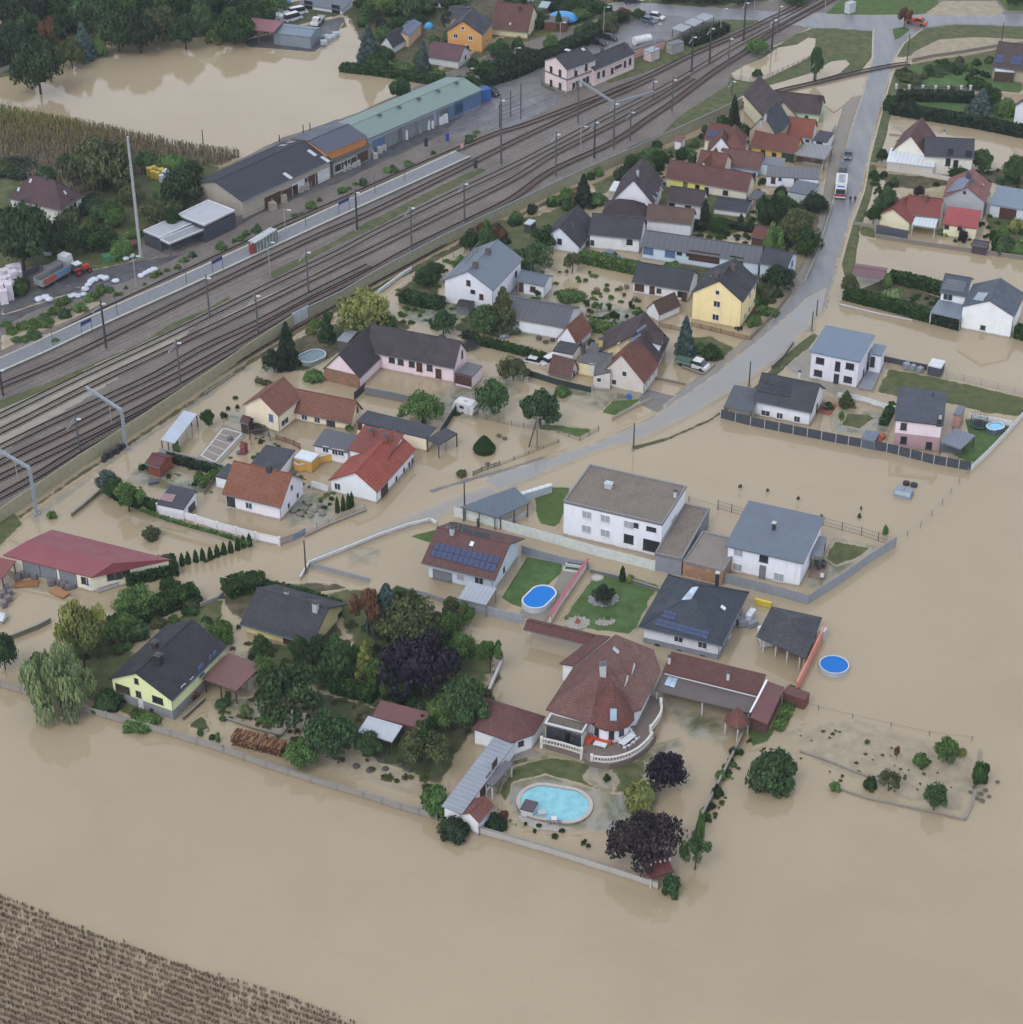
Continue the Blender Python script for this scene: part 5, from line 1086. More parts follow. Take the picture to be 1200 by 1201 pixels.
a.win('1105,264.5 1126,267',1.0,1.2,'k').chim('1051.5,238 1087,236',.6,.6,1.1,'#6c4b46')
H('white_pergola','white translucent patio roof in front of the dark red-roofed house','patio roof').block((1070,263),(1097,267),4.5,h=2.6,kind='sy',rise=.4,roof=MM('#c0cdd4',.8),wall=MP('#c9ccd0'),open=True,ov=.1)
mb=MB(); q=[G(1027,276),G(1064,283)]; mb.bar((q[0].x,q[0].y,1.2),(q[1].x,q[1].y,1.2),.15,2.6); tag(mb.build('privacy_screen',MP('#50545e')),'dark slatted privacy screen in front of the cream gable','screen')
a=H('grey_gable_house','tall grey-gabled house with a faded red roof and solar panels on the left slope')
a.block((1105.6,230.6),(1156.5,237.3),(1168,216),by=259,kind='gy',rise=3.0,rf=.53,roof=MT('#93605c',worn=.8),wall=MW('#a3a7b0'),ov=.35)
a.quad('1108,227 1130,222 1142,206 1124,210',4,2).chim('1140,217 ',.9,.9,.9,'#7c6f6c').sky('1153,216.5',.6,.6).win('1131.5,225.5',.6,.6,'k').chim('1135,207',.8,.8,.9,'#6a5754')
a=H('blue_garage_row','blue-grey roofed garage with brown doors at the right edge, beside an outdoor stair','garage').block((1160,239),(1202,246),9.,h=3.2,kind='sy',rise=.5,roof=MM('#6f7f90',.6),wall=MW('#c5ccd6'),ov=.3); a.win('1182,251',3.6,2.6,'D','door')
a=H('two_tone_house','white house with red and dark grey roof halves and a glazed conservatory, by the street')
a.block((1046,176.5),(1086,183),(1093,160),by=200,kind='gy',rise=4.3,rf=.5,roof=MT('#6b4a48',worn=.5),wall=MW('#d9d6cc'),ov=.3)
a.block((1084,183),(1143,186),(1150,168),h=4.6,kind='gx',rise=2.8,roof=MT('#4a4d58',worn=.4),wall=MW('#d9d6cc'),ov=.3)
a.win('1115,177.5 1136,180',1.3,1.4,'k').win('1112,190 1121,192',1.1,1.8,'k').chim('1107,160 ',.4,.4,1.3,'#c7c9cc').sky('1054,164',.9,1.6,'#3a3f48')
H('conservatory','long white translucent conservatory roof in front of the two-tone roofed house','conservatory').block((1040,189),(1096,196),5.5,h=2.7,kind='sy',rise=1.0,roof=MM('#c5ced6',.9),wall=MW('#c2bcb2'),ov=.15)
a=H('corner_house','brown-roofed house with solar panels cut off by the right edge, beside the upper garden').block((1163,78),(1206,84),13.,h=3.4,kind='gx',rise=4.2,roof=MT('#584a4b',worn=.3),wall=MW('#a59a86'),ov=.4)
a.quad('1166,73 1175,74.5 1179,65 1170,63.5',1,2).quad('1184,75 1197,77 1201,67 1188,65',2,2)
H('glass_lean_to','white glazed lean-to in front of the brown house with solar panels','lean-to').block((1167,83),(1190,84.5),5.,h=3.0,kind='sy',rise=.5,roof=MM('#b9c4cf',.6),wall=MP('#57423c'),ov=.1)
a=H('edge_house','dark red-roofed white house cut off by the right edge, beside the grey-blue spruce').block((1189,124),(1222,132),16.,h=5.,kind='gy',rise=4.2,rf=.7,roof=MT('#6b4240',worn=.4),wall=MW('#d5d8e2'),ov=.4)
# ---- street row left of the road
a=H('green_house','pale green house with dark brown roof, northernmost of the street row')
a.block((905,128),(962.5,134.5),(972,121),by=144.5,kind='gx',rise=3.2,roof=MT('#554547',worn=.4),wall=MW('#b5cfae'),ov=.3).win('946,138.5',.9,1.2,'k').chim('961,119',.4,.4,1.5,'#4a3b38')
a.block((899,141),(936,137),16.,h=4.4,kind='gy',rise=4.2,roof=MT('#51454b',worn=.5),wall=MW('#c9c2a8'),ov=.3)
a=H('blue_gable_house','house with a steep dark blue-grey roof and bare brownish gable in the street row').block((878,153.5),(911,160),(921,141.5),h=4.6,kind='gy',rise=4.6,roof=MT('#474e5b',.3,.3),wall=MW('#a89a8c'),ov=.2).chim('893,146 898,139',.5,.5,1.2,'#aeb4bb')
a=H('red_white_house','white house with an orange-red roof, second from the north in the street row').block((906,156),(953,161.8),(961,148),by=172.5,kind='gx',rise=3.0,roof=MT('#93513f',worn=.2),wall=MW('#cfd9e8'),ov=.3).win('947,166',.9,1.,'k').chim('917,138',.6,.6,1.3,'#b9bcc0')
a=H('porch_annex','little dark-roofed annex with an open doorway beside the orange-red roofed house','annex').block((953,164),(970,167),(974,156),h=2.8,kind='sy',rise=.3,roof=MG('#4b4f58'),wall=WHITE,ov=.15).win('961,170',1.5,1.8,'k')
a=H('ochre_house','ochre yellow house with a long brown-red roof and dark green gate').block((880,171),(933.5,180.8),(940,168),by=192,kind='gx',rise=2.9,roof=MT('#7d4b40',worn=.3),wall=MW('#c9a553'),ov=.3)
a.win('895,179 908,182',1.1,1.3,'k').win('926,187',3.0,2.4,'g','door')
a=H('red_roof_cluster','knot of small brown-red hipped roofs with a white gable, west of the ochre house')
a.block((846,176.5),(874,178),(886,158),h=4.2,kind='hip',rise=3.4,roof=MT('#7d5147',worn=.4),wall=MW('#d5cdb8'),ov=.3)
a.block((825,163),(850,167),(858,150),h=4.,kind='gx',rise=2.4,roof=MT('#744a43',worn=.4),wall=MW('#d5cdb8'),ov=.3)
a.block((829,179),(861,181),(869,170),h=3.4,kind='gy',rise=4.,roof=MT('#6f4a42',worn=.4),wall=WHITE,ov=.25)
a.quad('829,160 844,162 845,154 831,152.5',3,1)
a=H('hip_red_house','pale house with a brown-red roof and dormer, between the red cluster and the cedars').block((815,199),(848,204),(856,186),h=3.8,kind='gx',rise=3.0,roof=MT('#784b42',worn=.4),wall=MW('#d0c6b5'),ov=.3)
a.block((817,200),(832,203),(841,186),h=4.,kind='gy',rise=2.6,roof=MT('#784b42',worn=.4),wall=MW('#d8c9a0'),ov=.2).win('822,196',.6,.9,'k')
a=H('sky_blue_house','sky blue house with a brown-red roof in the middle of the street row').block((849,193.3),(890.5,200),(897,187),by=209,kind='gx',rise=2.9,roof=MT('#76504a',worn=.6),wall=MW('#a9c6e6'),ov=.3)
a.win('861,201 867,202',1.2,1.0,'k').win('885,205',.7,1.,'k')
a=H('yellow_white_row','long house, lemon yellow and white, under one continuous brown-red roof').block((780,208),(877,224.8),(883.5,211),by=237,kind='gx',rise=3.0,roof=MT('#6e4642',worn=.5),wall=MW('#d5d0bf'),ov=.3)
a.win('851,226',1.2,1.1,'k').win('804,217 818,220 829,223',1.0,1.4,'k');
pw,d,nn,ln,tz=a.walls[0]; m=MB(); m.add([pw+nn*.03+d*.5+Vector((0,0,-.3)),pw+d*ln*.5+nn*.03+Vector((0,0,-.3)),pw+d*ln*.5+nn*.03+Vector((0,0,a.h-.25)),pw+nn*.03+d*.5+Vector((0,0,a.h-.25))],[[0,1,2,3]]); m.build('painted_facade',MW('#d6cf6c'),a.e)
H('street_canopy','wide flat grey canopy roof over a yard beside the street fence','canopy').block((932,181),(968,186.5),7.5,h=2.8,kind='flat',roof=MM('#7c7f86',1.),wall=MP('#7c6a5a'),open=True,ov=.2,th=0)
a=H('low_white_garage','long low white garage with a grey roof and red doors, beside the street','garage').block((899,206.5),(960.6,210.3),4.5,h=2.7,kind='sy',rise=.6,roof=MM('#5f6269',1.),wall=MW('#d4dae8'),ov=.1)
a.win('907,211 934,213',1.0,1.6,'D','door').win('915,210 947,214',.7,.6,'k')
H('lean_to_roofs','grey lean-to roof between the sky blue house and the low white garage','lean-to').block((880,190),(918,195),3.5,h=3.0,kind='sy',rise=.4,roof=MM('#6c727b',.8),wall=MW('#b5c3cf'),ov=.1)
H('blue_shed','flat grey-blue shed roof at the kerb behind the dark tree','shed').block((924,224),(950,229),6.5,h=2.6,kind='flat',roof=MG('#6a717c'),wall=MW('#b9bfc4'),ov=.05,th=0)
a=H('white_garage','white garage with a slate grey roof beside the tall dark thuja','garage').block((837,244.3),(875.5,249.3),6.5,by=256.5,kind='gx',rise=1.0,roof=MT('#454a56',.3,.3),wall=MW('#d5d8df'),ov=.1)
H('small_carport','small grey carport roof at the east end of the yellow and white house','carport').block((876,231),(888,234),(893,224),h=2.8,kind='flat',roof=MG('#5e6067'),wall=TIMB,open=True,ov=.1,th=0)
a=H('steep_roof_house','white-gabled house with a steep dark brown roof and three skylights by the noise barrier')
a.block((717.5,234.5),(766.8,239.5),(793,213),h=4.0,kind='gy',rise=5.2,rf=.5,roof=MT('#4a4048',worn=.3),wall=MW('#d9dbe2'),ov=.3)
a.block((782,236),(824,242),(829,229),h=3.6,kind='gx',rise=2.4,roof=MT('#4a4048',worn=.3),wall=MW('#d9dbe2'),ov=.3)
a.sky('775.5,222 771,227.5 767.5,232',.6,1.3,'#b9c2d0').chim('748,206',.5,.5,1.5,'#b5b8bd').win('786,240 807,244',1.4,1.2,'k')
a=H('brown_hip_barn','dark brown hipped barn roof in front of the steep-roofed white gable','barn').block((706,250),(757,255),(765,241),h=3.0,kind='hip',rise=2.2,roof=MT('#44383d',worn=.3),wall=MP('#4c3d38'),ov=.3)
a=H('brown_roof_barn','long house with a light brown roof north of the blue terrace','barn').block((757,257.5),(812,263.5),(817,251),h=3.3,kind='gx',rise=2.4,roof=MT('#6b544f',worn=.6),wall=MW('#cfd3dc'),ov=.3)
a=H('pool_hut','small hut with a red-brown roof beside the blue garden pool','hut').block((880.5,277),(903,281.5),(907,267),h=2.5,kind='gx',rise=1.2,roof=MT('#774a42'),wall=MP('#5b4038'),ov=.2)
H('white_canopy','white garden canopy beside the noise barrier fir tree','canopy').block((714,223),(726,224.5),5.,h=2.6,kind='flat',roof=MP('#d5dae2'),wall=MP('#c9ccd0'),open=True,ov=.1,th=0)
H('garden_booth','tiny dark garden booth with a pale roof near the noise barrier','booth').block((614.5,261.5),(622.5,263.5),2.4,h=2.2,kind='flat',roof=MP('#b5c3cc'),wall=MP('#474b52'),ov=.05,th=0)
H('white_tool_shed','tiny white tool shed with a red roof against the noise barrier','shed').block((791,164.5),(799.5,166),3.,h=2.4,kind='gx',rise=.4,roof=MM('#7a4640'),wall=WHITE,ov=.1)
H('red_garden_house','red-brown timber garden house north-west of the round pool lawns, beside the fruit tree','garden house').block((170,543.5),(187,549),(203,535),h=2.4,kind='gx',rise=1.0,roof=MT('#6f4246'),wall=MP('#8c4b34'),ov=.3)
a=H('white_double_garage','white garage with a dark roof and pinkish panel rows at the end of the hedge','garage').block((184,591),(215,597.5),(232,579.5),h=2.5,kind='sy',rise=.8,roof=MG('#4a4b55'),wall=MW('#d9dbe6'),ov=.15)
a.win('225,597',2.4,1.7,'k').quad('188,586.5 202,589.5 207,581 192,578.5',1,4,mat=MP('#9a8088'))
H('open_timber_hall','long open shelter with a pale blue-grey roof full of stored things','shelter').block((188.5,515.5),(204.5,518),(239,485),h=3.0,kind='sx',rise=-.3,roof=MM('#a9b6c6',.8),wall=DGREY,ov=.1,open=True,posts=6)
H('lane_garage','small shed with a white flat roof next to the cone-shaped tree by the pink farmhouse','shed').block((395,398.5),(408,401),4.5,h=2.2,kind='flat',roof=MG('#8f949b'),wall=MP('#5c5c60'),ov=.05,th=0)
H('dog_kennel','low grey hut with a dark roof at the foot of the blue-roofed house','hut').block((534.5,359.5),(550,362),3.4,h=1.8,kind='gx',rise=.6,roof=MT('#47424a'),wall=MP('#7c8088'),ov=.1)
# ---------------- warehouses and station
a=H('green_roof_warehouse','long warehouse with a grey-green roof and blue-grey doors beside the yard road','warehouse').block((430.5,163),(565.5,105),(524,90),h=4.6,kind='gx',rise=1.4,rf=.5,roof=MM('#6f8580',.7),wall=MW('#8d97a5'),ov=.3)
a.chim('445,136.5 468,127 491,117.5 513.5,108 535,98.5',.8,.8,.35,'#7d8a8a')
for x,y,w_ in ((444,168,4.),(461,160,6.),(478,152,6.5),(498,144,6.),(519,134,4.),(530,129,8.),(548,120,9.)): a.win('%f,%f' % (x,y+2),w_,3.2,'B' if x > 525 or x < 450 else 'G','door')
a=H('orange_band_hall','warehouse section with a dark blue roof above an orange fascia band','warehouse').block((382.5,179.5),(430.5,159.5),(388,143),h=6.0,kind='gx',rise=1.2,rf=.5,roof=MM('#41475a',.6),wall=MW('#b87a45'),ov=.15)
a.block((390,190),(436,169.5),4.5,h=3.8,kind='sy',rise=.5,roof=MG('#5d5a58'),wall=MW('#7e7b78'),ov=.15); a.win('400,195 411,190',4.2,2.0,'w').win('424,184',4.,2.2,'D')
a=H('black_roof_warehouse','oldest warehouse with a long black bitumen roof, pale skylights and stacked goods in front','warehouse').block((284.5,236.5),(390.5,187),(348,159),h=4.6,kind='gx',rise=2.3,rf=.55,roof=MG('#3f424b'),wall=MW('#a39c92'),ov=.5)
a.sky('332,170.5 341,167 366,179.5 381.5,187 337.5,206.5',1.1,2.6,'#b9c2cc').win('352,219',5.,3.,'W').win('365,213',4.,3.,'D').win('378,207',4.5,3.,'W').win('320,234 340,226',5,2.5,'D')
a=H('anthracite_pavilion','modern anthracite flat-roofed building with white roof edges beside the tall mast','building')
ANT=MP('#474b57'); a.block((168,271),(187.5,279.5),(229,260),by=296,kind='flat',roof=MM('#a3a9b1',40.),wall=ANT,ov=.05,th=.6)
a.block((208,252),(239.8,264.5),(277,247.5),h=a.h+.9,kind='flat',roof=MM('#a3a9b1',40.),wall=ANT,ov=.05,th=.6)
a.block((187.5,281),(198.5,286.5),(240,266.5),h=a.h-1.2,kind='flat',roof=MM('#858b94',40.),wall=MP('#5b6067'),ov=.05,th=.6,open=True)
a=H('brown_hip_house','white house with a brown hipped roof half hidden by trees at the left edge').block((8,232),(72,247),(95,228.5),h=4.2,kind='hip',rise=4.4,roof=MT('#5f474c',worn=.3),wall=MW('#d2d2cf'),ov=.5)
a.chim('34,207 54,211',.5,.5,.8,'#5b5255').sky('22,222 36,212 76,226',.7,1.0,'#b9c2cc').win('84,236 88,240',.8,1.2,'k')
ST=MW('#d6c4c2'); a=H('station_building','pink railway station with a two-storey block, long low wing and dark roofs','station').block((637.3,70.5),(665.3,82),(697,68),by=112,kind='gy',rise=2.2,roof=MT('#474850',worn=.5),wall=ST,ov=.3,plinth=(MP('#8f857c'),.8))
a.win('646.5,81.5 657,85.5 646.5,97.5 657,101',.9,1.7,'k').win('675.5,84.5 687.5,79 673,101 677,99 685,95.5 689,93.5',.9,1.7,'k')
a.block((697.3,82.5),(745.5,62),(727,51),h=4.4,kind='gx',rise=1.9,roof=MT('#45464e',worn=.5),wall=ST,ov=.2)
a.win('702,88 708,86 718,83 733,75 739,72',.9,1.6,'k').win('725,78',2.6,.8,'D').chim('706,60 735,55',.6,.6,.7,'#5a5558').quad('661,59 667,60.5 670,58.5 664,57',1,1,mat=MP('#c5c9ce')).quad('681,57 684,60 687,59 684,56',1,1,mat=MP('#c5c9ce'))
m=MB(); pw,d,nn,ln,tz=a.walls[0]; pw2,d2,nn2,ln2,tz2=a.walls[1]
for z_ in (3.9,): m.bar(pw+nn*.06+Vector((0,0,z_)),pw+d*ln+nn*.06+Vector((0,0,z_)),.1,.3); m.bar(pw2+nn2*.06+Vector((0,0,z_)),pw2+d2*ln2+nn2*.06+Vector((0,0,z_)),.1,.3)
m.build('string_course',MP('#6f6b70'),a.e); m=MB(); c0=pw2+d2*ln2*.45+nn2*.06+Vector((0,0,5.9)); m.bar(c0-d2*1.6,c0+d2*1.6,.08,.9); m.build('name_board',MP('#d5d8de'),a.e)
for i,(x,y) in enumerate(P2('799,33.5 813,27 826,21')):
 H('bike_shelter',['southern','middle','northern'][i]+' of three grey-roofed bicycle shelters on the station car park','shelter','bicycle shelters in a row').block((x-11,y-.5),(x+2,y+3.5),(x+12.5,y-1),h=2.6,kind='sy',rise=.3,roof=MM('#8f979f',.6),wall=DGREY,open=True,ov=.15)
H('cable_hut','small grey flat-roofed utility hut on the grass bank by the tracks','hut').block((781.5,50),(788,53),(800,47.5),h=2.8,kind='flat',roof=MG('#7d8085'),wall=MP('#9a9c9f'),ov=.05,th=0)
H('kiosk_hut','little pink and white hut with a bluish roof, nearer the station','hut').block((755,58.5),(764,61.5),(775.5,57.5),h=2.8,kind='flat',roof=MM('#8fa1a8'),wall=MW('#c2b0b2'),ov=.05,th=0)
H('freight_wall','low pink store with a flat roof at the north end of the station wing','store').block((739.5,56),(744,58),(767,41),h=2.6,kind='flat',roof=MG('#6b6e75'),wall=MW('#c99e98'),ov=.05,th=0)
H('signal_cabin','small white cabin on the grass at the level crossing','cabin').block((991,3),(997,5),(1003,1.5),h=3.0,kind='flat',roof=MP('#b5bac0'),wall=MP('#c5c9d2'),ov=.05,th=0)
# ---------------- houses along the top edge
a=H('red_open_shed','open machine shed with a dark red roof beside the grey-blue hall at the pond','shed').block((284,33),(321,37.5),(332.5,27),h=4.2,kind='sy',rise=.5,roof=MM('#7d4a54',.6),wall=MP('#7d4b3a'),ov=.3,open=True,posts=6)
a=H('grey_blue_hall','grey-blue sheet metal hall at the edge of the pond','hall').block((321,38.5),(364.5,43.5),(378,32.5),by=57.5,kind='gx',rise=.8,roof=MM('#6e7e8e',.6),wall=MM('#7d8994',.5),ov=.05)
H('rusty_container','small brown container beside the open red shed','container').block((271,40),(283,41.5),4.,h=2.4,kind='flat',roof=MP('#7a5c54'),wall=MP('#6d4a3e'),ov=.05,th=0)
a=H('white_factory','white industrial building cut off by the top edge above the machine yard','factory').block((350,4),(402,12),30.,by=18,kind='gx',rise=3.,roof=MM('#5a6470',.6),wall=MW('#cdd2dc'),ov=.2)
a.win('362,9 394,12',2.4,2.6,'k').win('415,4',1.4,1.4,'k')
a=H('orange_house','bright orange two-storey house with a dark grey roof').block((523,36),(566.5,41),(585,27),by=62.5,kind='gy',rise=3.2,rf=.46,roof=MT('#42444f',worn=.3),wall=MW('#cf9a58'),ov=.35)
a.win('543,33',.8,.9,'w').win('534.5,42 552,44.5',1.2,1.2,'w').win('549,55 571,48',1.,1.2,'w')
a=H('brown_roof_farmhouse','cream house with a large red-brown roof next to the orange house').block((575,33),(619.5,37.5),(638,19),by=46.5,kind='gx',rise=5.,roof=MT('#6b4643',worn=.3),wall=MW('#d3caa8'),ov=.3)
a.win('628,26 632.5,30',1.3,1.2,'k').win('620,42 627,36',.7,1.,'k').chim('609,12',.6,.6,1.1,'#5a4040').sky('598.5,28',.6,.8)
a=H('mauve_roof_house','low white house with a mauve-brown roof below the orange house').block((500,66),(538.5,72),(552,59),by=82,kind='gx',rise=2.6,roof=MT('#6d5058',worn=.2),wall=MW('#c9ccd2'),ov=.25)
a.win('546,67',.8,1.1,'k')
a=H('solar_blue_house','peach house with a blue solar-covered roof among the far gardens').block((463,40),(480,42),(497.5,27),h=3.4,kind='gy',rise=.8,roof=MM('#4c5a78',.9,rough=.2),wall=MW('#c9a98a'),ov=.2)
a=H('dark_far_house','small white house with a near-black roof beside the two grey spruces').block((445,52.5),(461,56),(470,42),by=65,kind='gy',rise=2.6,roof=MT('#3f414b',worn=.3),wall=MW('#cdd0d8'),ov=.3)
a=H('white_top_house','white house with wide windows cut off by the top edge').block((503,1),(540,5),14.,by=13,kind='gx',rise=3.,roof=MT('#54484a',worn=.3),wall=MW('#d3d6dc'),ov=.2); a.win('510,4 521,5.5 532,7',1.9,1.3,'k')
H('dark_shed_roof','low dark grey shed roof between the blue solar house and the orange house','shed').block((522,20),(545,22),(556,8),h=3.,kind='gx',rise=1.2,roof=MT('#4a4c55'),wall=MW('#8f8a86'),ov=.2)
H('pink_edge_house','corner of a pink house in the top left woods').block((-22,6),(0,10),10.,h=5,kind='hip',rise=3.,roof=MT('#6b4643'),wall=MW('#d0a0a0'),ov=.3)
H('clearing_house','pale house with red-brown shutters in the top left woods').block((243,-2),(260,2),9.,by=8,kind='gx',rise=3.,roof=MT('#5b4643'),wall=MW('#cfc8b2'),ov=.3).win('249,4 256,5',1.2,1.2,'D')
H('far_terrace_roof','low flat dark roof in the garden north-east of the brown-roofed farmhouse','terrace roof').block((638,25),(664,27),(670,20),h=2.6,kind='flat',roof=MG('#6e6a70'),wall=MP('#6b4438'),ov=.1,th=0)
H('bluish_canopy','small bluish canopy above the tall thuja behind the farmhouse','canopy').block((631,8),(642,9),(648,2),h=2.8,kind='flat',roof=MM('#8fa5ac'),wall=DGREY,open=True,ov=.1,th=0)
# ================================================================ TREES, SHRUBS, HEDGES

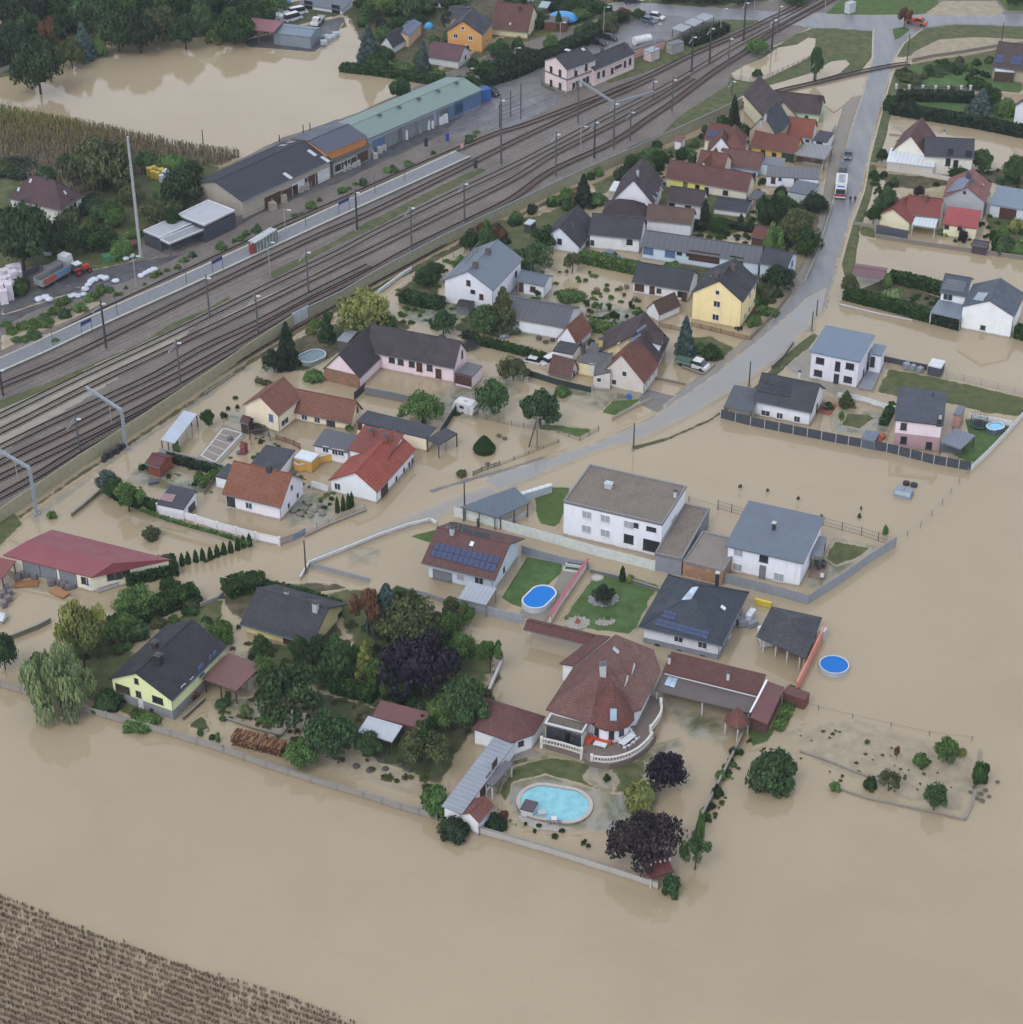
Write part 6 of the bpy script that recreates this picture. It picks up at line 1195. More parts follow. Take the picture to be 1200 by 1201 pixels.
TREES='''
490,812,737,92 round p|huge dark purple-leaved tree in the middle of the orchard garden
757,1012,942,84 round v|large dark brownish-purple tree near the south-east garden corner
779,923,875,50 round p|smaller purple-leaved tree just north-east of the oval pool
752,945,905,50 bush y|drooping yellow-green maple between the two purple trees by the pool
815,1020,972,36 sparse m|leafy green tree leaning over the flood beside the red-roofed wishing well
902,918,866,76 bush m|wide dense green tree standing alone in the flood east of the long side wall
785,1046,1015,30 bush t|dark bush at the outermost corner of the south garden wall
770,1010,990,16 bush l|bright pale shrub hanging over the south garden wall
512,952,908,42 bush g|glossy round bush at the north-west end of the corrugated roof
533,978,950,42 bush k|dark hedge-like bush at the foot of the corrugated-roof building
582,970,948,30 bush k|dark low bush inside the south wall, next to the small red-roofed outbuilding
590,958,948,16 bush r|small rust-coloured bush beside the red-roofed outbuilding by the wall
455,740,676,58 cone b|grey-blue spruce rising behind the purple tree
478,760,700,80 round n|broad brownish-green pine north of the purple tree
432,745,678,40 sparse r|half-dead russet conifer left of the grey-blue spruce
395,795,735,60 cone m|dense green conifer in front of the dark-roofed bungalow
430,800,745,36 cone y|yellow-tipped slender conifer between green conifer and purple tree
345,850,768,95 sparse d|tall wide dark pine in the garden with the firewood stack
388,885,825,62 round t|bluish green fruit tree east of the firewood stack
355,900,862,38 round g|small rounded fruit tree at the right end of the firewood stack
432,888,856,36 round m|small fruit tree in front of the pale lean-to roof
500,900,850,66 sparse n|brownish thin-leaved tree west of the corrugated roof
545,860,790,60 round m|tall mixed green tree north of the round guest house
520,855,815,46 round l|light green tree beside the brown-red orchard shed
575,790,740,36 sparse g|young tree at the white lane wall in front of the villa drive
540,780,738,40 round g|green tree at the end of the driveway fence behind the purple tree
560,830,790,44 bush n|olive shrub mass north-west of the round guest house
100,785,688,64 sparse y|tall thin-leaved yellow-green tree in the west garden
72,828,742,84 willow w|large pale grey-green willow by the west garden wall
158,716,684,48 round g|tree with open crown above the hedge north of the yellow-green house
6,785,735,34 round t|dark green tree cut off by the left edge of the picture
125,830,805,50 bush h|dark shrubs along the foot of the yellow-green house
170,850,832,50 bush g|low shrubs between the grey plinth and the wall
140,765,750,16 bush l|small light green bush above the yellow-green house's back eave
200,690,672,30 bush h|bush beside the crimson-roofed hall's right corner
258,745,718,28 bush g|shrub cluster at the driveway of the dark-roofed bungalow
222,715,700,26 bush n|russet-green shrub by the end of the long hedge
240,745,725,22 bush s|grey-green low shrub right of the yellow-green house
235,862,850,8 bush g|small potted shrub left of the firewood stack
256,870,855,8 bush l|light small shrub beside the wall at the firewood stack
249,866,859,9 bush h|tiny round shrub beside the wall near the firewood stack
262,845,836,10 bush g|sapling in the floodwater above the firewood stack
178,631,611,24 bush n|lone round bush in the flood north of the crimson-roofed hall
60,607,596,14 bush l|light bush behind the crimson roof's ridge
152,600,560,40 sparse g|fruit tree with a bare forked trunk inside the corner hedge
133,583,556,30 round t|bluish green tree in the corner of the hedge by the lane
128,578,548,28 round b|grey-green tree beside the noise barrier lane corner
234,565,548,15 bush g|small shrub among the beds south of the open shelter
175,550,535,16 bush h|ivy shrub on the left side of the red-brown garden house
208,530,513,12 bush g|shrub at the lane end of the open shelter with blue-grey roof
245,500,478,20 round h|bush left of the cream gable above the play equipment
262,495,480,10 sparse h|thin sapling in the water west of the cream farmhouse
338,430,372,34 cone k|dark spruce against the noise barrier by the octagonal pool
322,436,405,30 round k|dark round tree next to the spruce by the octagonal pool
384,400,362,26 cone t|bright green cone-shaped tree north of the pink farmhouse
428,388,334,66 round y|large yellowish maple behind the pink farmhouse roof
455,384,362,26 bush g|low green tree between maple and clipped hedge
368,445,428,26 bush l|yellowish bush at the octagonal pool's lower rim
410,510,495,10 sparse g|little tree in the garden east of the cream gable
497,492,455,50 round g|broad green tree standing in the flood behind the flat workshop
578,485,440,42 round m|round-crowned tree right of the white caravan
634,500,452,52 round t|large dark green tree carrying the double telegraph pole
568,529,508,25 drop h|dark green onion-shaped clipped shrub alone in the flood
541,558,548,14 bush n|scrub bush on the drowned pavement beside the red-roofed white house
520,392,358,32 round t|round green tree south of the blue-roofed house
590,388,330,46 cone n|tall brown-tinged spruce right of the blue-roofed house
568,390,352,40 round m|green tree left of the brown-tinged spruce
568,290,268,30 round h|round dark green tree behind the blue-roofed house
552,285,272,20 bush v|reddish shrub at the back of the blue-roofed house
497,322,308,22 bush l|bright yellow-green hedge ball by the white wall
625,315,282,46 round m|mixed trees between the blue-roofed house and the black L-shaped roof
640,290,262,34 round h|green trees at the west gable of the black L-shaped house
600,262,258,12 bush h|small bush by the tiny booth near the noise barrier
684,242,200,30 cone k|dark spruce by the noise barrier and the white canopy
700,240,222,30 bush g|bushes right of the spruce at the noise barrier
730,210,190,34 bush k|dark rounded bushes behind the steep-roofed house
752,200,178,34 round m|green tree behind the steep-roofed house's ridge
770,192,172,30 round g|lighter green tree beyond the steep-roofed house
800,186,168,18 bush h|dark round shrub in the garden with the white tool shed
812,196,178,14 bush k|pair of dark balls beside the red cluster
815,172,160,14 bush g|bush beside the white fence under the barrier
860,150,108,22 cone k|slim dark spruce above the red roof cluster
872,160,140,20 bush h|bushes at the foot of the slim dark spruce
671,320,292,24 sparse n|thin withered tree at the left end of the village hedge
789,322,302,30 bush g|bush in the blue terrace's yard
826,266,232,13 column k|tall dark thuja beside the white garage
842,274,252,24 round h|round tree in front of the white garage
893,260,228,11 column h|dark slim thuja in the pool garden
907,262,236,9 column k|second dark thuja, right beside the first in the pool garden
869,262,250,7 column k|tiny dark cypress beside the white garage corner
930,285,238,40 round n|large brownish tree in the garden right of the red pool hut
945,300,262,34 round h|dark tree beside the street, end of the pool garden
955,250,222,32 round k|dark round tree at the kerb by the flat blue shed
905,300,250,30 bush g|green shrubs behind the red pool hut
912,340,306,40 round k|dense dark tree hugging the right side of the yellow house
900,350,325,26 bush n|rusty shrub below the dense tree at the yellow house
884,380,366,22 bush g|shrubs between yellow house and street wall
803,418,366,32 cone b|pale blue spruce left of the white pickup truck
835,420,398,28 bush h|dark bush above the white pickup truck
821,412,398,20 bush g|green bush beside the blue spruce
752,384,362,22 round h|small round tree beside the narrow outhouse
720,382,360,15 sparse h|small tree standing in the pale mud garden
704,378,370,14 bush k|dark bush by the bright hedge in the mud garden
700,368,350,16 sparse g|bushy young tree in the pale mud garden
740,360,350,7 bush k|tiny dark bush in the pale mud garden
670,350,334,40 bush g|raised bed of shrubs in the mud garden
770,330,318,20 bush m|bushes at the corner of the low white house
693,404,396,12 bush k|dark ball shrub beside the red-gabled cottage
602,445,416,36 round n|brownish-green tree left of the brown-roofed cottage
660,462,448,22 bush g|shrubs along the dark green street fence
1034,190,172,16 round k|dark round bush at the street side of the two-tone house
1037,255,215,28 round m|green tree at the street corner of the red-roofed bungalow
1024,262,238,22 round h|smaller tree left of the green street-corner tree
1150,200,172,36 round m|round tree in front of the two-tone house's right wing
1125,204,184,40 bush h|low dark bushes below the two-tone house windows
1188,215,178,34 round m|tree at the right edge north of the blue garage row
1128,282,264,15 bush p|dark purple ball shrub in front of the red-roofed bungalow
1077,231,216,14 round v|small purplish tree between the two red-roofed plots
1107,275,266,16 bush g|small shrub under the white pergola
1176,296,270,26 bush m|rounded green shrub by the garden shelter at the right edge
1171,297,277,18 bush h|dark ball shrub near the brown play hut
1195,300,275,24 bush g|green shrub at the edge south of the outdoor stair
1190,272,250,24 bush y|yellow-green shrub by the outdoor stair
996,346,320,22 round n|brownish round tree beside the garden shelter, near the street
1040,338,316,16 bush l|bright clipped ball beside the garden shelter
1048,358,332,34 bush s|grey-green rounded tree inside the hedged garden
986,500,478,8 sparse g|sapling by the paved terrace
992,476,455,24 cone n|small olive pine below the cube house
972,480,468,14 bush h|shrub at the terrace of the dark-roofed house
1150,132,100,38 cone b|grey-blue spruce in the upper hedged garden
1160,128,98,26 round h|dark conifer behind the grey-blue spruce
1180,135,108,30 bush l|light green bush right of the grey-blue spruce
1148,102,88,34 bush h|dark shrubs by the glazed lean-to
1100,85,75,44 bush h|shrub border along the back of the upper garden
1068,96,84,30 round n|twisted small tree in the upper garden
1060,90,76,24 bush k|dark shrubs at the corner of the upper garden near the crossing
1125,80,72,34 bush n|mixed shrubs at the back of the upper garden
1115,105,98,10 bush r|dark red ball bush by the pillared wall
1068,128,114,14 round k|small dark tree inside the hedged lawn
1060,35,2,20 sparse r|bare reddish tree on the traffic island
888,64,42,26 round g|small green tree between the main line and the pond
888,90,78,14 bush h|bush at the west tip of the fenced pond
957,95,52,18 round t|tree at the east end of the fenced pond
470,118,88,30 round t|green tree rising behind the green-roofed warehouse
433,78,24,38 cone b|large blue-green spruce at the pond corner
442,84,54,30 bush h|green bushes at the foot of the large pond-corner spruce
497,88,44,24 cone b|dark blue-green spruce in front of the mauve-roofed house
475,84,70,30 bush g|shrubs between the two far spruces
550,112,82,30 round h|green tree left of the station hedge
655,36,12,10 column h|tall thuja next to the brown-roofed farmhouse
645,62,38,20 round g|light green round tree in the station hedge
620,78,52,36 round k|dark green conifers below the farmhouse gable
594,86,56,34 round k|dark conifer clump left of the farmhouse gable
570,96,68,34 round h|dark green trees at the bend of the station hedge
730,24,6,20 round r|reddish tree by the car park wall
748,22,8,18 round h|dark green tree by the car park entrance
712,30,12,26 round n|brown-green tree left of the car park wall
690,40,20,36 bush h|dark hedge trees beyond the blue dome
630,350,338,8 sparse h|sapling behind the white annex gable
712,915,905,10 bush h|low plant beside the pool steps
820,985,940,12 bush g|planting along the inner side of the east wall
842,935,915,16 bush k|dark shrub on the inner side of the east wall
860,885,872,12 bush h|shrub near the gazebo on the wall line
828,962,950,14 bush h|round shrub halfway along the east wall
846,914,900,16 bush g|spreading shrub by the east wall
735,730,712,1 bush g|x
707,708,682,27 round k|dark dwarf pine in a stone ring on the pine lawn
730,682,663,9 column h|slim cypress at the back of the pine lawn
739,684,670,12 bush y|yellow-green ball beside the slim cypress
712,727,722,10 bush l|small yellow bush in the oval stone bed
578,720,712,7 bush g|tuft in the flood in front of the panel fence
694,680,672,1 bush g|x
938,700,692,1 bush g|x
1095,950,917,32 round m|small round green tree near the corner of the drowned garden
1110,893,862,30 round g|dense round shrub in the drowned garden's north side
1079,898,878,22 bush g|low round shrub left of the dense one in the drowned garden
1148,918,885,28 bush h|dark leaning shrub at the far east end of the drowned garden
1042,928,900,30 sparse n|bare brown shrub on the silted mound
1020,925,905,18 bush h|green shrub on the silted mound
978,926,912,16 bush l|small green bush at the start of the drowned bank
1128,885,874,14 bush y|yellowish tuft in the drowned garden
1051,892,872,9 sparse r|rusty sapling in the drowned garden
1017,872,865,7 bush g|tuft alone in the drowned garden
868,576,566,5 sparse n|drowned sapling in the flood, first of the scattered row
900,578,572,5 sparse n|drowned sapling in the flood, second of the scattered row
936,590,580,4 sparse n|drowned sapling right of the metal-roofed house ridge
963,608,601,5 bush g|leafy sapling behind the single-pitch house
1008,607,600,5 bush n|little drowned shrub east of the single-pitch house
1038,626,612,7 bush l|green sapling by the tip of the triangular fence
1010,598,592,3 bush n|tiny twig bush in the flood
'''
TREES_TL='''
20,75,25,60 round k|dark woodland tree beside the top left pond wall
48,110,38,58 round d|tall dark tree at the bend of the pond wall
62,62,16,28 round r|rust-brown tree in the top left wood
85,80,42,30 round n|olive green tree by the pond wall
100,70,22,36 cone b|bluish conifer in the top left wood
118,66,30,26 bush l|bright palm-like shrub by the pond wall
30,40,-16,66 round k|dark tree mass at the top left corner
75,30,-20,60 round h|dark green tree at the top edge
112,42,-14,54 round m|mid green tree at the top edge, left of the pond's north corner
140,60,8,50 round d|dark tree at the pond's north corner
165,62,6,46 round k|dark tree right of the pond's north corner
150,30,-20,50 round h|tree at the top edge behind the pond corner
192,48,2,48 round n|brownish tree by the pond
218,58,14,40 round d|green tree left of the garden fences
205,20,-26,54 round h|tree at the top edge above the gardens
238,40,2,34 round m|green tree among the far gardens
275,52,8,50 round h|dark green tree beside the red machine shed
300,34,-6,44 round d|dark tree behind the red machine shed
325,16,-16,34 round l|yellowish green tree by the machine yard
250,48,30,30 bush y|yellow-green shrubs in the far garden
282,22,-16,40 round k|dark tree at the top edge over the red shed
10,30,-10,40 round h|dark tree at the far left top
170,20,-24,48 round k|dark tree behind the top left gardens
120,225,150,78 round n|large brown-green tree in front of the corn field
20,200,178,60 bush k|dark bushes left of the brown hipped roof
55,210,190,34 bush h|bushes at the corn field corner
28,318,232,78 round d|very large dark green tree beside the brown hipped house
75,300,250,44 round d|dark tree right of the very large one
115,292,258,50 round h|rounded tree above the tractor
145,300,272,36 bush g|bushes behind the green trailer
218,240,195,60 round d|big dark tree at the black warehouse gable
185,265,228,44 round n|olive tree beside the tall mast
160,278,262,24 bush l|bright green shrub by the tall mast
190,205,190,16 bush h|shrub beside the yellow barrels
205,275,240,24 round h|tree between the mast and the anthracite building
110,248,222,50 bush k|dark shrubs right of the brown hipped roof
130,260,250,22 bush g|small garden shrub on the lawn
5,290,250,26 round h|tree at the left edge
40,232,222,14 bush n|garden shrub in front of the brown hipped roof
25,345,318,30 bush h|shrubs behind the stacks of white pallets
530,10,-14,36 round h|garden tree behind the white house at the top edge
490,22,-12,44 round m|broad green tree in the far gardens
455,18,-16,44 round l|light green tree at the top edge right of the white factory
470,30,14,30 bush h|dark shrubs above the solar-covered roof
430,14,-10,26 round h|small tree beside the white factory
528,50,26,22 bush g|garden shrubs left of the orange house
830,2,-22,50 round k|dark tree at the top edge beyond the main street
870,2,-20,44 round h|green tree at the top edge beyond the main street
790,0,-18,40 round k|dark tree group above the main street
930,4,-14,34 round h|tree at the top edge by the crossing
680,6,-14,50 round h|row of dark trees beyond the blue dome
650,2,-12,30 bush h|hedge trees at the top edge behind the farmhouse
1190,8,-14,20 round h|tree at the top right corner
'''
def plant(block,group=None):
 for ln in block.strip().split('\n'):
  d,lab=ln.split('|'); a,kd,cl=d.split(' '); x,yb,yt,w_=[float(v) for v in a.split(',')]
  if lab == 'x': continue
  tree(x,yb,yt,w_,kd,cl,lab)
plant(TREES); plant(TREES_TL)

for i,(x,y,w_,h_) in enumerate([(30,385,22,12),(52,380,26,14),(75,372,22,14),(92,365,22,14),(20,400,16,8),(40,396,20,10),(105,352,16,8),(215,307,14,7),(225,302,12,10),(260,292,16,13),(282,282,12,7),(300,272,14,8),(366,244,14,12),(402,225,14,8),(425,217,14,12),(455,202,14,8),(480,194,14,6),(550,168,12,14),(8,382,14,8),(65,402,14,8),(128,342,14,7)]):
 tree(x,y,y-h_,w_,'bush','lgm'[i % 3],'one of the weedy bushes strung along the yard edge of the railway',group='weedy bushes along the railway yard')

for i,(x,y) in enumerate(P2('293,640 286,642 279,645 271,648 263,650 255,653 247,656 238,657 230,659 221,661 214,663')):
 tree(x,y,y-15,7.5,'column','h','one of the pointed thujas in the row along the flooded lane',group='pointed thujas along the lane')
for i,(x,y) in enumerate(P2('396,601 403,599 409,597 413,595')): tree(x,y,y-19,6.5,'column','h','one of four slim thujas in front of the red-roofed white house',group='four slim thujas')
for i in range(6): x=1130+i*0;
hedge(P2('128,578 150,590 184,600'),1.4,1.9,'h','clipped dark green hedge curving round the corner garden by the lane')
hedge(P2('196,540 232,550 258,556'),1.0,1.5,'k','dark hedge behind the grey courtyard wall south of the shelter')
hedge(P2('258,556 236,573'),1.0,1.4,'g','short hedge at a right angle beside the small white garage')
hedge(P2('132,745 165,728 200,712 232,702'),3.2,2.4,'h','long thick hedge along the flooded lane north of the yellow-green house')
hedge(P2('140,752 172,742'),3.4,1.9,'m','lower mixed hedge below the long thick hedge')
hedge(P2('146,682 180,674 208,668'),3.6,2.2,'h','dense shrub hedge in front of the crimson-roofed hall')
hedge(P2('265,698 290,690 310,690'),3.4,2.3,'h','rounded dark hedge at the bungalow driveway')
hedge(P2('305,690 350,700 400,716'),1.2,1.6,'h','narrow hedge behind the dark-roofed bungalow')
hedge(P2('390,808 440,822'),2.4,1.8,'h','dark hedge between the orchard and the shed')
hedge(P2('990,350 1040,362 1096,378'),2.2,2.3,'h','long clipped hedge with a bright top along the flood north of the cube house')
hedge(P2('1096,378 1126,386'),2.0,2.1,'k','darker clipped hedge section under the flat grey canopy')
hedge(P2('1042,330 1080,338 1108,346'),2.2,2.3,'h','clipped hedge behind the garden shelter')
hedge(P2('1190,394 1230,404'),2.2,2.4,'h','clipped hedge right of the white clad gable')
hedge(P2('1044,132 1090,140 1140,148 1220,164'),2.6,2.5,'k','very long dark clipped hedge above the muddy strip')
hedge(P2('1052,118 1100,118 1142,120'),3.0,2.3,'k','dark clipped hedge enclosing the upper side of the hedged lawn')
hedge(P2('1046,122 1041,131'),2.4,2.2,'h','short hedge closing the lawn at the street')
hedge(P2('680,305 710,312 748,320'),2.6,2.1,'g','leafy village hedge in front of the drowned car')
hedge(P2('690,385 720,392 742,397'),2.4,1.8,'l','bright green hedge beside the brown villa')
hedge(P2('472,352 495,358 520,362'),2.6,2.2,'h','dark clipped hedge left of the blue-roofed house')
hedge(P2('560,403 600,412 640,424'),1.5,1.5,'h','long straight clipped hedge below the grey barn')
hedge(P2('545,395 560,402'),1.6,1.4,'k','short dark hedge beside the trampoline')
hedge(P2('757,258 815,268 826,272'),1.6,1.8,'k','dark ivy hedge under the light brown roof')
hedge(P2('840,262 870,270 900,274'),1.4,1.4,'k','dark hedge along the pool garden')
hedge(P2('890,366 912,372'),2.0,1.2,'g','square clipped hedge at the yellow house garden gate')
hedge(P2('1035,500 1047,478'),1.3,1.2,'h','narrow hedge left of the white-and-pink house')
hedge(P2('400,82 450,88 500,96 545,104'),3.,1.6,'h','overgrown hedge along the far shore of the pond')
hedge(P2('430,76 470,82 520,92'),2.5,1.5,'g','second overgrown hedge above the pond shore')
hedge(P2('568,100 600,90 640,72 670,58 700,44'),4.0,2.6,'k','tall dark hedge bounding the station car park')
hedge(P2('806,55 820,50 835,44 850,36'),3.2,2.2,'k','dark hedge between the bicycle shelters and the tracks')
hedge(P2('640,4 700,14 715,18'),2.6,2.2,'h','garden hedge along the main street by the blue dome')
hedge(P2('170,38 235,40 280,48'),2.4,1.4,'h','low overgrown hedge on the north shore of the pond')
hedge(P2('300,448 330,456'),.8,.8,'n','thin scrub on the wall left of the brick gable')
hedge(P2('165,598 205,612 255,626 292,638'),.5,.35,'g','ivy trailing along the top of the long white wall',z=1.5)
hedge(P2('912,858 925,830 932,808'),1.6,.6,'l','low green creeper on the bank beside the dark red roof')
hedge(P2('262,648 240,660'),.3,.3,'h','ground ivy under the thuja row')

def corn(name,label,px,row_dx,row_dir,hgt,spacing,rowgap,z,mat,seed,jitter=.12,fill=1.,colfn=None):
 P=np.array([G(x,y,z)[:2] for x,y in P2(px)]); g=np.random.default_rng(seed); d=np.array([math.cos(row_dir),math.sin(row_dir)]); n=np.array([-d[1],d[0]])
 u=P @ d; v=P @ n; U,Vv=np.meshgrid(np.arange(u.min(),u.max(),spacing),np.arange(v.min(),v.max(),rowgap)); U=U+g.normal(size=U.shape)*spacing*.3; Vv=Vv+g.normal(size=U.shape)*jitter
 X=(U.ravel()[:,None]*d+Vv.ravel()[:,None]*n); ins=np.zeros(len(X),bool); k=len(P)
 for i in range(k):
  ax,ay=P[i]; bx,by=P[(i+1) % k]; ins ^= ((ay > X[:,1]) != (by > X[:,1])) & (X[:,0] < (bx-ax)*(X[:,1]-ay)/(by-ay+1e-12)+ax)
 X=X[ins & (g.uniform(size=len(X)) < fill)]; m=len(X); Q=[]; S_=[]
 if rowgap > .85: hv=np.sin(X[:,0]*.35)+np.sin(X[:,1]*.23+X[:,0]*.1); X=X[g.uniform(size=m) < .95-.18*(hv > .7)]; m=len(X)
 for j in range(4):
  a=g.uniform(0,2*math.pi,m); hh=hgt*g.uniform(.6,1.1,m); w_=g.uniform(.05,.13,m); lean=g.normal(size=(m,2))*.16*hgt/1.6; off=g.normal(size=(m,2))*.05
  dx=np.stack([np.cos(a)*w_,np.sin(a)*w_],1); b=X+off; t=b+lean
  q=np.zeros((m,4,3)); q[:,0,:2]=b-dx*.6; q[:,1,:2]=b+dx*.6; q[:,2,:2]=t+dx; q[:,3,:2]=t-dx*.8; q[:,:2,2]=z-.05; q[:,2:,2]=(z+hh)[:,None]; Q.append(q)
  S_.append(np.clip((colfn(X) if colfn else .45)+g.normal(size=m)*.2,0,1))
 o=bpy.data.objects.new(name,quads_mesh(name,np.concatenate(Q),np.concatenate(S_),mat)); COL.objects.link(o); tag(o,label,None,None,'stuff'); return o
d0=G(100,1089) ; d1=G(330,1170); rd=math.atan2(d1.y-d0.y,d1.x-d0.x)
corn('maize_stubble','rows of withered brown maize stubble standing in floodwater','-60,1036 0,1052 100,1089 220,1132 330,1168 425,1203 520,1250 -80,1270',0,rd,.62,.17,.9,.0,M_shade('dry_maize','#5f4f45','#b3a08a'),3,.09,.93)
def cf(X):
 t=(X[:,1]-X[:,1].min())/(np.ptp(X[:,1])+1e-6); return t*1.0-.05
def M_corn2():
 N=NT('maize_leaves'); f=N.attr('shade').outputs['Fac']; r=N.n('ShaderNodeValToRGB'); e=r.color_ramp.elements; e[0].position=.15; e[0].color=(*lin('#8f8878'),1); e[1].position=.95; e[1].color=(*lin('#7c8a40'),1)
 k=e.new(.45); k.color=(*lin('#776350'),1); k=e.new(.7); k.color=(*lin('#8a8048'),1); N.l(f,r.inputs[0]); return N.done(N.bsdf(r.outputs[0],.9,.2))
corn('maize_field','standing maize field, green at the far side and dried brown towards the houses','-80,116 0,128 60,140 120,150 200,170 285,183 260,194 190,198 140,214 90,230 60,212 0,205 -80,190',0,rd,1.9,.45,.8,.1,M_corn2(),5,.15,.9,cf)

STUFF={'village ground cover','orchard ground cover','street row ground cover','lane ground cover','right side ground cover','pool lawn debris','mud garden plants','orchard mud plants','drowned garden tufts','weeds of the sandy yard edge','bushes of the first track','rock garden plants','playground plants','corner garden plants','south wall plants'}
def scatter(px,n,label,group,cols='hgmk',w=(6,14),hh=(6,13),seed=1,kinds=('bush',),avoid=True):
 Q,SH=[],[]; one=group in STUFF
 P=P2(px); r=random.Random(seed); x0,x1=min(p[0] for p in P),max(p[0] for p in P); y0,y1=min(p[1] for p in P),max(p[1] for p in P); k=0; t=0
 while k < n and t < n*40:
  t += 1; x,y=r.uniform(x0,x1),r.uniform(y0,y1); c=False
  for i in range(len(P)):
   ax,ay=P[i]; bx,by=P[(i+1) % len(P)]
   if (ay > y) != (by > y) and x < (bx-ax)*(y-ay)/(by-ay)+ax: c=not c
  if not c: continue
  g=G(x,y)
  if avoid and any(-1 < (g-h.e.location).to_2d().length < h_r(h) for h in HOUSES if h.e): continue
  k += 1
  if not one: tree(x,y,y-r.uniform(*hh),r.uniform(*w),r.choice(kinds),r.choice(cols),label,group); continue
  me=proto(r.choice(kinds))[k % 3]; c=np.zeros(len(me.vertices)*3,np.float32); me.vertices.foreach_get('co',c); c=c.reshape(-1,4,3)[::5]; s_=np.zeros(len(me.polygons),np.float32); me.attributes['shade'].data.foreach_get('value',s_)
  rr=r.uniform(*w)/2/SC(x,y); ht=r.uniform(*hh)/SC(x,y)*1.1; m_=c.mean(1,keepdims=True); Q.append(((c-m_)*1.7+m_)*np.array([rr,rr,ht])+np.array(g)); SH.append(s_[::5]*.7+r.uniform(-.1,.35))
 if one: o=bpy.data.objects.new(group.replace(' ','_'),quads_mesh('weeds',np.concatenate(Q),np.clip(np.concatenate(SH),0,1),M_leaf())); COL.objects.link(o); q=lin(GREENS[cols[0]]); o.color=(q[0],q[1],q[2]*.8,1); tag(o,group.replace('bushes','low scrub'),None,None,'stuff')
def h_r(h):
 if not hasattr(h,'rad'): h.rad=max([max((p.xy-h.e.location.xy).length for p in f) for f,o in h.roofs] or [3])*.8
 return h.rad
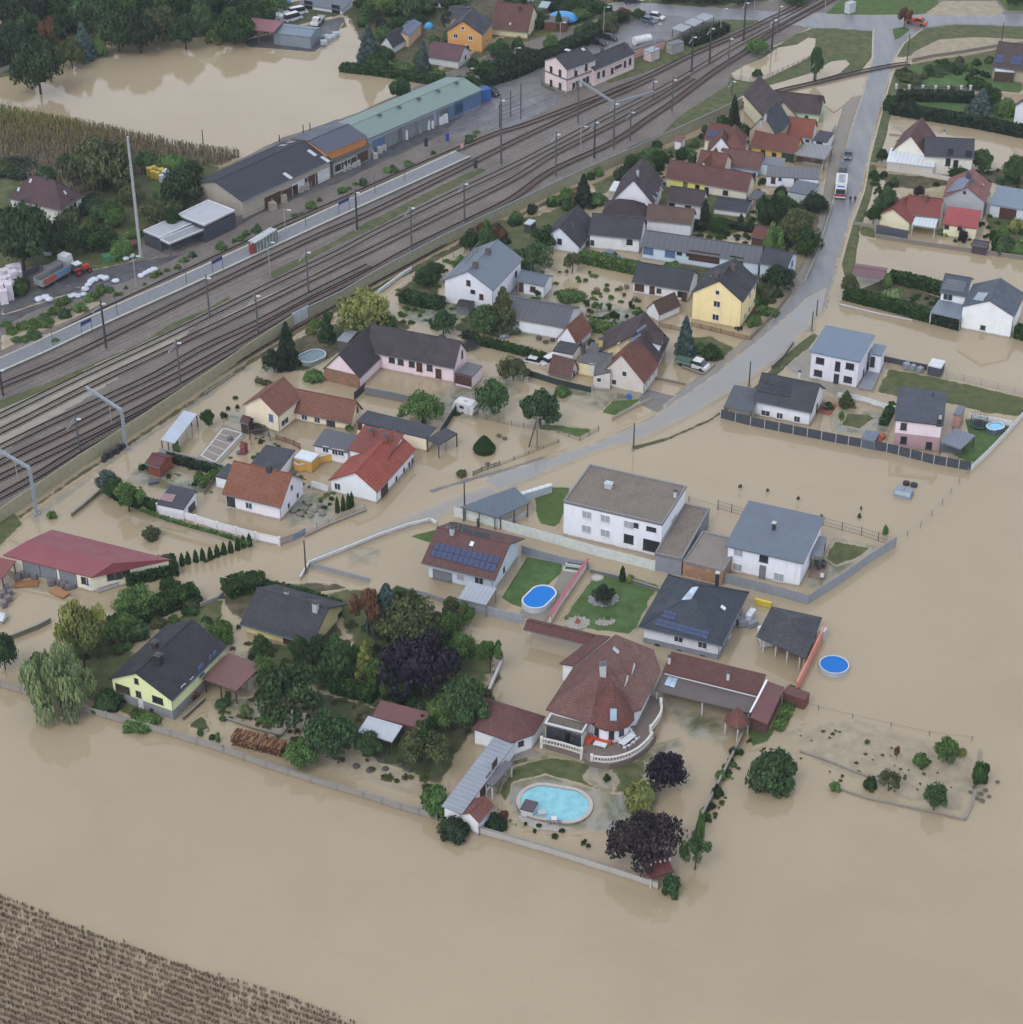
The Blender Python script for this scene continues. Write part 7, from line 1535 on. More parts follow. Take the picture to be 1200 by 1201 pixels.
for a in (('0,20 60,0 240,-10 300,10 290,44 230,36 160,34 110,46 60,66 20,84 0,84',46,'one of the woodland trees crowding the north-west shore of the pond','woodland trees at the pond','kdhmnt',(26,44),(26,44),4,('round','round','cone')),
 ('400,10 520,0 620,0 700,0 690,40 640,60 560,88 500,90 440,78 430,40',30,'one of the garden trees among the far houses','trees among the far houses','kdhmg',(14,28),(12,26),5,('round','bush')),
 ('0,195 100,200 200,190 240,210 240,245 160,290 100,300 60,250 0,270',26,'one of the mixed trees around the brown hipped house','trees around the brown hipped house','dhmgn',(18,36),(14,30),6,('round','bush')),
 ('1050,84 1120,74 1165,72 1165,80 1060,98',14,'one of the border shrubs in the upper garden','upper garden border shrubs','hkmln',(9,16),(8,14),7),('1140,84 1165,92 1158,104 1135,100',6,'one of the shrubs beside the glazed lean-to','shrubs by the glazed lean-to','hkm',(9,16),(8,14),71),
 ('1020,205 1200,200 1200,228 1160,215 1080,222 1030,222',12,'one of the shrubs between the two plots right of the street','shrubs right of the street','hkm',(10,18),(8,16),8),
 ('1158,258 1200,262 1200,298 1165,292',10,'one of the shrubs around the garage at the right edge','shrubs at the right edge','hmgl',(10,18),(8,16),9),
 ('880,225 945,225 965,245 950,300 905,290 895,250',18,'one of the shrubs in the pool hut garden','pool hut garden shrubs','hkgn',(10,22),(9,22),10,('bush','round','column')),
 ('690,210 790,165 860,142 870,150 800,190 740,215 700,245',18,'one of the shrubs behind the noise barrier, northern gardens','northern barrier shrubs','hkgm',(10,22),(8,18),11),
 ('540,275 640,245 700,215 700,235 640,275 580,290',18,'one of the shrubs at the foot of the barrier by the black-roofed house','barrier shrubs by the black-roofed house','hkgmr',(12,24),(10,20),12),
 ('320,395 440,345 500,320 510,340 450,380 410,390 350,412',12,'one of the shrubs between the barrier and the pink farmhouse','shrubs by the pink farmhouse','hgmy',(10,20),(8,16),13),
 ('560,350 620,350 760,362 760,395 690,380 600,350',20,'one of the small plants in the pale mud gardens','mud garden plants','hkgn',(4,11),(3,9),14),
 ('875,320 930,322 905,372 880,390',8,'one of the shrubs beside the yellow house','yellow house shrubs','hgn',(9,18),(8,14),15),
 ('165,545 255,560 250,580 170,580',8,'one of the low plants in the corner garden','corner garden plants','hgm',(6,12),(3,8),16),
 ('262,460 290,470 345,530 320,535 265,500',9,'one of the plants around the flooded playground','playground plants','hgk',(6,12),(3,10),17),
 ('340,590 385,580 400,596 345,612',10,'one of the low plants in the flooded rock garden','rock garden plants','hgs',(4,9),(2,6),18),
 ('360,450 470,455 600,470 560,500 520,530 470,500',10,'one of the little shrubs in the flooded middle gardens','middle garden shrubs','hgn',(5,12),(4,9),19),
 ('240,730 290,770 350,800 330,850 300,850 255,830',24,'one of the shrubs in the bungalow and firewood garden','bungalow garden shrubs','hgmks',(9,20),(7,18),20,('bush','round')),
 ('400,770 470,760 560,790 570,850 530,880 500,850 440,820',20,'one of the shrubs in the orchard garden','orchard garden shrubs','hgkdn',(14,30),(12,30),21,('bush','round')),
 ('420,690 560,735 600,780 580,800 520,770 430,730',12,'one of the shrubs behind the purple tree','shrubs behind the purple tree','hgkdn',(14,30),(10,24),22,('bush','round')),
 ('30,770 110,770 170,845 120,835 40,800',12,'one of the shrubs in the west garden','west garden shrubs','hkgn',(12,22),(9,16),23),
 ('130,740 190,730 230,705 240,730 200,740 150,760',10,'one of the shrubs beneath the long hedge','shrubs beneath the long hedge','hgnm',(12,22),(9,16),24),
 ('370,860 500,880 500,940 430,925',12,'one of the twigs and plants in the orchard mud','orchard mud plants','nsg',(4,9),(2,6),25,('sparse',)),
 ('940,850 1130,880 1140,945 1000,925 930,890',40,'one of the tufts in the drowned garden','drowned garden tufts','ngs',(2,7),(1,5),26,('sparse','bush')),
 ('815,975 868,865 880,870 830,975',12,'one of the shrubs planted along the east wall','east wall shrubs','hkgl',(6,13),(4,10),27),
 ('598,968 700,1000 760,1022 745,1010 690,985 610,960',8,'one of the plants inside the south wall','south wall plants','hlg',(5,10),(3,8),28),
 ('700,50 740,22 760,16 720,30 690,44',8,'one of the trees behind the station car park','car park trees','hkn',(12,20),(10,18),29,('round',)),
 ('0,395 80,352 120,340 128,345 100,362 20,405',26,'one of the weeds on the sandy yard edge','weeds of the sandy yard edge','gml',(8,18),(6,12),30),
 ('455,350 500,310 560,290 640,290 760,360 760,395 640,380 600,395 520,400 460,385',150,'x','village ground cover','ghm',(5,13),(2,6),40),('300,700 430,735 600,790 560,870 500,930 300,860 250,835 250,770',170,'x','orchard ground cover','ngh',(6,16),(2,7),41),
 ('700,250 780,180 860,150 960,240 950,300 900,360 870,390 760,300',150,'x','street row ground cover','hgn',(5,12),(2,6),42),('130,575 250,540 330,500 400,590 360,615 240,580',60,'x','lane ground cover','gnh',(4,11),(1,4),43),
 ('1020,200 1200,200 1200,300 1020,270',60,'x','right side ground cover','hgn',(5,12),(2,6),44),('990,340 1100,345 1120,372 1000,352',30,'x','right side ground cover','hgn',(5,12),(2,6),45),('872,870 880,872 838,965 826,962',14,'x','pool lawn debris','ngh',(3,8),(1,4),46),
 ('400,760 560,780 600,800 560,880 500,900 440,840',12,'one of the taller trees filling the orchard garden','taller orchard trees','hgdn',(26,42),(26,46),47,('round','sparse')),('290,770 380,760 400,850 320,830',6,'one of the fruit trees in the firewood garden','firewood garden trees','gdm',(20,34),(20,34),48,('round',)),
 ('430,700 560,735 590,770 520,760',7,'one of the trees crowding behind the purple tree','trees behind the purple tree','hgdn',(24,40),(24,44),49,('round','sparse')),('890,235 950,250 945,300 900,290',6,'one of the trees in the pool hut garden','pool hut garden trees','hdn',(18,28),(18,30),50,('round',)),
 ('470,370 600,340 640,290 610,280 560,285 520,300',8,'one of the trees around the blue-roofed house','trees around the blue-roofed house','hgdm',(18,30),(18,28),51,('round',)),('700,190 790,170 800,190 720,225',6,'one of the trees behind the barrier in the north gardens','north barrier trees','hgm',(18,28),(14,24),52,('round',)),
 ('60,745 130,720 150,740 120,780 60,780',5,'one of the trees between lane and west garden','west garden trees','ghn',(22,36),(22,36),53,('round','sparse')),
 ('130,345 300,268 440,205 560,155 560,160 440,212 300,276 140,350',30,'one of the bushes between yard road and first track','bushes of the first track','ghm',(6,13),(3,8),31)):
 scatter(a[0],a[1],a[2],a[3],a[4],a[5],a[6],a[7],a[8] if len(a) > 8 else ('bush',))
# ================================================================ WALLS AND FENCES
WALLS='''
wall|0,806 100,836 200,864 262,883|1.15|#8d8a85|grey concrete block wall with pillars along the flood, western half|3.6
wall|262,883 312,901 365,918 426,936 470,950 512,962|1.15|#8b8883|grey concrete block wall with pillars, from the firewood stack to the round bush|3.6
wall|562,978 642,1001 724,1027 772,1043|1.3|#a3a09b|pale weathered wall along the flood south of the oval pool|5
wall|812,982 830,948 850,908 862,884 872,862|1.1|#7d6b5f|narrow brown-capped wall on the east side of the villa garden|4
wall|0,756 45,738 60,730|.9|#6d6a62|low dark wall behind the pale willow|4
wall|185,600 205,606 255,622 300,634 328,640|1.6|#dfdde6|long white garden wall with pillars from the double garage to the lane|4
wall|328,640 345,633|1.3|#9c8f8f|short pinkish gate wall at the end of the white wall|3
panel|345,634 358,627|1.3|#7b8ca6|small blue-grey gate at the lane|2.4
mesh|358,626 385,613 415,601 428,596|1.0|#9a9ea3|wire fence on a low base in front of the four slim thujas|2.2
wall|358,630 385,617 415,605 430,599|.35|#8c8c8a|low grey base wall under the wire fence by the four thujas|8
wall|128,570 112,583 98,595 84,606|.7|#6e655b|low dark wall leading to the crimson roof's ridge|6
wall|362,663 400,648 445,630 480,618 505,612 512,616|.7|#c9ccd2|white curved wall round the solar-roofed house garden|3
wall|362,664 352,680|.6|#c5c8ce|short white wall stub at the grey gate by the pole|3
panel|365,665 410,677 433,683|.9|#9a9fa7|grey slatted fence with twin rails, western part before the spruce|2.4
panel|465,692 500,700 535,712|.9|#9a9fa7|grey slatted fence with twin rails, between spruce and patio roof|2.4
panel|535,712 560,719 590,727 613,732|1.9|#a3a8b3|pale grey panel fence in front of the patio roof and lawn|2.1
panel|533,606 560,612 600,624 640,635 700,652 768,669|1.9|#d3dad8|long white panel fence between the flat-roofed house and the solar house|2.1
panel|612,649 640,657 665,664 690,668|1.6|#8f95a1|grey panel fence behind the oval pool lawn|2.1
wall|690,664 672,690 655,715 645,733|1.5|#d0c6c6|white dividing wall with a red cap strip between the two lawns|9
wall|692,672 730,681 780,697 790,700|.8|#65666c|dark stone wall behind the pine lawn|6
panel|848,683 880,691 915,700 947,709|1.9|#8f949f|grey privacy fence along the front of the single-pitch house|2.5
panel|947,709 985,685 1020,660 1050,641|1.9|#9399a4|grey privacy fence running diagonally to the tip of the triangular lawn|2.5
mesh|1050,641 1010,628 965,616|1.6|#55595f|dark-framed mesh fence on the back side of the triangular lawn|3.2
mesh|842,596 858,601 875,606|1.6|#55595f|short dark-framed mesh fence left of the single-pitch house|3.2
post|808,588 842,598|1.0|#6a6a68|low rail from the gravel-roofed garage to the mesh fence|4
panel|845,490 880,499 930,509 980,519 1040,530 1095,544 1139,552|1.8|#454a55|very long anthracite panel fence with pale posts along the flood|2.4
panel|1139,552 1160,532 1183,508 1206,482|1.2|#dcdfe4|white rendered garden wall on a dark base, cutting diagonally to the right edge|30
wall|1136,492 1160,496 1186,501|1.2|#d3d7dd|white wall behind the trampoline|6
wall|982,467 1010,471 1040,481 1056,484|1.1|#cfd3d9|white panelled wall between the cube house and the white-and-pink house|2.6
panel|1037,424 1060,429 1087,434|1.2|#474c56|dark fence at the edge of the cube house lawn|2.4
mesh|1110,442 1150,451 1210,465|1.2|#8f9296|light wire fence along the flooded field|3
wall|930,405 918,422 905,434|1.0|#5b5f66|dark low wall along the street at the courtyard|6
wall|1040,200 1075,206 1117,214|1.1|#c9c3ba|low white wall in front of the conservatory house|7
wall|1027,279 1070,286 1140,296 1200,305|.9|#7b7572|low brown-grey wall along the flooded field below the red-roofed bungalow|8
wall|1000,264 1026,268|.8|#8f8a80|low wall at the street by the red-roofed bungalow|4
wall|1021,194 1042,197|.8|#9c8f7a|short low wall beside the dark round bush|4
wall|984,358 1030,369 1070,377|.3|#c9c9c4|thin pale kerb at the foot of the long clipped hedge|12
wall|1043,158 1080,162 1120,170|.25|#bfbfb8|thin pale kerb beneath the very long dark hedge|12
picket|1058,104 1110,106 1140,106 1160,105|1.0|#55524e|fence with white pillars at the front of the upper garden|3
wall|1018,67.6 1060,78|.2|#7a6c62|x|4
wall|1070,73 1095,68 1130,63 1165,57 1200,53|1.0|#7d766e|dark wall with a darker top behind the upper garden|8
picket|811,383 845,391 875,399 880,400|1.1|#8a6e58|brown timber fence with pillars in front of the yellow house|2.4
picket|880,400 895,385 915,363 928,345|1.2|#8a7a6a|street fence of the yellow house garden|2.4
wall|945,330 958,300 968,270 976,243|.8|#b5b8bb|pale street wall beside the pool garden|4
panel|963,205 968,185 974,160 980,150|1.3|#b9c6c4|pale turquoise street fence at the wide canopy|2.2
picket|773,383 800,389|1.0|#8c7a60|timber fence right of the narrow outhouse|2.2
wall|800,432 825,441 838,430|.5|#6e6258|low kerb wall of the pickup's parking bay|5
wall|752,441 780,447 803,452|.5|#6e6258|low brown wall at the driveway of the beige house|5
wall|718,493 742,480 765,469|.6|#a7a297|low street wall around the corner lawn|5
mesh|696,458 725,464 755,470|1.0|#7d8ba0|blue-grey wire fence in front of the beige gable|2.4
mesh|628,502 655,508 680,517 702,505|.9|#6b6e68|wire fence round the telegraph tree lawn|2.4
panel|620,441 655,452 693,461|1.3|#33413f|dark green sheeted fence in front of the small cottages|2.2
mesh|555,489 600,499 628,504|.9|#6f726f|wire fence in the flood between caravan and telegraph tree|2.4
picket|555,558 565,553 580,548 586,546|.9|#6a6660|short broken picket fence on the drowned pavement|1.5
mesh|586,546 620,533 655,519|.6|#6f6e66|low scrubby wire fence along the drowned pavement|3
wall|428,463 460,469 500,478|1.7|#6f7277|long dark concrete wall south of the pink courtyard|2.6
panel|428,458 416,469|1.6|#3c4045|short dark fence at the brick gable corner|2.4
panel|535,483 526,497 517,511|1.5|#2f3b3c|dark green fence between the flat workshop and the flood|2.2
picket|500,478 520,486|1.6|#5c544e|dark timber screen beside the broad flooded tree|2
wall|300,449 345,458 380,468|.5|#6f6a62|low dark wall left of the brick gable|5
mesh|220,480 252,455 275,440 288,432|1.2|#8d9288|light wire fence between lane and gardens|3
wall|240,463 262,449 276,439|.3|#77736a|low kerb beneath the lane fence|8
wall|188,533 220,541 262,552 268,556|1.2|#8c97a5|bluish grey wall south of the open shelter|6
picket|240,581 247,572 251,566|1.3|#7d7468|little timber gate behind the double garage|1.6
wall|373,545 385,542 405,540 412,545|1.6|#cfa352|ochre yellow courtyard wall behind the white-roofed store|4
wall|345,551 350,554 365,552 373,546|1.6|#cfa352|ochre yellow courtyard wall segment beside the white-roofed store|4
wall|366,572 385,578|1.3|#cfd4da|white courtyard wall between the terracotta house and the red-roofed house|4
picket|324,516 345,523 352,527|1.2|#7d5238|red-brown timber screen in the cream farmhouse garden|2
wall|444,345 470,326 483,318|.9|#c9d0da|white slanting wall near the round yellow-green hedge ball|9
mesh|519,308 545,297 560,287|1.1|#8f938b|light wire fence between barrier and blue-roofed house|3
picket|462,389 495,398 520,405|.9|#7a7468|old picket fence behind the pink farmhouse roof|2
mesh|520,405 545,410|.9|#7f7a70|wire fence behind the pink gable|2.4
post|925,822 960,832 1000,842 1045,852 1090,862 1140,868|.7|#77746a|sagging post and wire fence on the north side of the drowned garden|11
wall|1150,880 1148,915 1140,945 1132,962 1100,955 1060,946 1020,938 985,926|.22|#6b6558|thin silted kerb around the drowned garden|7
wall|938,882 965,891 1000,905 1040,920|.25|#6f6a60|thin dark kerb inside the drowned garden|7
post|1048,640 1080,618 1105,592 1125,567 1135,556|1.1|#8a8c8a|bent post and wire fence leading through the flood to the white wall|4
wall|235,712 255,704 262,698|.7|#8d8f96|grey gate wall at the bungalow driveway|2.5
wall|115,696 150,684 160,680|.8|#b5b8bd|pale wall in front of the hall's right gable|4
wall|570,822 583,792 590,775|1.0|#c9ccce|white wall slanting down the villa drive|9
wall|262,843 300,856 330,864 340,850|.35|#5b4d44|low dark bed edging in the firewood garden|4
wall|215,845 240,822|.6|#54473f|dark retaining wall along the yellow-green house|4
wall|700,672 700,674|.2|#777777|x|4
wall|540,735 560,745 600,752|.5|#6a6660|x|4
wall|0,86 22,78 45,71|1.2|#8f8f90|pale wall at the left end of the pond|3
wall|66,68 100,52 130,38 152,33|1.6|#75706d|long rough grey wall along the north-west shore of the pond|4
wall|0,42 12,46 24,50|1.2|#7d7b7c|grey garden wall in the top left lawn|4
mesh|858,93 880,97 900,93 930,80 953,69|1.3|#7b7f86|railing along the south shore of the fenced pond|2.2
mesh|600,130 640,152 660,146|.9|#8f9498|x|3
mesh|160,308 210,292 250,272 300,250|1.|#6f7276|thin wire fence between yard road and track|4
mesh|520,160 560,150 600,138 640,120|1.0|#7a7f85|thin wire fence between forecourt and track|4
wall|702,33 722,24 735,20|1.3|#9fa5a2|pale wall at the back of the car park|5
picket|410,28 432,32 446,34|1.2|#6c5f56|brown timber fence at the pond's north-east cove|3
mesh|40,315 60,300 75,292|1.2|#6a6a68|yard fence beside the very large tree|3
panel|0,346 30,326 46,318|1.6|#5c5f63|dark wall behind the pallet stacks|4
'''
for ln in WALLS.strip().split('\n'):
 k,pts,h_,c_,lab,st=ln.split('|')
 if lab == 'x': continue
 fence(P2(pts),float(h_),k,c_,lab,step=float(st),pcol=('#b9bcbf' if 'anthracite' in lab else None) if k != 'wall' else (c_ if ('pillars' in lab) else None))
for i,(x,y) in enumerate(P2('1051,105 1066,106 1082,106.5 1097,107 1112,107.5 1127,107 1138,106.5')):
 q=G(x,y); m=MB(); m.box(q.x,q.y,-.1,1.3,.5,.5); m.box(q.x,q.y,1.3,1.42,.64,.64); tag(m.build('pillar',MP('#c9ccd0')),'one of the short white pillars in the fence of the upper garden','pillar','white pillars of the upper garden')
# ================================================================ POLES AND MASTS
def pole(px,yb,yt,r,col,label,name='utility_pole',cat='pole',cap=None,group=None,lean=None):
 g=G(px,yb); h=zat(Vector((g.x,g.y,0)),yt); e=thing(name,label,cat,(g.x,g.y,0),0,group); m=MB(); m.cyl(g.x,g.y,-.2,h,r,r*.7,8); m.build('shaft',MP(col),e)
 m=MB(); m.box(g.x,g.y,-.1,.3,r*3.4,r*3.4,.6); m.build('footing',MP('#8a8780'),e)
 if cap == 'lamp':
  m=MB(); m.bar((g.x,g.y,h-.05),(g.x+1.0,g.y-.25,h+.05),.07); m.build('arm',MP(col),e); m=MB(); m.box(g.x+1.1,g.y-.28,h,h+.14,.75,.32); m.build('lamp_head',MP('#cfd6dd'),e)
 if cap == 'arm':
  m=MB(); m.bar((g.x,g.y,h-.4),(g.x+.9,g.y,h-.4),.08); m.bar((g.x,g.y,h-.4),(g.x-.9,g.y,h-.4),.08); m.build('crossarm',MP(col),e)
  for s_ in (-.8,-.3,.3,.8): m=MB(); m.cyl(g.x+s_,g.y,h-.36,h-.12,.05,n=6); m.build('insulator',MP('#b9bcc0'),e)
 return e,h
for x,yb,yt,lab in ((359,672,634,'thin dark pole standing at the end of the curved white wall'),(545,600,566,'dark pole behind the hipped carport'),(743,528,496,'dark pole on the grassy patch in the flooded street'),(878.5,453,424,'dark street pole beside the road above the dark-roofed white house'),(952,388,365,'dark street pole beside the road near the yellow house'),(957.5,372,352,'shorter pole by the cube house verge'),(1064,71,40,'dark pole beside the street junction'),(1174,55,26,'dark pole in the scrub near the right edge'),(239,176,152,'wooden pole on the pond shore behind the black warehouse'),(328,168,158,'short wooden pole on the pond shore'),(356,158,146,'first of the paired wooden posts behind the blue-roofed hall'),(364,155,144,'second of the paired wooden posts behind the blue-roofed hall'),(685,1,1,'x')):
 if lab == 'x': continue
 pole(x,yb,yt,.15,'#4e4743',lab)
e,h=pole(630,525,488,.17,'#7d7a76','double telegraph pole in the flood in front of the big round tree',cap='arm'); q=e.location; m=MB(); s2=G(620,524); m.tube((s2.x,s2.y,-.2),(q.x,q.y,h*.95),.13,.1,8); m.build('brace',MP('#5a3f36'),e)
pole(165.5,303,160,.36,'#a8adb0','very tall tapering pale grey transmitter mast',name='mast',cat='mast')
for x,yb,yt,lab in ((125,410,352,'dark catenary mast on the gravel beyond the platform, left'),(4,466,430,'dark catenary mast at the left edge of the picture'),(419,271,222,'dark catenary mast between platform track and gravel strip, centre'),(303,392,343,'catenary mast in the main tracks near the white barrier panel'),(483,295,240,'catenary mast in the main tracks above the blue-roofed house'),(212,452,398,'catenary mast in the silted tracks'),(652,208,154,'slim catenary mast on the main line below the station'),(588,194,114,'tall grey mast carrying the switch frame'),(719.5,175,118,'tall grey gantry mast in the middle of the main line'),(678,146,94,'slim mast left of the station gantry'),(811,86,40,'dark mast on the grass verge of the main line'),(872,49,0,'tallest dark mast near the level crossing'),(739,166,128,'slim mast south of the gantry'),(858,115,92,'slim mast on the grass bank near the pond'),(955,95,68,'dark mast beside the flooded track'),(788,132,90,'lamp mast at the grass bank'),(854,80,42,'lamp mast on the main line near the pond'),(912,40,4,'lamp mast at the level crossing'),(766,118,92,'short mast among the switches'),(94,530,487,'grey mast with arm behind the olive barrier, left'),(697,187,140,'dark mast at the barrier edge below the gantry'),(832,76,30,'dark mast between main line and branch, far'),(545,262,212,'slim mast at the barrier above the blue-roofed house'),(362,343,292,'slim mast beside the barrier, above the yellow maple'),(905,60,20,'dark mast near the pond on the main line'),(246,372,322,'slim mast on the gravel strip, left of the lamp post')):
 e,h=pole(x,yb,yt,.26 if 'dark' in lab or 'tall' in lab else .2,'#3f4148' if 'dark' in lab else '#585c62',lab,name='catenary_mast',cat='mast'); q=e.location
 if 'lamp' not in lab:
  m=MB(); d=Vector((.35,.94,0))*(3.2 if x > 500 else 3.0); m.bar((q.x,q.y,h-1.3),(q.x-d.x*1,q.y-d.y,h-1.0),.09); m.bar((q.x,q.y,h-.3),(q.x-d.x,q.y-d.y,h-1.0),.06); m.build('cantilever',MP('#9aa0a6'),e)
  m=MB(); m.cyl(q.x-d.x,q.y-d.y,h-1.25,h-.85,.09,n=6); m.build('insulator',MP('#b2b6ba'),e)
 m=MB(); m.box(q.x+.5,q.y,h-.9,h-.7,.8,.35); m.build('lamp_head',MP('#d5dae0'),e)
for x,yb,yt,lab in ((317,325,284,'slim white lamp post on the gravel strip in front of the platform'),(160,338,300,'grey lamp post behind the platform left of the anthracite building'),(335,277,246,'grey post with crossbeam behind the glass shelter'),(681,178,148,'lamp post with twin heads on the main line'),(605,86,80,'x'),(549,106,80,'thin pole in the trees behind the green roof'),(604,86,56,'thin pole at the station hedge'),(657,58,26,'thin pole behind the station'),(708,42,8,'thin pole behind the car park hedge'),(767,74,28,'grey pole by the little kiosk hut'),(845,42,10,'lamp post by the northern bicycle shelter'),(762,14,-4,'lamp post on the traffic corner'),(884,22,-10,'barrier post at the level crossing'),(942,14,-8,'x'),(968,8,-10,'mast beyond the level crossing')):
 if lab == 'x': continue
 pole(x,yb,yt,.12,'#9a9fa5',lab,name='lamp_post',cat='lamp post',cap='lamp')
for (x0,y0,x1,y1,hy,lab) in ((148,526,107,500,481,'grey steel portal over the tracks with one leg in the flooded lane'),(43,603,-6,575,549,'grey steel portal at the left edge, leg standing in the lane')):
 a,b=G(x0,y0),G(x1,y1); h=zat(Vector((a.x,a.y,0)),hy); e=thing('gantry',lab,'gantry',(a.x,a.y,0)); m=MB(); m.box(a.x,a.y,-.2,h,.5,.5,.5); m.build('leg',MP('#8e99a6'),e); m=MB(); m.bar((a.x,a.y,h),(b.x,b.y,h+.2),.42,.5); m.build('beam',MP('#8e99a6'),e)
 m=MB(); c=a.lerp(b,.35); m.cyl(c.x,c.y,h-4.2,h,.09,n=6); m.build('hanger',MP('#8e99a6'),e); m=MB(); m.box(a.x,a.y,-.1,.35,1.1,1.1,.5); m.build('footing',MP('#9a9a96'),e)
a,b,c=G(719.5,174),G(678,146),G(765,160)
h=zat(Vector((a.x,a.y,0)),121); m=MB(); m.bar((a.x,a.y,h),(b.x,b.y,h),.4,.5); m.bar((a.x,a.y,h),(c.x,c.y,h),.4,.5); tag(m.build('gantry_beam',MP('#868d95')),'long grey gantry beam spanning the tracks in front of the station','gantry')
e=thing('switch_frame','dark lattice switch frame on posts beside the station forecourt','frame',(*G(590,150).xy,0)); P=[G(586,150),G(599,137),G(611,140)]
hh=6.5
for p_ in P[:3]: m=MB(); m.cyl(p_.x,p_.y,-.1,hh+(2.5 if p_ is P[2] else 0),.14,n=6); m.build('post',MP('#4a4f57'),e)
for z_ in (hh,hh-1.3,hh-2.6,hh-3.6): m=MB(); m.bar((P[0].x,P[0].y,z_),(P[2].x,P[2].y,z_),.12); m.build('rail',MP('#5c6269'),e)

for i,(x,y,lab) in enumerate(((97,386,'blue station sign at the left end of the platform'),(250,313,'blue station sign in front of the anthracite building'),(398,243,'blue station sign on the platform near the dark mast'))):
 a,b=G(x,y+12),G(x+12,y+6); z0=2.3; e=thing('station_sign',lab,'sign',(a.x,a.y,.6)); m=MB(); m.bar((a.x,a.y,3.3),(b.x,b.y,3.3),.12,.75); m.build('board',MP('#33408c'),e)
 for p_ in (a,b): m=MB(); m.cyl(p_.x,p_.y,.6,3.1,.06,n=6); m.build('post',MP('#3b4670'),e)
a=H('platform_shelter','glass waiting shelter with a pale flat roof and a red vending machine on the platform','shelter').block((291,282),(299,284.5),(326,269),h=3.2,kind='flat',roof=MP('#b9bfc2'),wall=MP('#56635f'),ov=.1,open=True,th=0)
m=MB(); m.hexa([a.Q(.3,a.W*.1,.62),a.Q(a.L*.9,a.W*.1,.62),a.Q(a.L*.9,a.W-.3,.62),a.Q(.3,a.W-.3,.62)],[a.Q(.3,a.W*.1,2.9),a.Q(a.L*.9,a.W*.1,2.9),a.Q(a.L*.9,a.W-.3,2.9),a.Q(.3,a.W-.3,2.9)]); m.build('glazing',M_glass('#5d6b6c'),a.e)
for k in range(7): m=MB(); y_=a.W*(.1+.85*k/6); p_=a.Q(a.L*.93,y_,0); m.box(p_.x,p_.y,.6,3.,.12,.12); m.build('mullion',MP('#c5cac8'),a.e)
q=a.Q(a.L*.5,-.1,0); m=MB(); m.box(q.x,q.y,.62,2.5,1.0,.8,.4); tag(m.build('vending_machine',MP('#9a3a38')),'red vending machine at the end of the glass platform shelter','vending machine')
for x,y,lab in ((138,372,'grey platform lamp pair left of the shelter'),(219,334,'platform notice post before the shelter'),(359,268,'platform lamp right of the shelter'),(440,229,'lamp with white head near the platform end'),(475,214,'last post on the platform'),(63,408,'first platform lamp from the left')): pole(x,y,y-24,.09,'#5d6272',lab,name='lamp_post',cat='lamp post')
for x,y,c_,lab in ((525,172,'#2f4aa0','blue information column beside the forecourt'),(542,180,'#c59a9a','small red and white stop board at the platform end'),(558,204,'#3a3d42','signal on a short post in the gravel'),(500,178,'#33363c','small dark signal beside the platform end')):
 q=G(x,y); e=thing('railway_signal' if 'signal' in lab else 'information_board',lab,'signal' if 'signal' in lab else 'board',(q.x,q.y,0)); m=MB(); m.box(q.x,q.y,.2,2.6 if 'col' in lab else 1.4,.12,.12); m.build('post',MP('#8a8f95'),e); m=MB(); m.box(q.x,q.y,1.4,3.4 if 'stop' not in lab else 2.4,.8,.3,.4); m.build('panel',MP(c_),e)
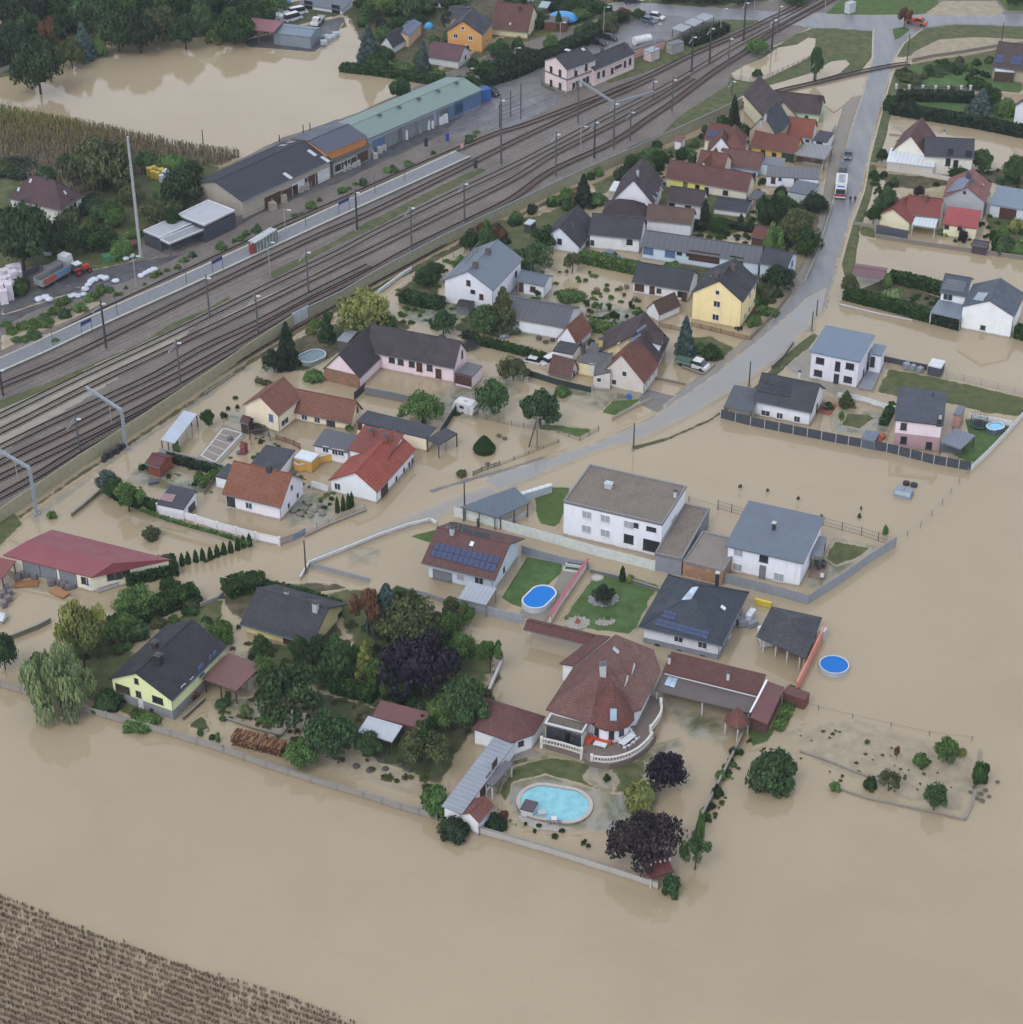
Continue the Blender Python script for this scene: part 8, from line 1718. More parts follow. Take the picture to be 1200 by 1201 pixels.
# ================================================================ VEHICLES
def car(px,py,rot,col,label,L=4.4,W=1.8,Hh=1.45,kind='car',z=0.,name=None,cat=None):
 g=G(px,py,z); e=thing(name or 'parked_car',label,cat or 'car',(g.x,g.y,z),rot)
 m=MB(); body=[(-L/2,.42),(-L/2+.1,.85),(-L*.22,.95),(L*.12,.95),(L*.36,.86),(L/2-.05,.7),(L/2,.42),(L/2-.2,.25),(-L/2+.15,.25)]
 if kind == 'van': body=[(-L/2,.4),(-L/2,1.0),(L*.3,1.05),(L/2-.25,.95),(L/2,.6),(L/2,.35),(-L/2+.1,.3)]
 n=len(body); V=[(x,-W/2,zz) for x,zz in body]+[(x,W/2,zz) for x,zz in body]
 m.add(V,[list(range(n)),list(range(2*n-1,n-1,-1))]+[[i,n+i,n+(i+1) % n,(i+1) % n] for i in range(n)]); m.build('body',MP(col,.3),e,world=False)
 c=[(-L*.44,-L*.30,L*.1,L*.26)] if kind == 'car' else [(-L*.49,-L*.47,L*.26,L*.38)]
 a0,a1,b1,b0=c[0]; zb,zt=(.93,Hh) if kind == 'car' else (1.0,Hh); k=.82
 m=MB(); m.hexa([(a0,-W/2*.94,zb),(b0,-W/2*.94,zb),(b0,W/2*.94,zb),(a0,W/2*.94,zb)],[(a1,-W/2*k,zt),(b1,-W/2*k,zt),(b1,W/2*k,zt),(a1,W/2*k,zt)]); m.build('windows',M_glass('#20252c'),e,world=False)
 m=MB(); m.hexa([(a1-.02,-W/2*k-.01,zt-(.03 if kind == 'car' else .75)),(b1+.02-(0 if kind == 'car' else .5),-W/2*k-.01,zt-(.03 if kind == 'car' else .75)),(b1+.02-(0 if kind == 'car' else .5),W/2*k+.01,zt-(.03 if kind == 'car' else .75)),(a1-.02,W/2*k+.01,zt-(.03 if kind == 'car' else .75))],[(a1,-W/2*k,zt+.05),(b1,-W/2*k,zt+.05),(b1,W/2*k,zt+.05),(a1,W/2*k,zt+.05)]); m.build('roof',MP(col,.3),e,world=False)
 for x in (-L*.31,L*.31):
  for s_ in (-1,1): m=MB(); m.tube((x,s_*(W/2-.2),.33),(x,s_*(W/2+.02),.33),.33,n=12); w=m.build('wheel',MP('#22242a',.8),e,world=False); m=MB(); m.tube((x,s_*(W/2+.02),.33),(x,s_*(W/2+.035),.33),.18,n=8); m.build('rim',MP('#8f949a',.4),w,world=False)
 for s_ in (-1,1): m=MB(); m.box(L/2-.06,s_*W*.34,.55,.72,.14,.35); m.build('headlight',MP('#d9dee2',.2),e,world=False); m=MB(); m.box(-L/2+.03,s_*W*.38,.6,.8,.1,.25); m.build('tail_light',MP('#7e2a2a',.3),e,world=False)
 return e
def rot_of(x0,y0,x1,y1): a,b=G(x0,y0),G(x1,y1); return math.atan2(b.y-a.y,b.x-a.x)
RD=rot_of(998,160,994,200)
car(994.5,184,RD,'#5f6b7a','grey-blue car parked at the kerb north of the fire engine',z=.25)
car(988.5,203,RD,'#4a515c','dark grey car directly behind the fire engine',z=.25,Hh=1.8,kind='van',L=4.8)
car(717,303,rot_of(708,300,728,306),'#6f7c90','blue-grey car standing in the flooded yard of the black-roofed house',z=-.25)
car(578,110,rot_of(572,106,586,113),'#2a2e38','dark blue car at the corner of the green-roofed warehouse',z=.17)
car(702,52,rot_of(694,51,710,55),'#23262e','black car behind the station, nearer one',z=.17)
car(715,46,rot_of(707,45,723,49),'#23252b','black car behind the station, farther one',z=.17)
car(761,26,rot_of(753,24,768,28),'#5a6a80','blue-grey car on the station car park',z=.2)
car(770,22,rot_of(762,21,778,24),'#d3d7dc','white car on the station car park',z=.2,Hh=1.7)
car(56,296,rot_of(56,290,60,302),'#c9ced6','white van parked under the very large tree',kind='van',L=4.6,Hh=1.9,z=.13)
car(344,24,rot_of(330,26,352,20),'#d5d9df','white van in the machine yard, nearer one',kind='van',L=5.2,Hh=2.2,z=.1)
car(350,17,rot_of(336,18,358,14),'#d5d9df','white van in the machine yard, farther one',kind='van',L=5.2,Hh=2.2,z=.1)
car(616,2,0.2,'#cfd3d8','white car at the top edge beside the farmhouse roof',z=.1)
car(728,1,.1,'#2c3038','dark car on the main street at the top edge',z=.25)
car(742,3,.1,'#30343c','second dark car on the main street at the top edge',z=.25)
car(628,427,rot_of(621,426,636,429),'#d9dde1','white car in the flooded yard beside the straight hedge',z=-.5)
car(649,425,rot_of(640,428,656,420),'#d9dde1','second white car, half under the dark shed roof',z=-.3,kind='van',Hh=1.8)
def pickup(px,py,rot,cab,bed,label,L=6.0,z=0.,load=None,name='pickup_truck'):
 g=G(px,py,z); e=thing(name,label,'truck',(g.x,g.y,z),rot); W=2.0
 m=MB(); m.hexa([(.2,-W/2,.4),(L/2,-W/2,.4),(L/2,W/2,.4),(.2,W/2,.4)],[(.25,-W/2,1.2),(L/2-.15,-W/2,1.0),(L/2-.15,W/2,1.0),(.25,W/2,1.2)]); m.build('cab',MP(cab,.3),e,world=False)
 m=MB(); m.hexa([(.22,-W/2*.95,1.18),(L/2-.7,-W/2*.95,1.05),(L/2-.7,W/2*.95,1.05),(.22,W/2*.95,1.18)],[(.3,-W/2*.85,1.85),(L/2-1.3,-W/2*.85,1.85),(L/2-1.3,W/2*.85,1.85),(.3,W/2*.85,1.85)]); m.build('windows',M_glass('#20252c'),e,world=False)
 m=MB(); m.box((.3+L/2-1.3)/2,0,1.84,1.93,L/2-1.7,W*.86); m.build('roof',MP(cab,.3),e,world=False)
 m=MB(); m.box(-L/4,0,.55,.7,L/2,W);
 for s_ in (-1,1): m.box(-L/4,s_*(W/2-.04),.7,1.15,L/2,.08)
 m.box(-L/2+.04,0,.7,1.15,.08,W-.2); m.build('bed',MP(bed),e,world=False)
 if load: m=MB(); m.box(-L/4,0,.7,1.3,L/2-.4,W-.4,tz=.98) ; m.build('load',MP(load),e,world=False)
 for x in (-L*.3,L*.32):
  for s_ in (-1,1): m=MB(); m.tube((x,s_*(W/2-.22),.38),(x,s_*(W/2+.02),.38),.38,n=12); m.build('wheel',MP('#22242a',.8),e,world=False)
 return e
pickup(812,430,rot_of(797,425,826,433),'#d9dde3','#6d7f7c','white crew-cab pickup truck with a green-grey load beside the blue spruce',load='#4b6a5c',L=6.8,z=.05)
pickup(373,27,rot_of(382,18,370,30),'#d9dde3','#b5b9be','white flatbed truck in front of the white factory',z=.1)
pickup(1074,28,rot_of(1064,26,1084,30),'#c9572f','#b24a2c','orange municipal truck at the street junction',z=.25,load='#a8492c')

g=G(986,226,.25); e=thing('fire_engine','white fire engine with a red stripe driving south on the village road','fire engine',(g.x,g.y,.25),RD); L=7.6; W=2.5
m=MB(); m.hexa([(-L/2,-W/2,.5),(L/2-2.0,-W/2,.5),(L/2-2.0,W/2,.5),(-L/2,W/2,.5)],[(-L/2,-W/2,3.0),(L/2-2.0,-W/2,3.0),(L/2-2.0,W/2,3.0),(-L/2,W/2,3.0)]); m.build('body',MP('#d5d9df',.3),e,world=False)
m=MB(); m.hexa([(L/2-1.95,-W/2+.05,.5),(L/2,-W/2+.05,.5),(L/2,W/2-.05,.5),(L/2-1.95,W/2-.05,.5)],[(L/2-1.95,-W/2+.1,2.7),(L/2-.35,-W/2+.1,2.7),(L/2-.35,W/2-.1,2.7),(L/2-1.95,W/2-.1,2.7)]); m.build('cab',MP('#d9dce2',.3),e,world=False)
m=MB(); m.hexa([(L/2-.12,-W/2+.2,1.5),(L/2+.0,-W/2+.2,1.5),(L/2+.0,W/2-.2,1.5),(L/2-.12,W/2-.2,1.5)],[(L/2-.4,-W/2+.25,2.45),(L/2-.22,-W/2+.25,2.45),(L/2-.22,W/2-.25,2.45),(L/2-.4,W/2-.25,2.45)]); m.build('windscreen',M_glass('#1f242b'),e,world=False)
for s_ in (-1,1):
 m=MB(); m.box(-.9,s_*(W/2+.01),.9,1.4,L-2.2,.03); m.build('stripe',MP('#a83a48'),e,world=False)
 m=MB(); m.tube((-L*.4,s_*.7,3.12),(L*.18,s_*.7,3.12),.06,n=6); m.build('ladder_rail',MP('#aab0b6'),e,world=False)
m=MB(); m.box(L/2-.02,0,.85,1.4,.08,W-.2); m.build('bumper',MP('#b23a4a'),e,world=False)
m=MB(); m.box(L/2-1.0,0,2.72,2.92,.35,1.6); m.build('light_bar',MP('#2f62c0',.2),e,world=False)
for k in range(5): m=MB(); m.box(-L*.35+k*.9,0,3.02,3.14,.5,1.1); m.build('roof_box',MP('#9da3aa'),e,world=False)
for x in (-L*.28,L*.36):
 for s_ in (-1,1): m=MB(); m.tube((x,s_*(W/2-.35),.5),(x,s_*(W/2+.03),.5),.5,n=14); m.build('wheel',MP('#1f2126',.8),e,world=False)

RT=rot_of(50,338,88,316); g=G(63,330,.15); e=thing('tipper_trailer','long grey tipper trailer with red and blue banners behind the tractor','trailer',(g.x,g.y,.15),RT); L=8.5; W=2.4
m=MB()
for s_ in (-1,1): m.hexa([(-L/2,s_*W/2-.05,1.0),(L/2,s_*W/2-.05,1.0),(L/2,s_*W/2+.05,1.0),(-L/2,s_*W/2+.05,1.0)],[(-L/2,s_*W/2-.05,2.5),(L/2,s_*W/2-.05,2.5),(L/2,s_*W/2+.05,2.5),(-L/2,s_*W/2+.05,2.5)])
m.box(L/2+.06,0,1.,2.5,.1,W); m.box(-L/2-.06,0,1.,2.3,.1,W); m.box(0,0,.85,.99,L,W); m.build('tub',MP('#8d9095'),e,world=False)
m=MB(); m.box(-L*.24,-W/2-.08,1.2,2.3,L*.42,.04); m.build('red_banner',MP('#b5533f'),e,world=False); m=MB(); m.box(L*.2,-W/2-.08,1.2,2.3,L*.4,.04); m.build('blue_banner',MP('#5c86b8'),e,world=False)
for x in (-2.6,-1.3,2.4):
 for s_ in (-1,1): m=MB(); m.tube((x,s_*(W/2-.4),.5),(x,s_*(W/2-.05),.5),.5,n=12); m.build('wheel',MP('#22242a',.8),e,world=False)
g=G(78,313,.15)
e=thing('truck','white truck cab standing beyond the tipper trailer','truck',(g.x,g.y,.15),RT); m=MB(); m.hexa([(-1.2,-1.2,.6),(1.2,-1.2,.6),(1.2,1.2,.6),(-1.2,1.2,.6)],[(-1.1,-1.1,3.0),(.8,-1.1,3.0),(.8,1.1,3.0),(-1.1,1.1,3.0)]); m.build('cab',MP('#d9dde3'),e,world=False); m=MB(); m.box(-3.4,0,.9,2.0,4.2,2.3); m.build('body',MP('#7c7f84'),e,world=False); m=MB(); m.hexa([(1.0,-1.,1.6),(1.16,-1.,1.6),(1.16,1.,1.6),(1.0,1.,1.6)],[(.75,-.9,2.7),(.9,-.9,2.7),(.9,.9,2.7),(.75,.9,2.7)]); m.build('windscreen',M_glass(),e,world=False)
for x in (-4.2,.2):
 for s_ in (-1,1): m=MB(); m.tube((x,s_*.8,.5),(x,s_*1.18,.5),.5,n=12); m.build('wheel',MP('#22242a',.8),e,world=False)
g=G(94,321,.15); e=thing('tractor','red tractor with a white roof in the railway yard','tractor',(g.x,g.y,.15),RT-.25)
m=MB(); m.hexa([(.2,-.5,.9),(2.3,-.45,.9),(2.3,.45,.9),(.2,.5,.9)],[(.2,-.45,1.75),(2.2,-.35,1.55),(2.2,.35,1.55),(.2,.45,1.75)]); m.build('bonnet',MP('#c23a30',.35),e,world=False)
m=MB(); m.hexa([(-1.3,-.8,1.),(.3,-.7,1.),(.3,.7,1.),(-1.3,.8,1.)],[(-1.1,-.7,2.5),(.1,-.65,2.5),(.1,.65,2.5),(-1.1,.7,2.5)]); m.build('cab',M_glass('#333b44'),e,world=False); m=MB(); m.box(-.5,0,2.5,2.68,1.6,1.6); m.build('roof',MP('#cdd3da'),e,world=False)
for x,r_ in ((-.9,.85),(1.7,.55)):
 for s_ in (-1,1): m=MB(); m.tube((x,s_*.7,r_),(x,s_*1.15,r_),r_,n=14); w=m.build('wheel',MP('#22242a',.8),e,world=False); m=MB(); m.tube((x,s_*1.15,r_),(x,s_*1.18,r_),r_*.5,n=10); m.build('rim',MP('#b03a32'),w,world=False)
for s_ in (-1,1): m=MB(); m.box(-.9,s_*.93,1.72,1.8,1.5,.5); m.build('mudguard',MP('#c23a30'),e,world=False)

g=G(546,482); e=thing('caravan','white caravan standing in the flood beside the dark green fence','caravan',(g.x,g.y,-.35),rot_of(538,478,556,483))
m=MB(); pr=[(-2.2,.5),(-2.3,1.3),(-1.9,2.3),(-1.2,2.5),(1.6,2.5),(2.2,2.1),(2.3,1.1),(2.0,.5)]; n=len(pr); V=[(x,-1.1,z) for x,z in pr]+[(x,1.1,z) for x,z in pr]; m.add(V,[list(range(n))[::-1],list(range(n,2*n))]+[[i,(i+1) % n,n+(i+1) % n,n+i] for i in range(n)]); m.build('body',MP('#d9dade',.35),e,world=False)
m=MB(); m.box(-.2,-1.12,1.4,2.0,.9,.04); m.build('window',M_glass('#3a424c'),e,world=False); m=MB(); m.box(2.22,0,1.3,1.9,.06,1.3); m.build('window',M_glass('#3a424c'),e,world=False); m=MB(); m.box(1.2,-1.12,.7,2.1,.6,.03); m.build('door',MP('#c5c7cb'),e,world=False); m=MB(); m.box(0,0,2.5,2.62,.6,.6); m.build('roof_hatch',MP('#b5bac0'),e,world=False)
m=MB(); m.tube((0,-1.15,.4),(0,-.9,.4),.33,n=12); m.build('wheel',MP('#22242a'),e,world=False); m=MB(); m.bar((2.2,0,.5),(3.2,0,.5),.08); m.build('drawbar',MP('#55585c'),e,world=False)
g=G(1060,581); e=thing('flooded_trailer','blue-grey box trailer half sunk in the open flood','trailer',(g.x,g.y,-.3),rot_of(1049,579,1070,584)); m=MB(); m.hexa([(-1.6,-1.,.2),(1.5,-1.,.2),(1.5,1.1,.2),(-1.6,1.1,.2)],[(-1.5,-.7,1.5),(1.4,-.7,1.5),(1.4,.9,1.5),(-1.5,.9,1.5)]); m.build('body',MP('#8794a6'),e,world=False)
m=MB(); m.hexa([(-1.45,-.98,.8),(1.35,-.98,.8),(1.35,-.8,.8),(-1.45,-.8,.8)],[(-1.4,-.82,1.45),(1.3,-.82,1.45),(1.3,-.7,1.45),(-1.4,-.7,1.45)]); m.build('window',MP('#aab6c4',.3),e,world=False); m=MB(); m.box(0,.2,1.5,1.56,.1,1.3); m.build('roof_seam',MP('#6c788a'),e,world=False)
for i,(x,y) in enumerate(((1063,568),(1072,570))): q=G(x,y); m=MB(); m.cyl(q.x,q.y,-.2,.45,.62,.62,14); m.cyl(q.x,q.y,.45,.47,.42,.42,12); tag(m.build('tyre',MP('#33373c')),['dark tyre floating behind the sunken trailer, left one','dark tyre floating behind the sunken trailer, right one'][i],'tyre')
g=G(134,534); e=thing('covered_wagon_load','row of dark tarpaulin-covered rubbish bins by the noise barrier','bins',(g.x,g.y,0),rot_of(124,540,146,526))
for k in range(7): m=MB(); m.cyl(-2.6+k*.85,(k % 2)*.3,-.1,1.15+.1*(k % 3),.5,.42,10); m.build('bin',MP('#33333a'),e,world=False)
def cart(x,y,w,l,h,col,label,name='handcart',cat='cart',rot=.3):
 g=G(x,y); e=thing(name,label,cat,(g.x,g.y,0),rot); m=MB(); m.hexa([(-l/2,-w/2,.1),(l/2,-w/2,.1),(l/2,w/2,.1),(-l/2,w/2,.1)],[(-l/2-.1,-w/2-.1,h),(l/2+.1,-w/2-.1,h),(l/2+.1,w/2+.1,h),(-l/2-.1,w/2+.1,h)]); m.build('tray',MP(col),e,world=False); m=MB(); m.bar((l/2,0,h),(l/2+.8,0,h+.3),.06); m.build('handle',MP('#4a4d52'),e,world=False); return e
cart(180,567,.9,1.5,.6,'#5a6070','blue-grey cart standing in the flooded corner garden')
cart(70,697,1.5,3.0,.45,'#a87a50','flat wooden raft-like trailer with red edges near the farm hall','flat_trailer','trailer',-.6)
cart(31,686,1.6,3.6,.25,'#9c6a42','orange-brown timber pallet floating in front of the farm hall','timber_pallet','pallet',.1)
cart(591,396,1.,1.6,.6,'#8fa0b5','pale blue tub in the flooded garden right of the fir','tub','tub')
# ================================================================ POOLS, PLAY EQUIPMENT, GARDEN THINGS
def oval_pts(c,a,b,rot,n=36,stad=True):
 P=[]
 for i in range(n):
  t=i*math.tau/n; x,y=math.cos(t),math.sin(t)
  if stad: k=a-b; X=(k if x > 0 else -k)+b*x; Y=b*y
  else: X,Y=a*x,b*y
  P.append(c+Vector((X*math.cos(rot)-Y*math.sin(rot),X*math.sin(rot)+Y*math.cos(rot),0)))
 return P
def pool(px,py,a,b,rot,h,water,rim,wallc,label,stad=True,rimw=.25,name='swimming_pool',z=0.):
 c=G(px,py,z+h); c.z=0; e=thing(name,label,'pool',(c.x,c.y,z)); o,i_=oval_pts(c,a,b,rot,stad=stad),oval_pts(c,a-rimw,b-rimw,rot,stad=stad); n=len(o)
 m=MB(); U=lambda P,z_: [(p.x,p.y,z_) for p in P]
 m.add(U(o,z-.2)+U(o,z+h),[[k,(k+1) % n,n+(k+1) % n,n+k] for k in range(n)]); m.add(U(i_,z+h)+U(i_,z+h-.3),[[k,(k+1) % n,n+(k+1) % n,n+k] for k in range(n)]); m.build('wall',MP(wallc),e)
 m=MB(); m.add(U(o,z+h+.004)+U(i_,z+h+.004),[[k,(k+1) % n,n+(k+1) % n,n+k] for k in range(n)]); m.add(U(o,z+h-.1)+U(o,z+h+.004),[[k,(k+1) % n,n+(k+1) % n,n+k] for k in range(n)]); m.build('rim',MP(rim),e)
 m=MB(); m.add(U(i_,z+h-.12),[list(range(n))]); m.build('water' if 'cover' not in label else 'cover',M_pool(water) if 'cover' not in label else MP(water,.7,0.,.2,1.,0),e); return e
r1=rot_of(622,706,642,692)
pool(632.5,699.5,3.4,2.2,1.02,1.2,'#0072c8','#d5dbe2','#c9d2dc','oval above-ground pool with a bright blue cover on the striped lawn',name='oval_pool')
pool(978.5,779,2.32,2.32,0,.8,'#006cc0','#c9d2dc','#aeb8c8','round pool with a bright blue cover floating in the open flood',stad=False,rimw=.18,name='round_pool')
V_=pool(650.5,941.5,5.5,3.9,rot_of(620,936,682,947),.42,'#7fc3d2','#b9b3ad','#8d857c','large turquoise oval swimming pool with a stone rim in the villa garden',rimw=.6,name='swimming_pool')
pool(1167.5,499.5,1.75,1.3,.4,1.1,'#7cc4ea','#c9d6e2','#5a6674','small light blue oval pool in the corner of the fenced green lawn',name='garden_pool',z=.15)
pool(366,417,2.9,2.1,.75,1.0,'#5f7d86','#c3ccd2','#8c949c','grey octagonal-looking above-ground pool with dirty water beside the dark spruce',name='steel_pool')
pool(868,275.5,3.2,1.7,.25,.1,'#2f96e0','#9db7c4','#8a8f90','bright blue kidney-shaped pool in the garden of the red hut',stad=False,name='garden_pool')
g=G(660,26); b=bmesh.new(); bmesh.ops.create_uvsphere(b,u_segments=20,v_segments=10,radius=1.);
for v in b.verts: v.co=Vector((g.x+v.co.x*4.2,g.y+v.co.y*2.8,max(v.co.z,0)*2.0+.9))
me=bpy.data.meshes.new('pool_dome'); b.to_mesh(me); b.free(); me.materials.append(MP('#3f9be0',.3)); o=bpy.data.objects.new('pool_dome',me); COL.objects.link(o); tag(o,'bright blue domed pool cover in the garden behind the station','pool cover')

P_=[G(x,y,.12) for x,y in P2('606,953 617,946 640,950 665,958 690,962 682,970 655,975 628,972 610,963')]; m=MB(); m.slab(P_,.2); tag(m.build('pool_apron',MP('#a9a6a3')),'grey paved apron south of the turquoise pool','paving')
a=H('pool_cabin','tiny white cabin with a brown lid roof on the pool rim','cabin').block((610,948),(625,952),(629,940),h=1.5,kind='flat',roof=MP('#57505a'),wall=MP('#cfd0d4'),ov=.08,th=0)
def table(x,y,z,l,w,col,label,rot,h=.75,cat='table',name='garden_table'):
 g=G(x,y,z); e=thing(name,label,cat,(g.x,g.y,z),rot); m=MB(); m.box(0,0,h-.06,h,l,w); m.build('tabletop',MP(col),e,world=False)
 for sx in (-1,1):
  for sy in (-1,1): m=MB(); m.box(sx*(l/2-.1),sy*(w/2-.1),0,h-.06,.07,.07); m.build('leg',MP(col),e,world=False)
 return e
def chair(x,y,z,rot,col,label,group,first=None):
 g=G(x,y,z); e=thing('garden_chair',label,'chair',(g.x,g.y,z),rot,group); m=MB(); m.box(0,0,.4,.46,.5,.5); m.build('seat',MP(col),e,world=False); m=MB(); m.hexa([(-.27,-.25,.46),(-.21,-.25,.46),(-.21,.25,.46),(-.27,.25,.46)],[(-.37,-.25,1.),(-.31,-.25,1.),(-.31,.25,1.),(-.37,.25,1.)]); m.build('backrest',MP(col),e,world=False)
 for sx in (-1,1):
  for sy in (-1,1): m=MB(); m.box(sx*.2,sy*.2,0,.4,.05,.05); m.build('leg',MP(col),e,world=False)
rt=rot_of(728,873,742,862); table(735.5,871,1.1,3.0,1.1,'#d9dde3','long white table on the villa terrace',rt)
for i,(x,y) in enumerate(P2('726,870 729,865 732,861 742,862 733,879 738,877 743,873 747,869')): chair(x,y,1.1,rt+(math.pi/2 if i > 3 else -math.pi/2),'#d9dde3','one of the white chairs around the long terrace table','white chairs of the villa terrace')
table(704,875,1.1,1.9,1.0,'#dfe3e8','low white table in front of the orange sofas',rot_of(697,873,712,877),h=.4)
def sofa(x,y,z,rot,l,label,col='#c9552f'):
 g=G(x,y,z); e=thing('garden_sofa',label,'sofa',(g.x,g.y,z),rot); m=MB(); m.box(0,0,.05,.42,l,.9); m.build('seat',MP(col),e,world=False); m=MB(); m.box(0,.42,.42,.85,l,.18); m.build('backrest',MP(col),e,world=False)
 for s_ in (-1,1): m=MB(); m.box(s_*(l/2-.09),-.05,.42,.62,.16,.75); m.build('armrest',MP(col),e,world=False)
sofa(708,870,1.1,rot_of(698,868,717,873),2.5,'long orange cushioned sofa beside the turret'); sofa(692,870,1.1,rot_of(698,868,690,876)+math.pi,1.5,'short orange cushioned sofa by the winter garden')
table(636,957,.15,1.2,.8,'#b9babd','grey table beside the pool cabin',.2); table(650,964,.15,.8,.8,'#d5d8dc','small white table on the pool apron',0.)
for x,y in P2('644,966 656,966'): chair(x,y,.15,1.2,'#8a93a5','one of two blue-grey chairs beside the small white pool table','blue-grey pool chairs')
for x,y,l,w,c_,lab in ((700,703,0,0,0,'x'),): pass
for x,y,a_,b_,c_,lab in ((708,703,2.4,1.9,'#8e9096','stone ring around the dwarf pine'),(677.5,731,1.9,1.6,'#a39d95','round pebble bed with a fountain stone on the pine lawn'),(700.5,678,.95,.8,'#b9b6b0','small round stone bed by the lane wall'),(710,730,1.5,.8,'#97938c','small oval stone bed with a yellow bush'),(790,745,2.2,2.4,'#9f9b94','pebble bed between pine lawn and villa roof')):
 g=G(x,y,.16); m=MB(); P_=oval_pts(Vector((g.x,g.y,0)),a_,b_,.2,24,False); m.hexa([(p.x,p.y,.05) for p in P_],[(p.x,p.y,.25) for p in P_]); e=tag(m.build('stone_bed',MG(c_)),lab,'stone bed'); m=MB(); rr=random.Random(int(x))
 for k in range(14): q=P_[k*len(P_) // 14]; m.box(q.x,q.y,.1,.38,.35,.3,rr.random()*3,tz=.7)
 m.build('edging_stones',MP('#b3b1ac'),e)
g=G(677.5,730,.2); m=MB(); m.cyl(g.x,g.y,.25,.6,.5,.3,12); m.cyl(g.x,g.y,.6,1.0,.12,.25,8); tag(m.build('fountain',MP('#96604f')),'small red-brown fountain in the round pebble bed','fountain')

m=MB()
for k in range(3): pass
for i,(x,y) in enumerate(((676,662),(673,667))):
 g=G(x,y,.6); e=thing('raised_planter',['white raised planter at the top of the stepped bed','white raised planter lower in the stepped bed'][i],'planter',(g.x,g.y,0),-.25); m=MB(); m.box(0,0,0,.8-i*.25,3.4,.9); m.build('box',MP('#cfd3d6'),e,world=False); m=MB(); m.box(0,0,.8-i*.25,.9-i*.25,3.0,.6,tz=.9); m.build('plants',MP('#3c5230'),e,world=False)
m=MB(); strip(m,line3(P2('690,664 672,690 655,715 645,733'),0),.5,1.58,1.63); tag(m.build('wall_cap',MP('#b0606a')),'red cap strip on the white dividing wall','wall cap')

def tramp(x,y,r,col,label,net=True,z=0.):
 g=G(x,y,z+.7); e=thing('trampoline',label,'trampoline',(g.x,g.y,z)); m=MB(); m.cyl(0,0,.62,.68,r*.8,n=20); m.build('mat',MP('#23262b'),e,world=False); m=MB(); P_=oval_pts(Vector((0,0,0)),r,r,0,20,False)
 for k in range(20): m.bar(P_[k]+Vector((0,0,.7)),P_[(k+1) % 20]+Vector((0,0,.7)),.28,.08)
 m.build('rim',MP(col),e,world=False)
 for k in range(0,20,5 if not net else 4): p_=P_[k]; m=MB(); m.cyl(p_.x,p_.y,-.3 if not net else 0,2.4 if net else .68,.04,n=6); m.build('post',MP('#6a6e74'),e,world=False)
 if net: m=MB(); [m.bar(P_[k]+Vector((0,0,z_)),P_[(k+1) % 20]+Vector((0,0,z_)),.03,.03) for k in range(20) for z_ in (1.2,1.8,2.4)]; [m.bar(P_[k]+Vector((0,0,.7)),P_[k]+Vector((0,0,2.4)),.03) for k in range(20)]; m.build('net',MP('#2b2f38'),e,world=False)
tramp(1148,497,1.5,'#2f6a5c','netted trampoline with a dark green rim on the fenced green lawn',z=.15)
tramp(301,502,1.6,'#30343c','round trampoline in the playground left of the cream farmhouse',False)
tramp(551,404,1.7,'#3a4454','round dark trampoline in the flood by the clipped hedge',False)

g=G(290,503); m=MB(); e=thing('slide','yellow slide in the flooded playground','slide',(g.x,g.y,0),rot_of(285,497,297,508)); m.hexa([(-1.6,-.3,1.5),(1.7,-.3,.1),(1.7,.3,.1),(-1.6,.3,1.5)],[(-1.6,-.3,1.6),(1.7,-.3,.2),(1.7,.3,.2),(-1.6,.3,1.6)]); m.build('chute',MP('#d9bf3a'),e,world=False); m=MB(); m.box(-1.7,0,-.1,1.5,.1,.6); m.build('ladder',MP('#5c4a3e'),e,world=False)
g=G(305,517); e=thing('swing_frame','A-frame swing in the flooded playground','swing',(g.x,g.y,0),.3)
for s_ in (-1,1): m=MB(); m.bar((s_*1.8,-1.,-.2),(s_*1.6,0,2.4),.12); m.bar((s_*1.8,1.,-.2),(s_*1.6,0,2.4),.12); m.build('leg',MP('#5d4c42'),e,world=False)
m=MB(); m.bar((-1.7,0,2.4),(1.7,0,2.4),.14); m.build('crossbeam',MP('#5d4c42'),e,world=False)
for s_ in (-.7,.6): m=MB(); m.bar((s_,0,.6),(s_,0,2.4),.04); m.bar((s_-.25,0,.6),(s_+.25,0,.6),.06,.25); m.build('swing_seat',MP('#2f3238'),e,world=False)
H('play_tower','dark play tower with a brown roof at the cream gable','play tower').block((281,495),(291,497.5),2.2,h=2.4,kind='gx',rise=.8,roof=MT('#5c3f3c'),wall=MP('#41352f'),ov=.15)
H('red_playhouse','little red and white playhouse in the flood','playhouse').block((280.5,523),(286,524.5),1.4,h=1.7,kind='gx',rise=.5,roof=MT('#8a4038'),wall=MP('#963c36'),ov=.08)
H('play_hut','small grey-brown hut with two pale roof lights by the low brown-grey wall','hut').block((1140,287),(1158,290),3.,h=2.,kind='gx',rise=.5,roof=MT('#5d545a'),wall=MP('#4c4248'),ov=.1)
H('white_tool_box','white flat-roofed garden cube with a dark front on the cube house lawn','garden shed').block((1088.5,428),(1104,431.5),3.,h=2.2,kind='flat',roof=MP('#d3d7dc'),wall=MP('#4a4f5c'),ov=.05,th=0)
H('wood_shed','small blue-grey flat shed behind the anthracite fence','shed').block((1010,514),(1026,517.5),3.2,h=1.9,kind='flat',roof=MP('#6d7a8c'),wall=MP('#5a636f'),ov=.05,th=0)
H('plastic_shed','white plastic shed next to the blue-grey hipped roof house','shed').block((874.5,721),(881,723),2.2,h=2.0,kind='flat',roof=MP('#cfd5dc'),wall=MP('#c5cbd2'),ov=.05,th=0)
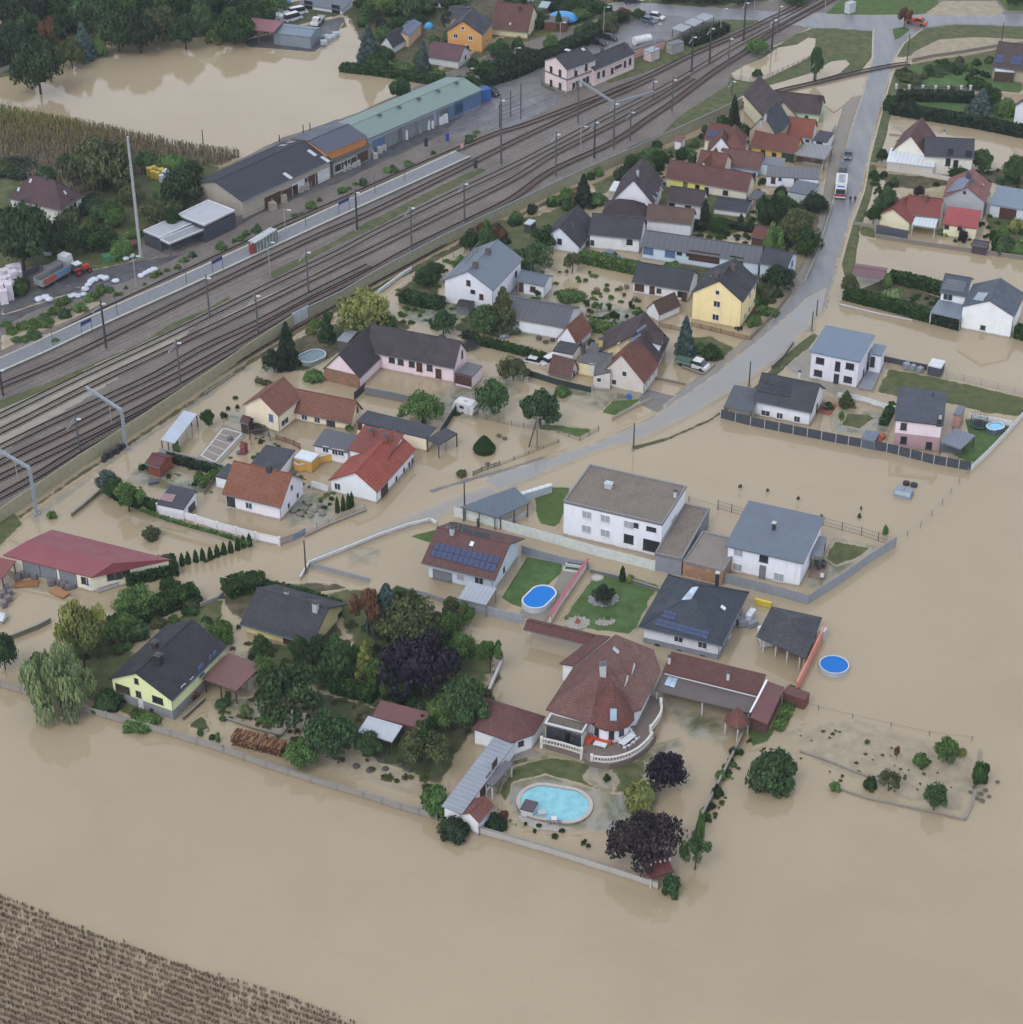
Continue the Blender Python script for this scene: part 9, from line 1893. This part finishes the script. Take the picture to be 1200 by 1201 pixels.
H('air_unit','tall white cabinet on the flood side of the orange-red wall','cabinet').block((1.0e0*961,739),(967,741),1.2,h=2.0,kind='flat',roof=MP('#c9cfd6'),wall=MP('#b5bcc6'),ov=.05,th=0)
H('wishing_well','small red-roofed shelter with white diamond marks in the garden corner','shelter').block((763,1030),(791,1022),3.4,h=2.0,kind='sy',rise=.9,roof=MT('#7d4448',worn=.2),wall=MP('#cfd2d6'),open=True,ov=.1)
m=MB()
for x,y in P2('763.5,1014.5 769,1012.5 774.5,1011 780,1009.5 785.5,1008.5'):
 q=G(x,y,2.85); m.add([q+Vector((-.16,0,.1)),q+Vector((0,-.3,0)),q+Vector((.16,0,.1)),q+Vector((0,.3,.2))],[[0,1,2,3]])
tag(m.build('roof_ornaments',MP('#e0dccf')),'row of cream diamond ornaments on the small red roof in the corner','ornament')
H('kids_tunnel','long white greenhouse tunnel on the grey wall west of the flat-roofed house','greenhouse').block((610,577),(612,579),(642,562),h=1.9,kind='sx',rise=-.2,roof=MM('#c9d2da',1.2),wall=MP('#b9c2cc'),ov=.05)
H('brown_box_fence','brown-red timber enclosure at the end of the villa wing','enclosure').block((918,812),(944,821),2.0,h=2.0,kind='flat',roof=MP('#6a4442'),wall=MP('#6f4542'),ov=.05,th=0)

P_=[G(x,y,.1) for x,y in P2('232,536 262,498 292,507 256,546')]; m=MB(); m.slab(P_,.3); e=tag(m.build('sports_court',M_soft('paving',True)),'small drowned sports court with white lines beside the open shelter','court'); m=MB(); Q_=[G(x,y,.12) for x,y in P2('236,534 262,502 284,508 252,542')]
for i in range(4): m.bar(Q_[i],Q_[(i+1) % 4],.3,.03)
for f in (.2,.4,.6,.8): m.bar(Q_[0].lerp(Q_[1],f),Q_[3].lerp(Q_[2],f),.12,.03)
m.build('court_lines',MP('#c9ccce'),e)

def firewood(px0,px1,w,h,label,rows=2):
 a,b=G(*px0),G(*px1); L=(b-a).length; rot=math.atan2(b.y-a.y,b.x-a.x); c=(a+b)/2; e=thing('firewood_stack',label,'firewood',(c.x,c.y,0),rot); rr=random.Random(3)
 for shade,cc in ((0,'#a9835c'),(1,'#6b4a38'),(2,'#8a5f45')):
  m=MB()
  for k in range(int(L*22)):
   x=rr.uniform(-L/2,L/2); r_=rr.uniform(.06,.11); z_=rr.uniform(.1,h); y_=rr.choice([-1,1])*w*.25+rr.uniform(-.1,.1)
   if rr.random() < .45: z_=h+rr.uniform(-.1,.15)
   l_=w*.26; t=rr.uniform(-.12,.12); m.tube((x,y_-l_,z_),(x+t,y_+l_,z_+rr.uniform(-.05,.05)),r_,n=5)
  m.build('logs',MP(cc,.9),e,world=False)
 m=MB(); m.box(0,0,-.2,h*.95,L*.98,w*.8); m.build('stack_core',MP('#4a3428',.95),e,world=False)
firewood((275,869),(334,884),2.1,1.6,'long stack of split firewood in the flooded garden'); firewood((207,833),(232,815),1.2,1.1,'firewood piled along the wall of the yellow-green house')
firewood((288,243),(312,231),1.6,1.7,'stack of crates and timber in front of the black-roofed warehouse')

def heap(pts,col,label,name,group,s=1.0,h=1.2,cat='goods',rnd=.0,seed=2):
 rr=random.Random(seed)
 for x,y in P2(pts):
  g=G(x,y); e=MB(); r=rr.uniform(.85,1.15)*s; hh=h*rr.uniform(.85,1.15)
  if rnd:
   b=bmesh.new(); bmesh.ops.create_icosphere(b,subdivisions=2,radius=1.)
   for v in b.verts: v.co=Vector((v.co.x*r*.62,v.co.y*r*.62,max(v.co.z,-.6)*hh*.5+hh*.3))*(1+rr.uniform(-.1,.1))
   me=bpy.data.meshes.new(name); b.to_mesh(me); b.free(); me.materials.append(MP(col)); o=bpy.data.objects.new(name,me); COL.objects.link(o); o.location=(g.x,g.y,.15)
  else:
   rot=rr.uniform(-.3,.3)+.45; e.box(0,0,.14,hh*.5,r,r,0,tz=.98); e.box(.01,.01,hh*.5+.01,hh,r*.97,r*.97,.03,tz=.96); e.box(0,0,0,.14,r*1.05,r*1.05); o=e.build(name,MP(col)); o.location=(g.x,g.y,.15); o.rotation_euler=(0,0,rot)
  tag(o,label,cat,group)
heap('2,352 8,349 14,346 5,343 11,340 17,337 23,334 1,346 12,352 6,356 17,343 22,328 15,330 8,334','#d5cdda','one of the pinkish white wrapped pallet stacks at the left edge','pallet_stack','wrapped pallet stacks',1.5,3.2,'pallets')
heap('46,353 53,350 58,353 82,350 87,348 92,349 98,347 100,341 104,336 107,332 111,330 118,327 136,331 124,328 166,325 171,322 176,320 181,318','#c5cedb','one of the white sacks lined along the yard edge','white_sack','white sacks of the yard',1.3,.9,'sacks',1)
heap('140,303 145,300 150,299 154,302 148,305','#c5cddb','one of the white sacks beside the green trailer','white_sack','white sacks by the green trailer',1.4,1.2,'sacks',1)
heap('176,206 181,204 186,205 180,209 185,210 190,207','#cdb13a','one of the yellow barrels piled at the corn field edge','yellow_barrel','yellow barrels',1.2,1.6,'barrel')
heap('196,200 201,199 206,198 211,197 216,195 194,208 199,212 190,213','#c9d2dc','one of the white tanks behind the yellow barrels','white_tank','white tanks by the corn field',1.3,1.5,'tank')
heap('316,241 322,237 328,234 333,237 352,225 358,222 362,219 372,214 376,212 381,209 388,205 392,203 320,246','#a3988c','one of the pallets of goods in front of the black-roofed warehouse','goods_pallet','pallets at the black-roofed warehouse',1.4,1.5,'pallets')
heap('402,201 408,199 414,196 419,194 424,189 430,185 436,183 440,186 445,180 450,176','#a8a8a6','one of the displayed goods before the orange-banded hall','display_goods','goods at the orange-banded hall',1.3,1.3,'goods')
heap('474,163 479,161 484,158 489,156 494,154 499,152 505,150 516,146 521,144','#d0d5d8','one of the white doors and windows displayed at the green-roofed warehouse','display_goods','white goods at the green-roofed warehouse',1.5,2.0,'goods')
heap('321,25 327,22 332,24 336,20 341,25','#c9ced8','one of the white machine parts in the machine yard','machine_part','white machine parts',1.8,1.4,'machinery')
heap('380,52 386,48 390,45 394,42 383,45','#a9b2bd','one of the scrap items beside the grey-blue hall','scrap_item','scrap beside the grey-blue hall',1.6,.8,'scrap')
heap('21,680 27,677 33,676 40,679 25,670 60,686 65,684 70,686 75,689 80,691 85,690 8,692 3,700 10,705 5,712 12,698','#77737a','one of the bundles of belongings piled up beside the farm hall','belongings_bundle','bundles beside the farm hall',.9,.8,'bundle')
heap('270,516 281,532 298,480 305,478 318,492 338,560 345,556 333,565','#5b6370','one of the scattered toys and tubs floating in the gardens','garden_tub','scattered garden tubs',.8,.6,'tub',1)
heap('345,600 352,604 358,598 364,606 370,600 375,594 362,592 378,604','#7b786f','one of the rocks poking out of the rock garden by the terracotta-roofed house','garden_rock','rocks of the flooded rock garden',1.,.6,'rock',1)
heap('418,900 448,893 452,903 433,905 470,898 480,905','#4f4a48','one of the dark bits of flotsam in the orchard mud','flotsam','flotsam in the orchard mud',.8,.4,'flotsam',1)
heap('1143,925 1150,932 1156,928 1146,937 1160,935 1138,930 1170,918 1152,940','#5d5a56','one of the bits of flotsam at the far end of the drowned garden','flotsam','flotsam at the drowned garden',.6,.2,'flotsam',1)
heap('585,512 592,515 572,545 476,547 580,790','#5a584e','one of the dark clumps floating in the flood near the onion-shaped shrub','flotsam','floating clumps',.7,.35,'flotsam',1)
heap('700,385 728,340 745,352 735,338 690,372 700,342','#7c6a60','one of the small things left in the mud garden','garden_item','things in the mud garden',.8,.6,'garden item')
heap('632,398 640,402 648,400 655,396','#4f4a4c','one of the covered piles in the yard below the grey barn','covered_pile','covered piles in the barn yard',.9,.6,'pile',1)
heap('1063,432 1071,434 1079,436','#8b95a0','one of the small play things on the cube house lawn','play_thing','play things on the cube house lawn',1.,.9,'toy')
heap('1034,514 1029,518','#b5603f','one of the terracotta planters beside the anthracite fence','planter','terracotta planters',1.1,1.0,'planter',1)
heap('871,732 876,728 881,733','#8e959e','one of the grey covered things behind the plastic shed','covered_pile','covered things by the plastic shed',1.6,.8,'pile')

for pts,c_,lab in (('948,676 968,680 974,660 958,656','#8a7666','brown timber deck beside the single-pitch house'),('958,482 974,486 982,474 964,470','#9c5a48','red tiled terrace at the dark-roofed white house'),('1103,528 1126,532 1134,514 1112,510','#6a6f78','grey terrace under the flat terrace roof')):
 P_=[G(x,y,.25) for x,y in P2(pts)]; m=MB(); m.slab(P_,.5); tag(m.build('terrace',MP(c_)),lab,'terrace')
table(962,664,.25,1.8,1.0,'#4a4d55','dark dining table on the timber deck of the single-pitch house',-.4); table(967,480,.25,1.6,.9,'#55565c','dark table on the red tiled terrace',-.3)
for x,y in P2('958,662 960,668 966,667 967,661'): chair(x,y,.25,.5,'#3c3f46','one of the dark chairs round the deck table','dark deck chairs')
g=G(964,678,.25); e=thing('sun_lounger','white sun lounger on the edge of the timber deck','lounger',(g.x,g.y,.25),1.4); m=MB(); m.box(.3,0,.25,.33,1.4,.6); m.build('seat',MP('#c9ced4'),e,world=False); m=MB(); m.hexa([(-.4,-.3,.3),(-.33,-.3,.3),(-.33,.3,.3),(-.4,.3,.3)],[(-.9,-.3,.8),(-.84,-.3,.8),(-.84,.3,.8),(-.9,.3,.8)]); m.build('backrest',MP('#c9ced4'),e,world=False)
e=thing('water_tank','white cylindrical tank beside the station store','tank',(*G(753,52).xy,0),.5); m=MB(); m.tube((-2.4,0,1.3),(2.4,0,1.3),1.1,n=16); m.build('vessel',MP('#d3d7db'),e,world=False); m=MB(); m.box(-1.4,0,0,.5,.3,1.4); m.box(1.4,0,0,.5,.3,1.4); m.build('cradle',MP('#6a6e74'),e,world=False)
m=MB(); q=G(1069,0); g=G(567,118); m.box(g.x,g.y,0,3.2,3.0,2.4,.5); tag(m.build('blue_container',MP('#2f62a8')),'bright blue container at the north end of the green-roofed warehouse','container')
g=G(136,304); m=MB(); m.box(g.x,g.y,.2,1.4,5.5,2.,.45); m.box(g.x,g.y,0,.19,4.,1.6,.45); tag(m.build('green_trailer',MP('#3f7a55')),'green farm trailer beside the trees of the yard','trailer')
g=G(148,292); m=MB(); m.box(g.x,g.y,.2,1.2,5.5,2.,.5,tz=.9); tag(m.build('scrap_heap',MP('#5d3f3c')),'rusty scrap heap behind the green farm trailer','heap')
for x,y,c_,lab in ((503,33,'#3fa0e0','bright blue garden sail between the spruce and the orange house'),(336,4,'#3f8fd0','blue tarpaulin bundle in the machine yard'),(763,478,'#2f6fc0','x')):
 if lab == 'x': continue
 g=G(x,y); b=bmesh.new(); bmesh.ops.create_icosphere(b,subdivisions=2,radius=1.);
 for v in b.verts: v.co=Vector((v.co.x*1.3,v.co.y*1.,max(v.co.z,0)*1.6))
 me=bpy.data.meshes.new('tarpaulin'); b.to_mesh(me); b.free(); me.materials.append(MP(c_)); o=bpy.data.objects.new('tarpaulin',me); COL.objects.link(o); o.location=(g.x,g.y,.1); tag(o,lab,'tarpaulin')
g=G(738,468); m=MB(); m.box(g.x,g.y,.1,1.,.8,.8,.3,tz=.9); m.cyl(g.x,g.y,1.,1.1,.4,n=8); tag(m.build('blue_bin',MP('#2f6fc0')),'bright blue bin at the corner of the beige gabled house','bin')
g=G(905,711.5); a,b=G(885,708),G(904,713); m=MB(); m.bar((a.x,a.y,1.0),(b.x,b.y,1.0),.5,.12); m.bar((a.x,a.y,.5),(b.x,b.y,.5),.3,.9); tag(m.build('boat_cover',MP('#d9c22f')),'yellow plank on the low wall behind the pyramid-roofed pavilion','plank')
m=MB(); g=G(556,300,0)
ro=[h for h in HOUSES if h.name == 'blue_roof_house'][0]
for k in range(7):
 t=k/6; q=ro.onroof(546+t*17,309-t*19)[0]; m.bar(q,q+Vector((-.1,-.1,1.3)),.07); m.bar(q+Vector((-.1,-.1,1.3)),q+Vector((-1.3,-.5,.15)),.06)
q0=ro.onroof(546,309)[0]; q1=ro.onroof(563,290)[0]; m.bar(q0+Vector((-.1,-.1,1.3)),q1+Vector((-.1,-.1,1.3)),.12); m.bar(q0,q1,.1); m.build('panel_frame',MP('#6a6f75'),ro.e)

for i,(p_,z_) in enumerate((('0,454 123,399 283,320 433,251 583,177 697,123 765,92',6.),('0,489 200,393 400,295 600,196 780,103',6.),('0,507 200,408 400,311 600,212 766,120',6.),('8,540 133,478 280,402 433,320 600,234 718,168 840,83 940,20',6.),('0,423 200,328 400,236 583,157 763,89 940,5',6.))):
 P_=line3(P2(p_),0,12.); e=thing('contact_wire',['contact wire over the track at the front edge of the platform','contact wire over the track beside the grass strip','contact wire over the silted fourth track','contact wire over the rusty ballast track','contact wire over the track nearest to the warehouses'][i],'wire',(P_[0].x,P_[0].y,0)); m=MB()
 for k in range(len(P_)-1): a_,b_=P_[k]+Vector((0,0,z_)),P_[k+1]+Vector((0,0,z_)); m.bar(a_,b_,.035)
 m.build('contact_line',MP('#3a3c42'),e); m=MB()
 for k in range(len(P_)-1): s0,s1=.5*abs(math.sin(k*.8)),.5*abs(math.sin((k+1)*.8)); m.bar(P_[k]+Vector((0,0,z_+1.2-s0)),P_[k+1]+Vector((0,0,z_+1.2-s1)),.035)
 m.build('carrying_line',MP('#3a3c42'),e)

def person(px,py,z,rot,top,trousers,label):
 g=G(px,py,z); J={'pel': (0,0,.95),'che': (.02,0,1.35),'nek': (.02,0,1.5),'hed': (.04,0,1.66),'top': (.03,0,1.76),'ls': (0,.19,1.42),'le': (.08,.25,1.15),'lh': (.25,.22,.98),'rs': (0,-.19,1.42),'re': (.0,-.25,1.14),'rh': (.12,-.24,.9),'lk': (.14,.1,.52),'lf': (.04,.11,.08),'lt': (.2,.11,.04),'rk': (-.02,-.1,.5),'rf': (-.2,-.11,.08),'rt': (-.04,-.11,.04),'lp': (0,.09,.9),'rp': (0,-.09,.9)}
 E_=[('pel','che'),('che','nek'),('nek','hed'),('hed','top'),('che','ls'),('ls','le'),('le','lh'),('che','rs'),('rs','re'),('re','rh'),('pel','lp'),('lp','lk'),('lk','lf'),('lf','lt'),('pel','rp'),('rp','rk'),('rk','rf'),('rf','rt')]
 K=list(J); me=bpy.data.meshes.new('person'); me.from_pydata([J[k] for k in K],[(K.index(a),K.index(b)) for a,b in E_],[]); o=bpy.data.objects.new('person',me); COL.objects.link(o)
 md=o.modifiers.new('skin','SKIN'); r_={'pel': .15,'che': .17,'nek': .06,'hed': .10,'top': .07,'ls': .08,'le': .05,'lh': .04,'rs': .08,'re': .05,'rh': .04,'lk': .07,'lf': .05,'lt': .04,'rk': .07,'rf': .05,'rt': .04,'lp': .1,'rp': .1}
 for i,k in enumerate(K): me.skin_vertices[0].data[i].radius=(r_[k],r_[k])
 me.skin_vertices[0].data[0].use_root=True; sb=o.modifiers.new('sub','SUBSURF'); sb.levels=sb.render_levels=1
 me.materials.append(MP(top)); o.location=(g.x,g.y,z); o.rotation_euler=(0,0,rot); tag(o,label,'person'); return o
person(997,238,.27,RD,'#2a2d34','#1f2126','person in dark clothes standing beside a bicycle on the village road')
person(1002.5,238,.27,RD+.5,'#3a2c2c','#1f2126','person in dark clothes walking at the road edge')
g=G(998.5,240,.27); e=thing('bicycle','bicycle held by the left dark figure on the village road','bicycle',(g.x,g.y,.27),RD)
for x in (-.5,.52):
 m=MB(); P_=[Vector((x+.33*math.cos(k*math.tau/12),0,.34+.33*math.sin(k*math.tau/12))) for k in range(12)]
 for k in range(12): m.bar(P_[k],P_[(k+1) % 12],.05)
 m.build('wheel',MP('#1f2226'),e,world=False)
m=MB(); m.bar((-.5,0,.34),(0,0,.8),.05); m.bar((0,0,.8),(.4,0,.82),.05); m.bar((.52,0,.34),(.38,0,.95),.05); m.bar((-.05,0,.35),(.4,0,.8),.05); m.build('frame',MP('#8a3b36'),e,world=False); m=MB(); m.box(-.05,0,.86,.92,.25,.14); m.build('saddle',MP('#22242a'),e,world=False); m=MB(); m.bar((.36,-.28,1.),(.36,.28,1.),.05); m.build('handlebar',MP('#8f949a'),e,world=False)
# ================================================================ AIR
b=bmesh.new(); bmesh.ops.create_cube(b,size=1.)
me=bpy.data.meshes.new('haze'); b.to_mesh(me); b.free(); hz=bpy.data.objects.new('haze',me); COL.objects.link(hz); hz.scale=(6000,5600,232); hz.location=(0,1700,114); hz['kind']='stuff'
N=NT('haze_air'); v=N.n('ShaderNodeVolumePrincipled'); v.inputs['Color'].default_value=(.80,.88,1.,1); v.inputs['Density'].default_value=.00009; v.inputs['Anisotropy'].default_value=.2; N.l(v.outputs[0],N.out.inputs['Volume']); me.materials.append(N.m)
